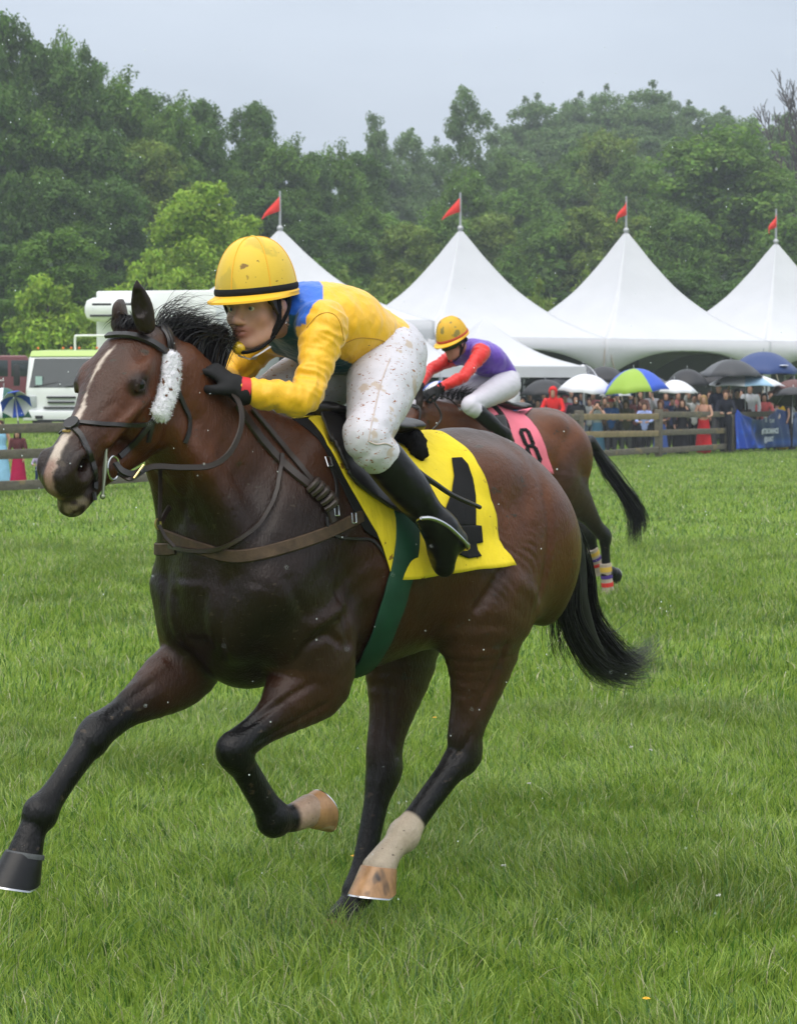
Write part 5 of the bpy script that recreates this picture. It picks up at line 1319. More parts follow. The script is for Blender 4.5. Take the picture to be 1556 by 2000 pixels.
def grass(name, y0, y1, dens, hgt, wid, seg, side, seed, bend=.5):
    r = np.random.default_rng(seed); hw = lambda y: .172 * y + side
    A = (hw(y0) + hw(y1)) * (y1 - y0); n = int(A * dens)
    y = y0 + (y1 - y0) * r.random(n * 2); x = (r.random(n * 2) * 2 - 1) * hw(y1); k = np.abs(x) < hw(y); x, y = x[k][:n], y[k][:n]; n = len(x)
    cl = vnoise(x, y, 5.5, seed + 1) * .6 + vnoise(x, y, 14, seed + 2) * .4; big = vnoise(x, y, .9, seed + 3)
    # gather the blades into tufts
    tx = vnoise(x, y, 9, seed + 4) - .5; ty = vnoise(x, y, 9, seed + 5) - .5; x = x + tx * .06; y = y + ty * .06
    h = hgt * (.45 + .75 * cl + .35 * big * 1.0) * r.uniform(.55, 1.25, n) * (1 + 1.1 * np.clip(vnoise(x, y, 1.7, seed + 20) - .62, 0, 1) + .5 * (r.random(n) < .04))
    a = vnoise(x, y, 2.2, seed + 6) * 9 + r.normal(0, 1.3, n); le = h * bend * r.uniform(.1, 1.3, n)
    wa = r.random(n) * 6.283; w = wid * r.uniform(.6, 1.3, n) * .5
    rows = []; 
    for q in range(seg + 1):
        t = q / seg; cx = x + np.cos(a) * le * t * t; cy = y + np.sin(a) * le * t * t; cz = h * (t - .25 * t * t * (le / h)) ; ww = w * (1 - t ** 1.6)
        rows.append(np.stack([cx - np.cos(wa) * ww, cy - np.sin(wa) * ww, cz], 1))
        if q < seg: rows.append(np.stack([cx + np.cos(wa) * ww, cy + np.sin(wa) * ww, cz], 1))
    K = len(rows); Vv = np.stack(rows, 1); Vv[:, :, 2] += terr(x, y)[:, None]; Vv = Vv.reshape(-1, 3)
    base = np.arange(n) * K; fs = []
    c0 = np.array([.185, .312, .034]); c1 = np.array([.340, .440, .075]); c2 = np.array([.080, .180, .026]); c3 = np.array([.46, .44, .27])  # dark blades colour in shaded gaps; pale ones are dry grass and painted glints
    u = r.random(n)[:, None]; g = vnoise(x, y, 1.1, seed + 8)[:, None]; col = c0 * (1 - u) + c1 * u; col = col * (1 - .40 * (g > .5) * (g - .5) * 2) ; m2 = (r.random(n) < .30)[:, None]; col = np.where(m2, c2 * (.6 + .6 * u), col); m3 = (r.random(n) < .05)[:, None]; col = np.where(m3, c3, col)
    colv = np.repeat(col, K, 0)
    # pointed tip: last face is a triangle; build as quads with a repeated tip column
    tri = np.stack([base + K - 3, base + K - 2, base + K - 1], 1)
    q4 = np.concatenate([np.stack([base + 2 * i, base + 2 * i + 1, base + 2 * i + 3, base + 2 * i + 2], 1) for i in range(seg - 1)]) if seg > 1 else np.zeros((0, 4), int)
    me = bpy.data.meshes.new(name); me.vertices.add(len(Vv)); me.vertices.foreach_set('co', Vv.astype(np.float32).ravel())
    li = np.concatenate([tri.ravel(), q4.ravel()]).astype(np.int32); me.loops.add(len(li)); me.loops.foreach_set('vertex_index', li)
    ls = np.concatenate([np.arange(len(tri)) * 3, len(tri) * 3 + np.arange(len(q4)) * 4]).astype(np.int32); me.polygons.add(len(ls)); me.polygons.foreach_set('loop_start', ls)
    me.polygons.foreach_set('loop_total', np.concatenate([np.full(len(tri), 3), np.full(len(q4), 4)]).astype(np.int32)); me.update(calc_edges=True)
    at_ = me.color_attributes.new('tint', 'FLOAT_COLOR', 'POINT'); cc = np.ones((len(Vv), 4), np.float32); cc[:, :3] = colv; at_.data.foreach_set('color', cc.ravel())
    me.materials.append(M_GRASS); me.polygons.foreach_set('use_smooth', np.ones(len(ls), bool))
    return tag(link(bpy.data.objects.new(name, me)), kind='stuff')
q_ = .15 if DBG else 1.0
grass('grass', 5.2, 12.0, 6600 * q_, .074, .0044, 3, 2.3, 11, .8)
grass('grass', 12.0, 26.0, 1500 * q_, .072, .0085, 2, 3.0, 12, .7)
grass('grass', 26.0, 66.0, 260 * q_, .065, .018, 1, 4.5, 13, .7)
# buttercups and clover heads
M_FLY = mat('buttercup', (.80, .42, .01), rough=.4); M_FLW = mat('clover_flower', (.55, .55, .50), rough=.6); M_STEM = mat('flower_stem', (.08, .2, .03), rough=.6)
def flower(px, py, yellow, first={}):
    g = ground(px, py + 6, 0.06); o = first.get(yellow)
    if o is None:
        mb = MB(); mb.tube([(0, 0, 0), (.006, 0, .05), (.004, .003, .075)], .0012, 5, m=1)
        if yellow:
            for k in range(5):
                a = k * 1.257; mb.ball((.004 + .007 * math.cos(a), .003 + .007 * math.sin(a), .079), .0038, 8, 0, (1, 1, .35))
            mb.ball((.004, .003, .080), .003, 6, 0)
        else:
            for k in range(9):
                a = k * 2.4; mb.ball((.004 + .006 * math.cos(a), .003 + .006 * math.sin(a), .072 + .002 * (k % 3)), .0024, 6, 0)
        o = mb.build('buttercup' if yellow else 'clover', [M_FLY if yellow else M_FLW, M_STEM]); first[yellow] = o
        tag(o, cat='flower', group='small flowers in the grass')
    else: o = o.copy(); link(o)
    o['label'] = 'tiny yellow buttercup in the grass among the hooves' if yellow else 'tiny white clover flower in the open grass right of the hooves'
    o.location = (g[0], g[1], .012); o.rotation_euler = (0, 0, px); return o
for a, b in ((850, 1408), (693, 1684), (655, 1610), (1265, 1968)): flower(a, b, True)
for a, b in ((1233, 1465), (1268, 1470), (1030, 1537), (1402, 1760), (128, 1490), (980, 1700)): flower(a, b, False)

# ------------------------------------------------------------------ trees
M_BARK = mat('bark', (.050, .042, .036), rough=.9, noise=(6, .3), bump=(20, .8, .03, (1, 1, .3)))
def leafmat(name, col, amt=.35):
    m = bpy.data.materials.new(name); m.use_nodes = True; t = m.node_tree; b = t.nodes['Principled BSDF']; b.inputs['Roughness'].default_value = .6; b.inputs['Specular IOR Level'].default_value = .2
    a = t.nodes.new('ShaderNodeAttribute'); a.attribute_name = 'tint'; r = t.nodes.new('ShaderNodeRGB'); r.outputs[0].default_value = (*col, 1)
    mu = t.nodes.new('ShaderNodeMixRGB'); mu.blend_type = 'MULTIPLY'; mu.inputs[0].default_value = 1; t.links.new(r.outputs[0], mu.inputs[1]); t.links.new(a.outputs['Color'], mu.inputs[2]); t.links.new(mu.outputs[0], b.inputs['Base Color'])
    tr = t.nodes.new('ShaderNodeBsdfTranslucent'); t.links.new(mu.outputs[0], tr.inputs['Color']); ms = t.nodes.new('ShaderNodeMixShader'); ms.inputs[0].default_value = amt
    t.links.new(b.outputs[0], ms.inputs[1]); t.links.new(tr.outputs[0], ms.inputs[2]); t.links.new(ms.outputs[0], t.nodes['Material Output'].inputs['Surface']); return m
def crown_mesh(name, r, lobes, nclump, nleaf, leaf, spread, m):
    """lobes: list of (centre, radii); clumps sit mostly near the lobes' skin; leaves fill each clump"""
    L = np.array([c for c, q in lobes], float); R = np.array([q for c, q in lobes], float); wts = (R.prod(1)) ** (2 / 3); wts /= wts.sum()
    k = r.choice(len(L), nclump, p=wts); d = r.normal(0, 1, (nclump, 3)); d /= np.linalg.norm(d, axis=1)[:, None]; d[:, 2] = np.where(d[:, 2] < -.35, -d[:, 2] * .6, d[:, 2])
    C = L[k] + d * R[k] * (r.uniform(.35, 1.2, nclump) ** .7)[:, None]; tone = r.uniform(.72, 1.25, nclump); cs = spread * r.uniform(.6, 1.35, nclump)
    n = nclump * nleaf; kk = np.repeat(np.arange(nclump), nleaf); e = r.normal(0, 1, (n, 3)); e /= np.linalg.norm(e, axis=1)[:, None]
    P = C[kk] + e * (cs[kk] * r.random(n) ** .45)[:, None] * np.array([1, 1, .72])
    nn = e * .7 + np.array([0, 0, .55]) + r.normal(0, .45, (n, 3)); nn /= np.linalg.norm(nn, axis=1)[:, None]; a = np.cross(nn, r.normal(0, 1, (n, 3))); a /= np.linalg.norm(a, axis=1)[:, None]; b = np.cross(nn, a)
    s = (leaf * r.uniform(.6, 1.35, n))[:, None]
    V = np.stack([P - a * s, P - b * s * .55 + nn * s * .15, P + a * s, P + b * s * .55 + nn * s * .15], 1).reshape(-1, 3); F = np.arange(n * 4).reshape(-1, 4)
    tc = (tone[kk] * r.uniform(.85, 1.18, n))[:, None] * np.array([1, 1, 1]) * (1 + (r.random(n) - .5)[:, None] * np.array([.25, 0, .1])); return V, F, np.repeat(tc, 4, 0)
def make_tree(kind, seed, m, h=16.0, cw=9.0, leaf=.15, dens=1.0, trunk=.25):
    r = np.random.default_rng(seed); root = empty('tree'); lobes = []
    if kind == 'broad': 
        for i in range(22):
            a = i * 2.4 + r.random(); t = (i + .5) / 22; z = h * (.20 + .74 * t); env = math.sin(math.pi * (.18 + .74 * t)) ** .6; rr = cw * .36 * env * r.uniform(.5, 1.05); q = cw * r.uniform(.10, .19)
            lobes.append(((rr * math.cos(a), rr * math.sin(a), z), (q, q, h * r.uniform(.055, .10))))
        lobes.append(((0, 0, h * .80), (cw * .24, cw * .24, h * .15))); lobes.append(((0, 0, h * .52), (cw * .36, cw * .36, h * .26))); lobes.append(((0, 0, h * .26), (cw * .30, cw * .30, h * .16)))
    elif kind == 'tall':
        for i in range(17):
            t = i / 16; a = i * 2.4; w = cw * (.13 + .15 * math.sin(math.pi * (t * .75 + .15))) * r.uniform(.75, 1.25); q = r.uniform(.3, 1.3)
            lobes.append(((cw * .2 * (1 - .5 * t) * math.cos(a) * q, cw * .2 * (1 - .5 * t) * math.sin(a) * q, h * (.12 + .80 * t)), (w, w * .9, h * r.uniform(.07, .12))))
    elif kind == 'open':
        for i in range(20):
            a = i * 2.4; t = i / 19; rr = cw * .34 * math.sin(math.pi * (.22 + .6 * t)) * r.uniform(.3, 1.15)
            lobes.append(((rr * math.cos(a), rr * math.sin(a), h * (.26 + .68 * t)), (cw * r.uniform(.10, .19), cw * r.uniform(.10, .17), h * r.uniform(.05, .09))))
    elif kind == 'bush':
        for i in range(7):
            a = i * 2.4; rr = cw * .28 * r.random(); lobes.append(((rr * math.cos(a), rr * math.sin(a), h * r.uniform(.22, .74)), (cw * .25, cw * .25, h * .22)))
    ncl = int(420 * dens * (cw / 9) * (h / 16)); nl = 70 if not DBG else 14; lf = leaf if not DBG else leaf * 2
    V, F, c = crown_mesh('crown', r, lobes, ncl, nl, lf, cw * .085, m)
    mesh_np('crown', V, F, m, root, smooth=False, cols=c)
    mb = MB(); tr = trunk; mb.tube([(0, 0, -1), (0, 0, h * .15), (tr * .3, 0, h * .4), (0, tr * .4, h * .72)], [tr * 1.3, tr, tr * .75, tr * .3], 9)
    for i, (cc, q) in enumerate(lobes[:10]):
        z0 = max(h * .2, cc[2] - h * .22); mb.tube([(0, 0, z0), (cc[0] * .5, cc[1] * .5, (z0 + cc[2]) / 2 + .3), cc], [tr * .45, tr * .28, tr * .10], 6)
    mb.build('trunk', M_BARK, root); return root
LM = {k: leafmat('leaves_' + k, c) for k, c in dict(dark=(.080, .160, .026), mid=(.120, .225, .030), blue=(.125, .210, .062), bright=(.25, .39, .033), olive=(.165, .245, .036), bigg=(.135, .245, .030)).items()}  # blue leaves are lighter and bluer: distance haze put into their colour
TP = dict(bd=make_tree('broad', 1, LM['dark']), bm=make_tree('broad', 2, LM['mid']), bb=make_tree('broad', 3, LM['bright'], h=12, cw=9), bo=make_tree('broad', 4, LM['olive']), bg=make_tree('broad', 9, LM['bigg'], dens=1.3),
          bx=make_tree('broad', 14, LM['blue']),
          td=make_tree('tall', 5, LM['dark'], cw=7), tm=make_tree('tall', 6, LM['mid'], cw=7), tb=make_tree('tall', 7, LM['blue'], cw=7), op=make_tree('open', 8, LM['blue'], cw=9, dens=.6), bu=make_tree('bush', 10, LM['olive'], h=6, cw=6.5, dens=1.6), br=make_tree('bush', 11, LM['bright'], h=6, cw=6.5, dens=1.6), od=make_tree('open', 12, LM['dark'], cw=8, dens=.8))
TH = dict(bx=16, bd=16, bm=16, bb=12, bo=16, bg=16, td=16, tm=16, tb=16, op=16, bu=6, br=6, od=16); TW = dict(bx=9, bd=9, bm=9, bb=9, bo=9, bg=9, td=7, tm=7, tb=7, op=9, bu=6.5, br=6.5, od=8)
used_proto = set()
def tree(kind, px, ptop, wpx, D, label, group, seed=0):
    p = TP[kind]; x = (px - 778) * D / F_PX; z0 = T(x, D); top = at(px, ptop, D)[2]; hh = top - z0; w = wpx * D / F_PX
    if kind in used_proto:
        o = p.copy(); link(o)
        for ch in p.children: c = ch.copy(); c.parent = o; link(c)
    else: o = p; used_proto.add(kind)
    o.location = (x, D, z0 - .1); o.scale = (w / TW[kind] * (1.28 if kind[0] == 'b' else 1.05), w / TW[kind] * (1.28 if kind[0] == 'b' else 1.05), hh / (TH[kind] * .985)); o.rotation_euler = (0, 0, px * .37 + seed)
    tag(o, label, 'tree', group); return o
GW = 'trees of the dark wood on the left'; GH = 'hazy trees on the far hill'; GM = 'trees behind the white tents'; GY = 'young bright green trees by the truck'
W1 = 'tall dense tree of the dark wood rising behind the truck and the front rider'
for i, (k, px, pt, w, D) in enumerate([('bd', 12, 12, 150, 118), ('bd', 75, 70, 170, 122), ('bm', 118, 66, 120, 128), ('bd', 160, 110, 170, 120), ('td', 182, 78, 100, 131), ('bm', 225, 145, 170, 124), ('bd', 290, 165, 150, 127), ('bm', 340, 190, 130, 123),
        ('bd', 395, 184, 120, 133), ('bd', 400, 235, 150, 128), ('bo', 300, 265, 160, 119), ('bd', 190, 240, 190, 116), ('bm', 70, 215, 190, 114), ('bd', 0, 150, 190, 113), ('td', 25, 330, 130, 108), ('bd', 120, 340, 180, 110), ('bd', 230, 340, 160, 111),
        ('bd', 500, 190, 120, 138), ('bd', 515, 262, 140, 135), ('bm', 560, 272, 130, 134), ('bd', 610, 290, 120, 138), ('bm', 655, 283, 120, 140), ('bd', 700, 288, 130, 146), ('bm', 440, 300, 120, 131), ('bd', 520, 360, 150, 124), ('bd', 600, 400, 150, 126), ('bm', 660, 420, 150, 128), ('bd', 340, 330, 170, 122), ('bd', 430, 400, 150, 121), ('bd', -60, 40, 200, 121), ('bd', -40, 300, 200, 112)]):
    tree(k, px, pt, w, D, W1, GW, i)
for k, px, pt, w, D, l in [('bb', 385, 358, 215, 96, 'bright yellow-green tree just above the front rider\'s helmet, tallest of the bright ones'), ('bb', 455, 420, 150, 99, 'bright green tree right behind the yellow helmet'), ('br', 290, 470, 150, 93, 'round bright green young tree between the truck roof and the helmet'),
                           ('bm', 120, 440, 190, 95, 'mid-green tree above the white truck cab'), ('br', 95, 520, 170, 90, 'leafy green bush tree directly behind the maroon car and truck'), ('br', 365, 505, 130, 90, 'low bright bush tree over the white truck body'), ('br', 215, 560, 130, 89, 'low bright bush behind the cooling unit of the truck'), ('bd', 10, 470, 130, 99, 'dark shady tree at the left edge above the maroon car')]:
    tree(k, px, pt, w, D, l, GY)
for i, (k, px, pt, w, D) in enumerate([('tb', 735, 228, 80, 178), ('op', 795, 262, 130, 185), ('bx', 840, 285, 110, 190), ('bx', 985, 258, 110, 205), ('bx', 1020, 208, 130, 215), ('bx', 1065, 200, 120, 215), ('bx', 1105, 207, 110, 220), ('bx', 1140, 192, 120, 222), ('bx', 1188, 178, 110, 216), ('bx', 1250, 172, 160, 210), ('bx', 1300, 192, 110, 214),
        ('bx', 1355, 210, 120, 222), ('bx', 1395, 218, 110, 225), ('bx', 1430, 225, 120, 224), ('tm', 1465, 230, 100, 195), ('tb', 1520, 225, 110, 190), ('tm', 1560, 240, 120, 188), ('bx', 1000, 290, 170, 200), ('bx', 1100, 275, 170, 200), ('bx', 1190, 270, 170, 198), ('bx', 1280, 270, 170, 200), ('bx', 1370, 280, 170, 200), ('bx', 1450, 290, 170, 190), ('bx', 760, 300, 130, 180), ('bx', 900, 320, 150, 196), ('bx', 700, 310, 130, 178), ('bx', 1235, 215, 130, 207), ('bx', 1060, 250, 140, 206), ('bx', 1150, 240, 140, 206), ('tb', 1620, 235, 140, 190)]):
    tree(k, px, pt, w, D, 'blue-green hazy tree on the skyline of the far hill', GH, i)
tree('op', 908, 186, 135, 168, 'tall lone spreading tree standing clear of the skyline above the second tent peak', GM)
tree('bg', 1405, 255, 300, 138, 'big broad round-crowned green tree between the last two tent peaks', GM)
for i, (k, px, pt, w, D) in enumerate([('bm', 740, 400, 150, 130), ('bo', 800, 430, 140, 125), ('bm', 900, 325, 130, 140), ('bm', 870, 400, 150, 134), ('bo', 960, 410, 150, 136), ('bm', 1020, 365, 150, 150), ('bm', 1060, 430, 160, 132), ('bm', 1140, 265, 150, 165), ('bo', 1190, 250, 140, 160), ('bm', 1240, 300, 140, 156), ('bm', 1000, 300, 150, 170), ('bm', 1100, 330, 160, 160),
        ('bo', 1150, 400, 150, 132), ('bu', 1040, 540, 130, 100), ('bu', 690, 520, 150, 104), ('bo', 1230, 420, 160, 130), ('bu', 1160, 520, 140, 105), ('bm', 1320, 400, 160, 128), ('bm', 1500, 330, 180, 145), ('bd', 1330, 520, 180, 112), ('bd', 1440, 540, 190, 110), ('bm', 1540, 420, 170, 125), ('bd', 1540, 560, 140, 108), ('bu', 780, 520, 150, 102), ('bd', 960, 520, 170, 112), ('bd', 1240, 540, 160, 112), ('bm', 640, 500, 140, 110), ('bu', 560, 540, 140, 103), ('bm', 1620, 380, 190, 130), ('bd', 860, 540, 150, 110)]):
    tree(k, px, pt, w, D, 'green tree in the wood behind the white tents, one of many that merge', GM, i)
for k in list(TP):
    if k not in used_proto:
        for c in list(TP[k].children): bpy.data.objects.remove(c)
        bpy.data.objects.remove(TP[k])
# undergrowth below and between the trunks
r = np.random.default_rng(77); Vs = []; Fs = []; Cs = []; nb = 0
for (y0_, y1_, n_, hh_, half) in ((124, 132, 520, 7.0, 34), (146, 160, 420, 7.0, 42), (205, 235, 700, 11.0, 70), (122, 150, 1500, 13.0, -95), (200, 240, 800, 15.0, -150)):
    L_ = []
    for i in range(n_ // 10):
        x_ = r.uniform(-half, half) if half > 0 else r.choice((-1, 1)) * r.uniform(34 if half > -100 else 60, -half); y_ = r.uniform(y0_, y1_); z_ = T(x_, y_); L_.append(((x_, y_, z_ + hh_ * .22), (3.2, 2.4, hh_ * r.uniform(.4, .7))))
    V, F, c = crown_mesh('u', r, L_, n_, 60 if not DBG else 14, .24 if not DBG else .4, 1.1, None); Vs.append(V); Fs.append(F + nb); nb += len(V); Cs.append(c)
tag(mesh_np('undergrowth', np.concatenate(Vs), np.concatenate(Fs), LM['dark'], smooth=False, cols=np.concatenate(Cs)), kind='stuff')
# bare tree on the skyline, far right
mb = MB(); r_ = random.Random(12)
def twig(p, d, L, rad, dep):
    q = [p + d * L * t + np.array([r_.uniform(-1, 1), r_.uniform(-1, 1), r_.uniform(-1, 1)]) * L * .06 * (t > 0) for t in (0, .35, .7, 1)]
    mb.tube(q, [rad, rad * .85, rad * .72, rad * .6], 4, cap=False)
    if dep > 0:
        for i in range(3 if dep > 1 else 4): twig(q[r_.choice((2, 3, 3))], nrm(d + np.array([r_.uniform(-1, 1), r_.uniform(-1, 1), r_.uniform(.1, 1.0)]) * .62), L * r_.uniform(.55, .8), rad * .68, dep - 1)
bx = (1522 - 778) * 150 / F_PX; b0 = np.array([0, 0, 0.0]); twig(b0, np.array([0, 0, 1.0]), 9.0, .30, 5)
bare = mb.build('bare_tree', M_BARK); bare.location = (bx, 150, T(bx, 150) - .3)
bpy.context.view_layer.update(); _zt = max(v[2] for v in mb.V); _k = (at(1530, 128, 150)[2] - bare.location[2]) / _zt; bare.scale = (_k, _k, _k)
tag(bare, 'leafless grey tree with fine twigs against the sky at the right edge', 'tree')
# ------------------------------------------------------------------ split-rail fence
M_WOOD = mat('weathered_wood', (.115, .10, .075), rough=.85, noise=(5, .35, (1, 1, 4)), bump=(30, .7, .01, (1, 1, .15)), spots=[(2.6, .60, (.20, .155, .075))])
M_WOODL = mat('newer_wood', (.22, .165, .085), rough=.8, noise=(5, .3), bump=(30, .6, .01))
FA = np.array([-6.04, 37.4]); FD = nrm(np.array([6.6, 60.3]) - FA); STEP = 4.84; A0 = np.array([6.6, 60.3])
FENCE_ANG = math.atan2(FD[1], FD[0])
def fpos(t): q = A0 + FD * t; return np.array([q[0], q[1], T(q[0], q[1])])
def fence(name, ts, label, lighter=()):
    root = empty(name, (0, 0, 0)); tag(root, label, 'fence'); rr = random.Random(len(ts))
    for t in ts:
        p = fpos(t); mb = MB(); mb.box(p + [0, 0, .58], (.19, .17, 1.28), FENCE_ANG + rr.uniform(-.1, .1), bev=.02); mb.build('post', M_WOOD, root)
    for a, b in zip(ts, ts[1:]):
        for k, h in enumerate((1.06, .63, .18)):
            p, q = fpos(a), fpos(b); off = np.array([-FD[1], FD[0], 0]) * -.02; z1, z2 = h + rr.uniform(-.03, .03), h + rr.uniform(-.03, .03); m = (p + q) / 2 + off + [0, 0, (z1 + z2) / 2]
            L = np.linalg.norm(q - p) - .2; d = nrm(q - p + [0, 0, z2 - z1]); n = nrm(np.cross(d, [0, 0, 1])); u = np.cross(n, d); R = np.stack([d, n, u], 1)
            mb = MB(); mb.box(m, (L, .07, .15), R=R, bev=.012); mb.build('rail', M_WOODL if (a, k) in lighter else M_WOOD, root)
    return root
ts_all = [-29.04 + STEP * i for i in range(10)]
fence('fence', [STEP * i for i in range(-8, 2)], 'weathered brown three-rail wooden fence between the racetrack and the crowd', {(STEP * -1, 1), (STEP * -1, 0)})
fence('fence', [STEP * i + .35 for i in range(1, 5)], 'end stretch of wooden fence carrying the blue banner')

# ------------------------------------------------------------------ banner
M_BAN = bpy.data.materials.new('banner_print'); M_BAN.use_nodes = True
_t = M_BAN.node_tree; _b = _t.nodes['Principled BSDF']; _b.inputs['Roughness'].default_value = .45
_a = _t.nodes.new('ShaderNodeAttribute'); _a.attribute_name = 'tint'; _t.links.new(_a.outputs['Color'], _b.inputs['Base Color'])
W_, H_ = 7.2, 1.10; nu, nv = 110, 26; bV = []; bC = []
for j in range(nv):
    for i in range(nu):
        u = i / (nu - 1); v = j / (nv - 1); x = u * W_; sag = .30 * (math.sin(math.pi * min(1, (x / 3.4))) if x < 3.4 else .35 * math.sin(math.pi * (x - 3.4) / 3.8)) * v
        z = .10 + H_ * v - sag - (.04 * u)
        ang = math.atan2(x - .05, (1.2 - z) + .02); yy = -.14 - .035 * math.sin(ang * 15) * min(1, x / .4) * (1 - .5 * u) - .02 * math.sin(x * 9 + z * 5)
        bV.append((x, yy, z)); nz = mnoise.noise(Vector((x * 3, z * 4, 0))); br = max(0, min(1, (2.1 - x - z * .9) * 1.4 + nz * 1.2)); br2 = max(0, 1 - abs(z - .24) / .14) * .8 * (x > 1.2)
        c = np.array((.012, .040, .170)) * (1 - br) + np.array((.020, .075, .56)) * br; c = c + np.array((.01, .09, .30)) * max(0, nz - .25) * 3 * br + np.array((.01, .05, .25)) * br2; bC.append(c)
bF = np.array([[j * nu + i, j * nu + i + 1, (j + 1) * nu + i + 1, (j + 1) * nu + i] for j in range(nv - 1) for i in range(nu - 1)])
ban = mesh_np('banner', np.array(bV), bF, M_BAN, cols=np.array(bC)); p = fpos(STEP + .25); ban.location = Vector(p); ban.rotation_euler = (0, 0, FENCE_ANG)
ban.modifiers.new('s', 'SOLIDIFY').thickness = .004
tag(ban, 'blue vinyl banner with white lettering hung on the fence by the crowd', 'banner')
M_TXT = mat('banner_white', (.72, .76, .86), rough=.5)
def text(body, size, loc, parent, m, name='lettering', rot=(math.pi / 2, 0, 0), bold=0.0, ext=.003):
    cu = bpy.data.curves.new(name, 'FONT'); cu.body = body; cu.size = size; cu.extrude = ext; cu.offset = bold; cu.align_x = 'LEFT'; o = bpy.data.objects.new(name, cu); link(o, parent); o.location = loc; o.rotation_euler = rot; cu.materials.append(m); bpy.context.view_layer.update(); me = bpy.data.meshes.new_from_object(o.evaluated_get(bpy.context.evaluated_depsgraph_get())); bpy.data.objects.remove(o); o = link(bpy.data.objects.new(name, me), parent); o.location = loc; o.rotation_euler = rot; return o
text('TI', .21, (1.95, -.25, .82), ban, M_TXT, bold=.004); text('TLAN', .16, (2.32, -.25, .80), ban, M_TXT)
text('#ITSROMANCE', .20, (1.72, -.25, .50), ban, M_TXT, bold=.006); text('@SAINT', .20, (1.92, -.25, .27), ban, M_TXT, bold=.003)

# ------------------------------------------------------------------ tents
M_VINYL = mat('white_vinyl', (.52, .53, .56), rough=.45, spec=.4, noise=(.6, .04), bump=[(1.4, .35, .05)])
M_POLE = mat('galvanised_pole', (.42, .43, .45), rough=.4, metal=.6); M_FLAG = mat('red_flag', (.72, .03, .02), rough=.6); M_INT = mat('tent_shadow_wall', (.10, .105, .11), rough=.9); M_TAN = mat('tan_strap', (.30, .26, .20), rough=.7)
_pr = catmull([(0, 1, 0), (.08, .875, 0), (.19, .70, 0), (.37, .455, 0), (.59, .245, 0), (.8, .105, 0), (1, 0, 0)], 8); PRX, PRY = _pr[:, 0], _pr[:, 1]
def marquee(cx, cy, ang, S, eave, peak, label, flag_dir, conc=1.62):
    root = empty('marquee', (cx, cy, T(cx, cy)), ang); tag(root, label, 'tent', 'row of white peaked marquee tents'); h = S / 2
    V = []; F = []; NR_, NS_ = 26, 24
    for k in range(4):
        ca_, sa_ = math.cos(k * math.pi / 2), math.sin(k * math.pi / 2); base = len(V)
        for i in range(NR_ + 1):
            r = (i / NR_); z = eave + (peak - eave) * float(np.interp(r, PRX, PRY))
            for j in range(NS_ + 1):
                u = -1 + 2 * j / NS_; x = u * r * h; y = -r * h; zz = z - .10 * (1 - u * u) * math.sin(math.pi * r) + .004 * math.sin(u * 40) * r
                V.append((x * ca_ - y * sa_, x * sa_ + y * ca_, zz))
        for i in range(NR_):
            for j in range(NS_): q = base + i * (NS_ + 1) + j; F.append((q, q + NS_ + 1, q + NS_ + 2, q + 1))
    ro = mesh_np('roof', np.array(V), np.array(F), M_VINYL, root); ro.modifiers.new('s', 'SOLIDIFY').thickness = .02
    for k in range(4):
        a = k * math.pi / 2; c, s = math.cos(a), math.sin(a); R = lambda x, y, z: (x * c - y * s, x * s + y * c, z)
        V = []; F = []; n = 40
        for i in range(n + 1):
            x = -h + S * i / n; t = abs(x) / h; zb = eave - .34 - (max(0, t - .05) ** 2.2) * 1.0
            V += [R(x, -h - .012, eave), R(x, -h - .012, eave - .30), R(x, -h - .004, zb)]
        for i in range(n): 
            for q in range(2): F.append((i * 3 + q, (i + 1) * 3 + q, (i + 1) * 3 + q + 1, i * 3 + q + 1))
        v = mesh_np('valance', np.array(V), np.array(F), M_VINYL, root); v.modifiers.new('s', 'SOLIDIFY').thickness = .008
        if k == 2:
            mb = MB(); mb.box((0, h - .06, eave / 2 - .1), (S - .2, .02, eave - .2)); mb.build('shade_wall', M_INT, root)  # dark-coloured sheet standing for the shade inside the tent
        mb = MB(); px_, py_, _z = R(-h + .05, -h + .05, 0); mb.tube([(px_, py_, 0), (px_, py_, eave)], .055, 10); mb.build('leg', M_POLE, root)
        mb = MB(); ox, oy, _ = R(-h - .55, -h - .55, 0); mb.tube([(px_, py_, eave - .05), (ox, oy, 0)], .018, 5); mb.build('guy_strap', M_TAN, root)
    mb = MB(); mb.tube([(0, 0, peak - 1.2), (0, 0, peak + 1.12)], [.05, .03], 8); mb.ball((0, 0, peak), .10, 10); fp = mb.build('mast', M_POLE, root)
    V = []; F = []; n = 14; d = np.array([math.cos(flag_dir - ang), math.sin(flag_dir - ang), 0]); pr = np.array([-d[1], d[0], 0])
    for i in range(n + 1):
        t = i / n; w = .46 * (1 - t); zz = peak + .98 - t * .62 - .12 * t * t; b = d * (.62 * t) + pr * .06 * math.sin(t * 7)
        V += [b + [0, 0, zz], b + pr * .02 + [0, 0, zz - w]]
    for i in range(n): F.append((2 * i, 2 * i + 2, 2 * i + 3, 2 * i + 1))
    fl = mesh_np('flag', np.array(V), np.array(F), M_FLAG, root); fl.modifiers.new('s', 'SOLIDIFY').thickness = .006
    return root
ROWA = math.atan2(3.4, 5.5)
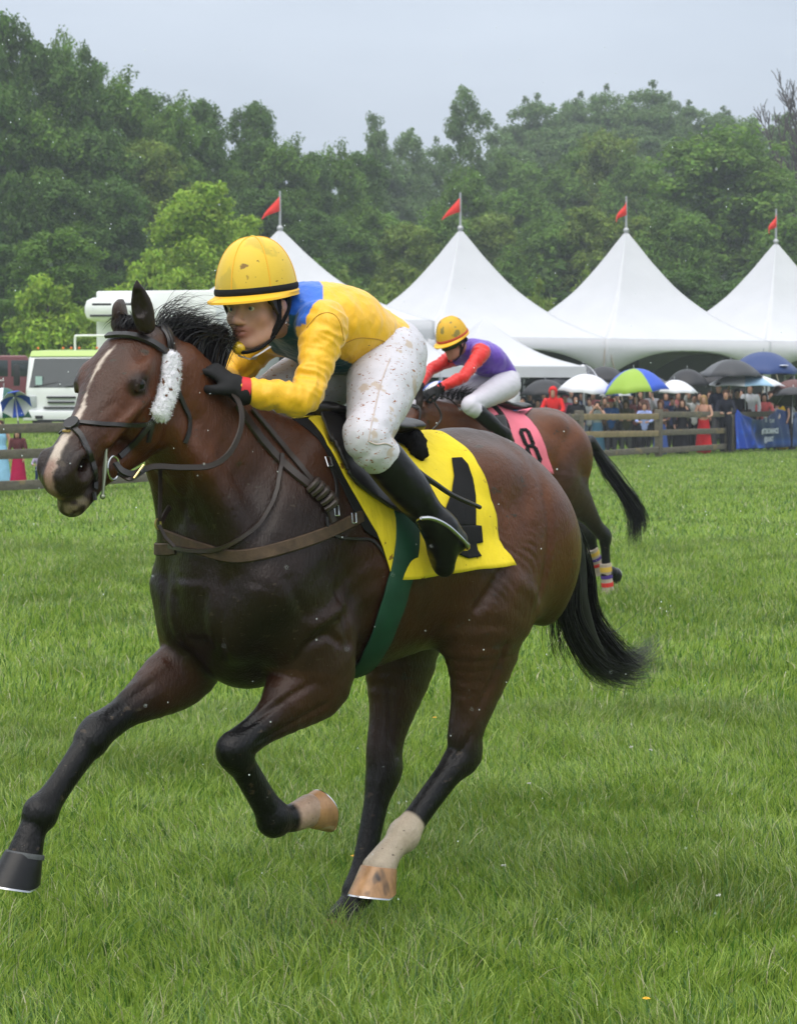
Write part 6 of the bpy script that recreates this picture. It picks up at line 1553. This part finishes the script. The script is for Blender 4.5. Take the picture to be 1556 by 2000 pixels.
for i, (px, D, lab, fd) in enumerate([(548, 71.6, 'white peaked tent whose tip with red flag rises just behind the front rider\'s helmet', 3.6), (898, 75.0, 'white peaked tent with red flag standing behind the rider in purple', 3.35), (1220, 78.4, 'white peaked tent with red flag above the green and blue umbrella', 4.0), (1511, 81.8, 'white peaked tent with red flag above the navy umbrella, lowest peak in the picture', 4.1)]):
    x = (px - 778) * D / F_PX; py = (446, 446, 450, 472)[i]; pk = at(px, py, D)[2] - T(x, D)
    marquee(x, D, ROWA, 6.7, 3.3, pk, lab, fd)
def canopy(px, pyp, D, S, ang, label, eave=2.35):
    x = (px - 778) * D / F_PX; root = empty('canopy_tent', (x, D, T(x, D)), ang); tag(root, label, 'tent', 'small white canopy tents by the crowd'); h = S / 2; pk = at(px, pyp, D)[2] - T(x, D)
    mb = MB(); C = [(-h, -h, eave), (h, -h, eave), (h, h, eave), (-h, h, eave), (0, 0, pk)]
    V = []; F = []; N = 16
    for k in range(4):
        a = np.array(C[k]); b = np.array(C[(k + 1) % 4]); c = np.array(C[4]); base = len(V)
        for i in range(N + 1):
            for j in range(N + 1): t = i / N; e = a + (b - a) * j / N; p = e + (c - e) * t; p = p + np.array([0, 0, -.22 * math.sin(math.pi * t) ** 1.2]); V.append(p)
        for i in range(N):
            for j in range(N): q = base + i * (N + 1) + j; F.append((q, q + 1, q + N + 2, q + N + 1))
    ro = mesh_np('roof', np.array(V), np.array(F), M_VINYL, root); ro.modifiers.new('s', 'SOLIDIFY').thickness = .012
    mb = MB()
    for k in range(4):
        a = np.array(C[k]); b = np.array(C[(k + 1) % 4]); m_ = (a + b) / 2; d = b - a; mb.box(m_ + np.array([0, 0, -.14]) + nrm(m_ * [1, 1, 0]) * .01, (S, .012, .30), math.atan2(d[1], d[0]))
    mb.build('valance', M_VINYL, root)
    for k in range(4):
        mb = MB(); mb.box((C[k][0] * .98, C[k][1] * .98, eave / 2), (.05, .05, eave)); mb.build('leg', M_POLE, root)
    return root
canopy(945, 622, 67, 4.3, .35, 'small white canopy tent directly behind the back of the rider in purple')
canopy(795, 627, 66, 2.6, .5, 'small white canopy tent between the two riders')
x_ = (1000 - 778) * 74 / F_PX

# ------------------------------------------------------------------ vehicles
M_PAINTW = mat('white_paint', (.74, .76, .76), rough=.3, spec=.5, noise=(2, .04), coat=.4); M_GLASS = mat('dark_glass', (.018, .028, .030), rough=.10, spec=.5, coat=.2); M_BLKP = mat('black_plastic', (.012, .013, .014), rough=.5); M_LIME = mat('lime_paint', (.40, .54, .16), rough=.35); M_TYRE = mat('tyre_rubber', (.012, .012, .012), rough=.9); M_AMBER = mat('amber_lamp', (.75, .16, .02), rough=.3); M_LAMP = mat('headlamp', (.35, .38, .38), rough=.1, spec=.8); M_CHROME = mat('bright_bumper', (.70, .72, .73), rough=.3)
tx, ty = (122 - 778) * 61 / F_PX, 61.0; TZ = T(tx, ty)
truck = empty('truck', (tx, ty, TZ), math.radians(-12)); tag(truck, 'white box truck with lime-green cab roof parked on the grass beyond the fence', 'truck')
# local: front faces -y, body runs back to +y then shifted right so its side shows
def prism(sec, x0, x1, m, name, parent, bev=.0):
    """sec: list of (y,z) outline, extruded along x"""
    bm = bmesh.new(); a = [bm.verts.new((x0, y, z)) for y, z in sec]; b = [bm.verts.new((x1, y, z)) for y, z in sec]
    bm.faces.new(a); bm.faces.new(b[::-1])
    for i in range(len(sec)): bm.faces.new((a[i], b[i], b[(i + 1) % len(sec)], a[(i + 1) % len(sec)]))
    bmesh.ops.recalc_face_normals(bm, faces=bm.faces)
    if bev: bmesh.ops.bevel(bm, geom=list(bm.edges), offset=bev, segments=3, affect='EDGES', profile=.6)
    me = bpy.data.meshes.new(name); bm.to_mesh(me); bm.free(); me.polygons.foreach_set('use_smooth', np.ones(len(me.polygons), bool)); me.materials.append(m)
    try: me.set_sharp_from_angle(angle=math.radians(40))
    except Exception: pass
    return link(bpy.data.objects.new(name, me), parent)
prism([(0, .45), (-.02, 1.15), (.22, 1.98), (.40, 2.08), (1.7, 2.08), (1.7, .45)], -1.0, 1.0, M_PAINTW, 'cab', truck, .13)
prism([(.20, 1.98), (.34, 2.13), (1.6, 2.18), (1.68, 2.06)], -.95, .95, M_LIME, 'cab_roof', truck, .03)
ws = MB(); ws.add([(-.88, -.012, 1.18), (.88, -.012, 1.18), (.80, .185, 1.93), (-.80, .185, 1.93), (-.88, .03, 1.18), (.88, .03, 1.18), (.80, .23, 1.93), (-.80, .23, 1.93)], [(0, 1, 2, 3), (4, 7, 6, 5), (0, 4, 5, 1), (3, 2, 6, 7), (0, 3, 7, 4), (1, 5, 6, 2)]); ws.build('windscreen', M_GLASS, truck)
mb = MB(); mb.box((-.62, .004, 1.36), (.18, .012, .22)); mb.build('permit_sticker', mat('sticker', (.35, .5, .48), rough=.5), truck)
mb = MB(); mb.tube([(-.75, -.03, 1.2), (-.1, .03, 1.32)], .012, 5); mb.tube([(.1, -.03, 1.2), (.75, .03, 1.30)], .012, 5); mb.build('wiper', M_BLKP, truck)
for z, w in ((.93, .78), (.80, .72), (.66, .95)): mb = MB(); mb.box((0, -.045, z), (w, .05, .05)); mb.build('grille_slot', M_BLKP, truck)
for s in (1, -1):
    mb = MB(); mb.box((.80 * s, -.03, .82), (.24, .07, .30), bev=.02); mb.build('headlight', M_LAMP, truck)
    mb = MB(); mb.tube([(1.0 * s, .2, 1.8), (1.22 * s, .02, 1.82), (1.22 * s, .0, 1.25)], .015, 6); mb.box((1.22 * s, .0, 1.5), (.17, .06, .55), bev=.02); mb.build('wing_mirror', M_BLKP, truck)
    for y in (.85, 5.6):
        mb = MB(); mb.tube([(.72 * s, y, .40), (.98 * s, y, .40)], .40, 20); wh = mb.build('wheel', M_TYRE, truck); mb = MB(); mb.tube([(.90 * s, y, .40), (1.0 * s, y, .40)], .20, 14); mb.build('rim', M_CHROME, wh)
    mb = MB(); mb.add([(1.006 * s, .45, 1.2), (1.006 * s, 1.45, 1.2), (1.006 * s, 1.4, 1.85), (1.006 * s, .6, 1.85)], [(0, 1, 2, 3)]); mb.build('side_window', M_GLASS, truck)
mb = MB(); mb.box((0, -.07, .46), (2.02, .22, .26), bev=.04); mb.build('bumper', M_CHROME, truck); mb = MB(); mb.box((-.55, -.19, .42), (.20, .03, .08)); mb.box((.55, -.19, .42), (.20, .03, .08)); mb.box((0, -.19, .33), (1.2, .02, .06)); mb.build('fog_lamp_recess', M_BLKP, truck)
for x in (-.8, -.12, .10, .32, .8): mb = MB(); mb.ball((x, .45, 2.2), .035, 8); mb.build('marker_lamp', M_AMBER, truck)
mb = MB(); mb.tube(catmull([(.05, .9, 2.15), (.05, .9, 2.48), (.15, .9, 2.53), (.9, .9, 2.53)], 4), .03, 8); mb.build('roof_rail', M_PAINTW, truck)
mb = MB(); mb.box((1.95, 5.0, 2.55), (3.3, 6.4, 2.35), bev=.06); mb.build('box_body', M_PAINTW, truck)
mb = MB(); mb.box((1.3, 1.9, 1.0), (2.2, .5, 1.5), bev=.03); mb.box((.95, 1.62, 2.45), (.30, .12, 1.1), bev=.02); mb.build('pillar', M_PAINTW, truck)
mb = MB(); mb.box((1.05, 1.42, 3.22), (1.75, .75, .62), bev=.24); ac = mb.build('cooling_unit', M_PAINTW, truck)
for x in (.72, 1.35): mb = MB(); mb.box((x, 1.07, 3.32), (.52, .03, .11), bev=.01); mb.build('cooling_vent', M_BLKP, ac)
mb = MB(); mb.box((1.1, 1.07, 3.05), (1.4, .03, .05)); mb.build('cooling_slot', M_BLKP, ac)
# maroon car
M_MAROON = mat('maroon_paint', (.13, .022, .025), rough=.3, spec=.5, coat=.5)
cx, cy = (-10 - 778) * 74 / F_PX, 74.0; car = empty('parked_car', (cx, cy, T(cx, cy)), math.radians(8)); tag(car, 'maroon sport utility car parked left of the white truck', 'car')
prism([(0, .45), (0, 1.02), (.15, 1.10), (.35, 1.75), (.6, 1.82), (3.0, 1.82), (3.5, 1.15), (4.5, 1.02), (4.6, .45)], 0, 1.8, M_MAROON, 'body', car, .06)
for o in car.children: o.rotation_euler = (0, 0, -math.pi / 2); o.location = (-2.0, 1.0, 0)
for x0, x1 in ((-1.55, -.65), (-.5, .45), (.55, 1.15)): mb = MB(); mb.box(((x0 + x1) / 2, -.80, 1.42), (x1 - x0, .03, .50), bev=.01); mb.build('window', M_GLASS, car)
for x in (-1.1, 1.7): mb = MB(); mb.tube([(x, -.85, .38), (x, -.6, .38)], .38, 20); wh = mb.build('wheel', M_TYRE, car); mb = MB(); mb.tube([(x, -.87, .38), (x, -.8, .38)], .2, 14); mb.build('rim', M_CHROME, wh)
for x in (-.55, .5): mb = MB(); mb.box((x - .25, -.83, 1.05), (.16, .03, .03)); mb.build('door_handle', M_CHROME, car)
mb = MB(); mb.box((2.5, -.4, .85), (.12, .3, .15), bev=.02); mb.build('headlight', M_LAMP, car)

# ------------------------------------------------------------------ umbrellas
def umbrella(px, py, wpx, D, cols, label, tilt=(0, 0), hgt=.30, sag=.0, stick=1.0, group='umbrellas over the crowd', logo=None):
    wpx *= 1.2; R = wpx * D / F_PX / 2; p = at(px, py, D); root = empty('umbrella', tuple(p)); root.rotation_euler = (tilt[0], tilt[1], px * .7); tag(root, label, 'umbrella', group)
    n = 8; V = []; F = []; M = []; hh = R * 2 * hgt; rings = 7
    for i in range(rings + 1):
        t = i / rings
        for k in range(n * 4):
            a = 2 * math.pi * k / (n * 4); sc = 1 - .09 * t * abs(math.sin(a * n / 2)); zz = -hh * (t ** 2.1) + (.03 * R * t * abs(math.sin(a * n / 2)))
            V.append((R * t * sc * math.cos(a), R * t * sc * math.sin(a), zz))
    K = n * 4
    for i in range(rings):
        for k in range(K): F.append((i * K + k, (i + 1) * K + k, (i + 1) * K + (k + 1) % K, i * K + (k + 1) % K)); M.append((k // 4) % len(cols))
    mb = MB(); mb.V = V; mb.F = F; mb.M = M; c = mb.build('canopy', cols, root); c.modifiers.new('s', 'SOLIDIFY').thickness = .008
    mb = MB(); mb.tube([(0, 0, .10), (0, 0, -stick)], .011, 6); mb.build('shaft', M_POLE, root)
    mb = MB(); mb.tube([(0, 0, -stick), (0, 0, -stick - .1)], .018, 8); mb.build('handle', M_BLKP, root)
    for k in range(n):
        a = 2 * math.pi * k / n; mb = MB(); mb.tube([(R * t * math.cos(a), R * t * math.sin(a), -hh * t ** 2.1 - .012) for t in (.05, .4, .7, .95)], .005, 4); mb.build('rib', M_POLE, root)
    if logo: 
        a = logo; mb = MB(); mb.ball((R * .8 * math.cos(a), R * .8 * math.sin(a), -hh * .8 ** 2.1 + .01), R * .13, 12, sc=(1, 1, .12)); mb.build('emblem', M_TXT, root)
    return root
UM = {k: mat('umbrella_' + k, c, rough=.45, spec=.35) for k, c in dict(black=(.015, .015, .018), grey=(.035, .037, .042), white=(.66, .67, .72), lime=(.27, .42, .04), blue=(.02, .08, .50), navy=(.018, .045, .16), brown=(.10, .035, .028), green=(.008, .08, .06), lgrey=(.09, .095, .105), sky=(.28, .45, .62)).items()}
umbrella(1074, 722, 92, 66, [UM['grey']], 'dark grey umbrella just right of the second rider, upper one of the pair', hgt=.28)
umbrella(1064, 741, 88, 64, [UM['black']], 'black umbrella directly under the dark grey one, beside the red hoodie', hgt=.30)
umbrella(1148, 731, 98, 63, [UM['white']], 'plain white umbrella between the red hoodie and the green and blue umbrella', tilt=(0, .1), hgt=.30)
umbrella(1237, 720, 114, 62.5, [UM['blue'], UM['blue'], UM['lime'], UM['lime']], 'large lime green and blue panelled umbrella', hgt=.33, tilt=(.1, 0))
umbrella(1316, 742, 78, 63.5, [UM['white'], UM['white'], UM['white'], UM['lgrey']], 'white umbrella with a few grey marks, right of the green and blue one', hgt=.28)
umbrella(1341, 721, 78, 65, [UM['black']], 'black umbrella above the fence, left of the big grey one', hgt=.36)
umbrella(1426, 702, 106, 65.5, [UM['grey'], UM['lgrey'], UM['grey'], UM['grey']], 'big charcoal grey umbrella above the man in the dark suit', hgt=.27)
umbrella(1490, 687, 124, 68, [UM['navy']], 'big navy blue umbrella with a white emblem, highest of all', hgt=.30, logo=-1.0)
umbrella(1455, 730, 130, 66, [UM['white'], UM['sky'], UM['white'], UM['white']], 'wide white umbrella under the navy one', hgt=.16)
umbrella(1550, 741, 84, 66.5, [UM['brown']], 'reddish brown umbrella at the right edge', hgt=.26)
umbrella(1548, 758, 84, 65.5, [UM['black']], 'black umbrella tilted under the brown one at the right edge', hgt=.26, tilt=(.25, 0))
umbrella(1138, 712, 56, 69, [UM['lgrey'], UM['white']], 'pale grey umbrella half hidden behind the white one', hgt=.45)
umbrella(852, 722, 60, 66, [UM['green']], 'dark green umbrella behind the arms of the rider in purple', hgt=.42)
umbrella(858, 744, 64, 64, [UM['white'], UM['blue']], 'white umbrella with blue panels showing below the arm of the rider in purple', hgt=.26)
umbrella(1005, 752, 60, 65, [UM['white']], 'white umbrella leaning low behind the back of the rider in purple', hgt=.5, tilt=(0, .6))
umbrella(1388, 722, 80, 69, [UM['black']], 'black umbrella between the black one and the charcoal grey one', hgt=.3)
umbrella(1180, 716, 84, 70, [UM['black']], 'black umbrella behind the plain white one, in the tent opening', hgt=.3)
umbrella(1272, 735, 74, 66, [UM['grey']], 'grey umbrella tucked behind the right side of the green and blue one', hgt=.3)
umbrella(1105, 738, 70, 66, [UM['navy']], 'navy umbrella squeezed behind the left edge of the plain white one', hgt=.3)
umbrella(1205, 752, 60, 66, [UM['white'], UM['navy']], 'small white and navy umbrella behind the photographing woman', hgt=.3)
umbrella(8, 757, 90, 52, [UM['green'], UM['green'], UM['white'], UM['green']], 'dark green and white umbrella by the maroon car at the left edge', hgt=.55, group='umbrellas beyond the left fence')
umbrella(30, 774, 52, 50, [UM['white'], UM['blue']], 'white and blue umbrella tilted on its side left of the truck', hgt=.5, tilt=(.3, 1.0), group='umbrellas beyond the left fence')

# ------------------------------------------------------------------ the crowd
def cloth_mat(name, c): return mat(name, c, rough=.8, spec=.2, noise=(9, .12), bump=(14, .6, .01))
_cm = {}
def cmat(c):
    if c not in _cm: _cm[c] = cloth_mat('fabric', c)
    return _cm[c]
M_FACE = mat('skin_crowd', attr=True, rough=.55)
def spectator(px, ptop, D, label, top, bottom, hair, style='short', pose='rail', dress=False, yaw=None, skin=(.40, .22, .15), hgt=None, wide=1.0, hat=None, sleeves=True, res=.022):
    x = (px - 778) * D / F_PX; z0 = T(x, D); H = (at(px, ptop, D)[2] - z0) if hgt is None else hgt; k = H / 1.72
    yaw = math.radians(-100 if yaw is None else yaw); root = None; fr = Frame(x, D, 0); fr.a = yaw
    P = lambda a, b, c: np.array([a, b * wide, c]) * k          # a forward, b left
    lean = .10 if pose == 'rail' else .02
    hip, chest, neck = P(0, 0, .95), P(lean * .6, 0, 1.30), P(lean, 0, 1.46); Hc = HeadF(P(lean + .03, 0, 1.585), 0, -.12 if pose == 'rail' else 0.0, 0, k * 1.0)
    arms = {}
    for s in (1, -1):
        sh = P(lean * .9, .175 * s, 1.40)
        if pose == 'rail': el, wr, hd = P(.22, .25 * s, 1.15), P(.40, .15 * s, 1.10), P(.48, .08 * s, 1.09)
        elif pose == 'phone': el, wr, hd = P(.20, .24 * s, 1.28), P(.26, .09 * s, 1.50), P(.25, .035 * s, 1.57)
        elif pose == 'umbrella' and s == 1: el, wr, hd = P(.18, .25, 1.20), P(.22, .16, 1.40), P(.22, .13, 1.46)
        elif pose == 'wave' and s == -1: el, wr, hd = P(.15, -.28, 1.45), P(.20, -.24, 1.70), P(.22, -.22, 1.78)
        elif pose == 'point' and s == 1: el, wr, hd = P(.25, .22, 1.15), P(.42, .18, .98), P(.48, .16, .90)
        else: el, wr, hd = P(.02, .24 * s, 1.14), P(.10, .22 * s, .92), P(.13, .20 * s, .83)
        arms[s] = (sh, el, wr, hd)
    b = SDF(res * k); head_sdf(b, Hc, skin, False); b.chain([(*Hc(-.01, 0, -.04), .05 * k), (*neck, .055 * k)], .02, skin)
    b.chain([(*hip, .13 * k, .09 * k), (*chest, .14 * k, .09 * k)], .03, skin)
    for s in (1, -1):
        sh, el, wr, hd = arms[s]; b.chain([(*sh, .050 * k), (*el, .038 * k), (*wr, .028 * k)], .02, skin); b.chain([(*wr, .030 * k), (*hd, .036 * k)], .02, skin); b.chain([(*(hd + nrm(hd - wr) * .03 * k), .018 * k), (*(hd + nrm(hd - wr) * .07 * k), .014 * k)], .02, skin)
        b.chain([(*P(0, .09 * s, .92), .075 * k), (*P(.02, .10 * s, .50), .05 * k), (*P(0, .10 * s, .10), .035 * k)], .03, skin); b.chain([(*P(0, .10 * s, .05), .035 * k), (*P(.13, .11 * s, .03), .03 * k)], .03, (.03, .02, .02))
    V, F = b.mesh(1); root = mesh_np('person', V, F, M_FACE, cols=b.colors(V)); root.location = (x, D, z0); root.rotation_euler = (0, 0, yaw); tag(root, label, 'person', 'spectators along the fence')
    s_ = SDF(res * k); g = .018 * k
    s_.chain([(*(hip + P(0, 0, -.06)), .155 * k * wide, .115 * k), (*P(lean * .3, 0, 1.10), .135 * k * wide, .10 * k), (*chest, .165 * k * wide, .115 * k), (*P(lean * .9, 0, 1.41), .14 * k, .075 * k)], .03, top)
    for s in (1, -1):
        sh, el, wr, hd = arms[s]
        if sleeves: s_.chain([(*sh, .062 * k), (*el, .052 * k), (*(wr * .9 + el * .1), .042 * k)], .03, top)
    V, F = s_.mesh(1); mesh_np('dress' if dress else 'jacket', V, F, cmat(top), root)
    s_ = SDF(res * k)
    if dress: s_.chain([(*P(0, 0, 1.0), .155 * k, .12 * k), (*P(0, 0, .60), .20 * k, .17 * k), (*P(0, 0, .18), .25 * k, .22 * k)], .03, bottom)
    else:
        for s in (1, -1): s_.chain([(*P(0, .08 * s, .95), .095 * k), (*P(.02, .10 * s, .52), .07 * k), (*P(0, .10 * s, .09), .062 * k)], .03, bottom)
    V, F = s_.mesh(1); mesh_np('skirt' if dress else 'trousers', V, F, cmat(bottom), root)
    s_ = SDF(res * k * .8); kk = Hc.sc
    s_.ball(Hc(-.022, 0, .058), np.array([.100, .088, .090]) * kk, .02, axes=Hc.ax); s_.ball(Hc(.085, 0, -.02), np.array([.06, .075, .075]) * kk, .01, axes=Hc.ax, sub=True)
    if style == 'long':
        for s in (1, -1): s_.chain([(*Hc(-.02, .06 * s, .03), .04 * kk), (*Hc(-.01, .082 * s, -.08), .034 * kk), (*Hc(.0, .09 * s, -.20), .03 * kk)], .03)
        s_.chain([(*Hc(-.07, 0, .03), .06 * kk), (*Hc(-.08, 0, -.15), .06 * kk)], .03)
    if style == 'hood': s_ = SDF(res * k * .8); s_.ball(Hc(-.02, 0, .04), np.array([.125, .115, .135]) * kk, .02, axes=Hc.ax); s_.chain([(*Hc(-.05, 0, -.06), .09 * kk), (*Hc(-.04, 0, -.13), .10 * kk)], .03); s_.ball(Hc(.10, 0, -.0), np.array([.11, .066, .095]) * kk, .01, axes=Hc.ax, sub=True)
    V, F = s_.mesh(1); mesh_np('hood' if style == 'hood' else 'hair', V, F, cmat(hair), root)
    if hat:
        mb = MB(); mb.tube([Hc(0, 0, .075), Hc(0, 0, .10), Hc(-.01, 0, .155)], [.135 * kk, .095 * kk, .082 * kk], 18); mb.build('hat', cmat(hat), root)
    return root
DK = (.012, .010, .010); BRN = (.045, .022, .012); BLD = (.30, .19, .08); BLK = (.012, .012, .015)
spectator(1021, 775, 64, 'dark-haired man in a blue jacket right behind the back of the rider in purple', (.02, .07, .25), BLK, DK, pose='phone')
spectator(1080, 757, 62.5, 'person in a bright red hooded jacket and white cap', (.62, .02, .02), (.03, .03, .04), (.62, .02, .02), 'hood', wide=1.1)
spectator(1103, 770, 66, 'person in a pink hat behind the red hoodie', (.45, .08, .14), BLK, (.50, .06, .12), pose='down')
spectator(1124, 772, 62.5, 'person in dark beanie and black jacket right of the red hoodie', BLK, BLK, BLK, 'hood', pose='down', wide=1.1)
spectator(1166, 784, 62, 'long-haired woman in grey dress holding a camera to her face', (.16, .18, .17), (.03, .09, .14), DK, 'long', 'phone', True, sleeves=False)
spectator(1193, 780, 63, 'person in red bucket hat and blue jacket', (.03, .10, .30), (.05, .05, .06), BRN, 'short', 'rail', hat=(.55, .06, .05))
spectator(1222, 782, 63, 'person in an olive green hood beside the red bucket hat', (.07, .07, .035), (.06, .065, .06), (.09, .075, .04), 'hood', 'rail', wide=1.15)
spectator(1241, 772, 66, 'dark-haired woman under the green and blue umbrella', (.14, .05, .05), BLK, DK, 'long', 'umbrella')
spectator(1258, 786, 61.3, 'brown-haired person in pale blue shirt leaning on the left side of the fence post', (.28, .34, .62), BLK, BRN, 'short', 'rail')
spectator(1289, 782, 62.4, 'person in brown fur hood and blue dress behind the fence post', (.10, .045, .03), (.05, .10, .34), (.14, .06, .035), 'hood', 'rail', True, wide=1.1)
spectator(1331, 780, 63, 'person in all black clothes under the black umbrella', BLK, BLK, BRN, 'long', 'umbrella', True, wide=1.1)
spectator(1355, 770, 66, 'person in white and yellow top behind the blonde woman', (.6, .6, .6), BLK, DK, 'short', 'wave')
spectator(1373, 772, 63.5, 'blonde woman in a long red dress at the fence', (.55, .30, .22), (.58, .015, .02), BLD, 'long', 'rail', True, sleeves=False)
spectator(1402, 748, 65.5, 'tall black-haired man in a dark suit under the grey umbrella', (.012, .016, .035), (.10, .10, .11), DK, 'short', 'umbrella')
spectator(1416, 762, 64.3, 'brown-haired young man in black suit leaning on the fence rail', (.010, .012, .022), (.010, .012, .018), BRN, 'short', 'rail')
spectator(1438, 760, 66.5, 'person in dark coat raising a hand, right of the suited men', (.03, .03, .035), BLK, DK, 'short', 'wave')
spectator(1463, 750, 67.5, 'dark-haired man in a white shirt under the white umbrella', (.52, .54, .60), BLK, DK, 'short', 'down')
spectator(1453, 784, 67, 'small girl with brown hair peeping over the banner', (.12, .08, .07), BLK, BRN, 'long', 'down')
spectator(1491, 768, 68, 'woman with long dark hair and a coral jacket', (.62, .13, .13), BLK, DK, 'long', 'rail', wide=1.05)
spectator(1506, 782, 68, 'woman in pale blouse next to the coral jacket', (.45, .38, .36), BLK, DK, 'long', 'rail')
spectator(1526, 776, 68.5, 'blonde woman in a yellow dress pointing over the banner', (.70, .46, .02), (.70, .46, .02), BLD, 'long', 'point', True, sleeves=False)
spectator(1545, 772, 69.5, 'woman with dark hair and bare arms right of the yellow dress', (.20, .12, .10), BLK, DK, 'long', 'umbrella', sleeves=False)
spectator(1475, 778, 71, 'person in grey half hidden between the white shirt and the coral jacket', (.15, .16, .18), BLK, DK, 'short', 'down')
spectator(1312, 776, 66, 'person in navy behind the fur hood', (.03, .04, .10), BLK, BRN, 'short', 'umbrella')
spectator(1180, 776, 67, 'person in brown coat behind the photographing woman', (.10, .06, .04), BLK, BRN, 'short', 'umbrella')
spectator(1150, 778, 67, 'person in pale grey raincoat under the plain white umbrella', (.40, .42, .44), (.10, .14, .2), BRN, 'short', 'umbrella')
spectator(1050, 780, 66, 'person in beige coat left of the red hoodie', (.35, .28, .2), BLK, DK, 'short', 'umbrella')
spectator(850, 755, 66, 'person in dark clothes under the green umbrella behind the purple rider', BLK, BLK, DK, 'short', 'umbrella', hgt=1.65)
rr_ = random.Random(9); tops = [(.03, .03, .035), (.05, .06, .09), (.10, .05, .04), (.22, .22, .24), (.02, .04, .12), (.30, .10, .10), (.09, .09, .06)]
proto_sp = {}
for i, px in enumerate([1034, 1062, 1092, 1113, 1137, 1158, 1186, 1206, 1231, 1249, 1272, 1300, 1322, 1344, 1364, 1386, 1426, 1447, 1480, 1500, 1515, 1536, 1556, 1575, 1592, 1010, 870, 835]):
    D = 68.5 + (i % 3) * 1.3; k_ = i % 7; x = (px - 778) * D / F_PX
    if k_ not in proto_sp:
        o = proto_sp[k_] = spectator(px, 772, D, 'dimly seen spectator in the back row under the umbrellas', tops[k_], BLK, (DK, BRN, BRN)[k_ % 3], ('short', 'long', 'short')[k_ % 3], ('umbrella', 'down', 'rail')[k_ % 3], hgt=1.66 + .03 * (k_ % 4), res=.028)
    else:
        p = proto_sp[k_]; o = p.copy(); link(o)
        for ch in p.children: c = ch.copy(); c.parent = o; link(c)
    o.location = (x, D, T(x, D)); o.rotation_euler = (0, 0, math.radians(-100 + rr_.uniform(-25, 25))); o['group'] = 'back row of spectators'
spectator(36, 872, 40.0, 'little girl with black hair and a long raspberry red skirt behind the left fence', (.10, .03, .035), (.35, .01, .06), DK, 'long', 'down', True, hgt=1.02, res=.018)
spectator(3, 852, 41, 'child in a light blue dress at the left edge', (.25, .48, .68), (.25, .48, .68), BRN, 'short', 'down', True, hgt=1.15, res=.018, sleeves=False)
spectator(76, 918, 40.6, 'toddler in a lavender top and navy trousers by the left fence', (.38, .34, .50), (.02, .04, .12), BRN, 'short', 'rail', hgt=.62, res=.016)
spectator(110, 896, 43, 'small child in black crouched behind the horse muzzle', (.02, .02, .03), BLK, DK, 'short', 'down', hgt=.7, res=.016)
spectator(300, 895, 44, 'child in dark navy clothes glimpsed under the horse throat', (.02, .04, .10), BLK, DK, 'short', 'rail', hgt=1.0, res=.02)

# ------------------------------------------------------------------ drizzle and haze
r = np.random.default_rng(3); mb = MB(); NR = 520
for i in range(NR):
    D = r.uniform(1.6, 14) ** 1.0; px, py = r.uniform(-150, 1700), r.uniform(-60, 1900); p = at(px, py, D); rad = D * r.uniform(.00010, .00025)
    if p[2] < .15: continue
    mb.ball(p, rad, 6, sc=(1, 1, 1.5))
M_DROP = mat('raindrop', (.8, .85, .9), rough=.05, spec=1.0)
rain = mb.build('rain', M_DROP); tag(rain, kind='stuff')
hz = MB(); hz.box((0, 140, 24), (420, 340, 54)); haze = hz.build('haze', M_DROP, smooth=False); haze.data.materials.clear()
mh = bpy.data.materials.new('haze'); mh.use_nodes = True; _t = mh.node_tree; _t.nodes.remove(_t.nodes['Principled BSDF']); _v = _t.nodes.new('ShaderNodeVolumePrincipled')
_v.inputs['Color'].default_value = (.78, .84, .92, 1); _v.inputs['Density'].default_value = .0009; _v.inputs['Anisotropy'].default_value = .2
_t.links.new(_v.outputs[0], _t.nodes['Material Output'].inputs['Volume']); haze.data.materials.append(mh); tag(haze, kind='stuff')
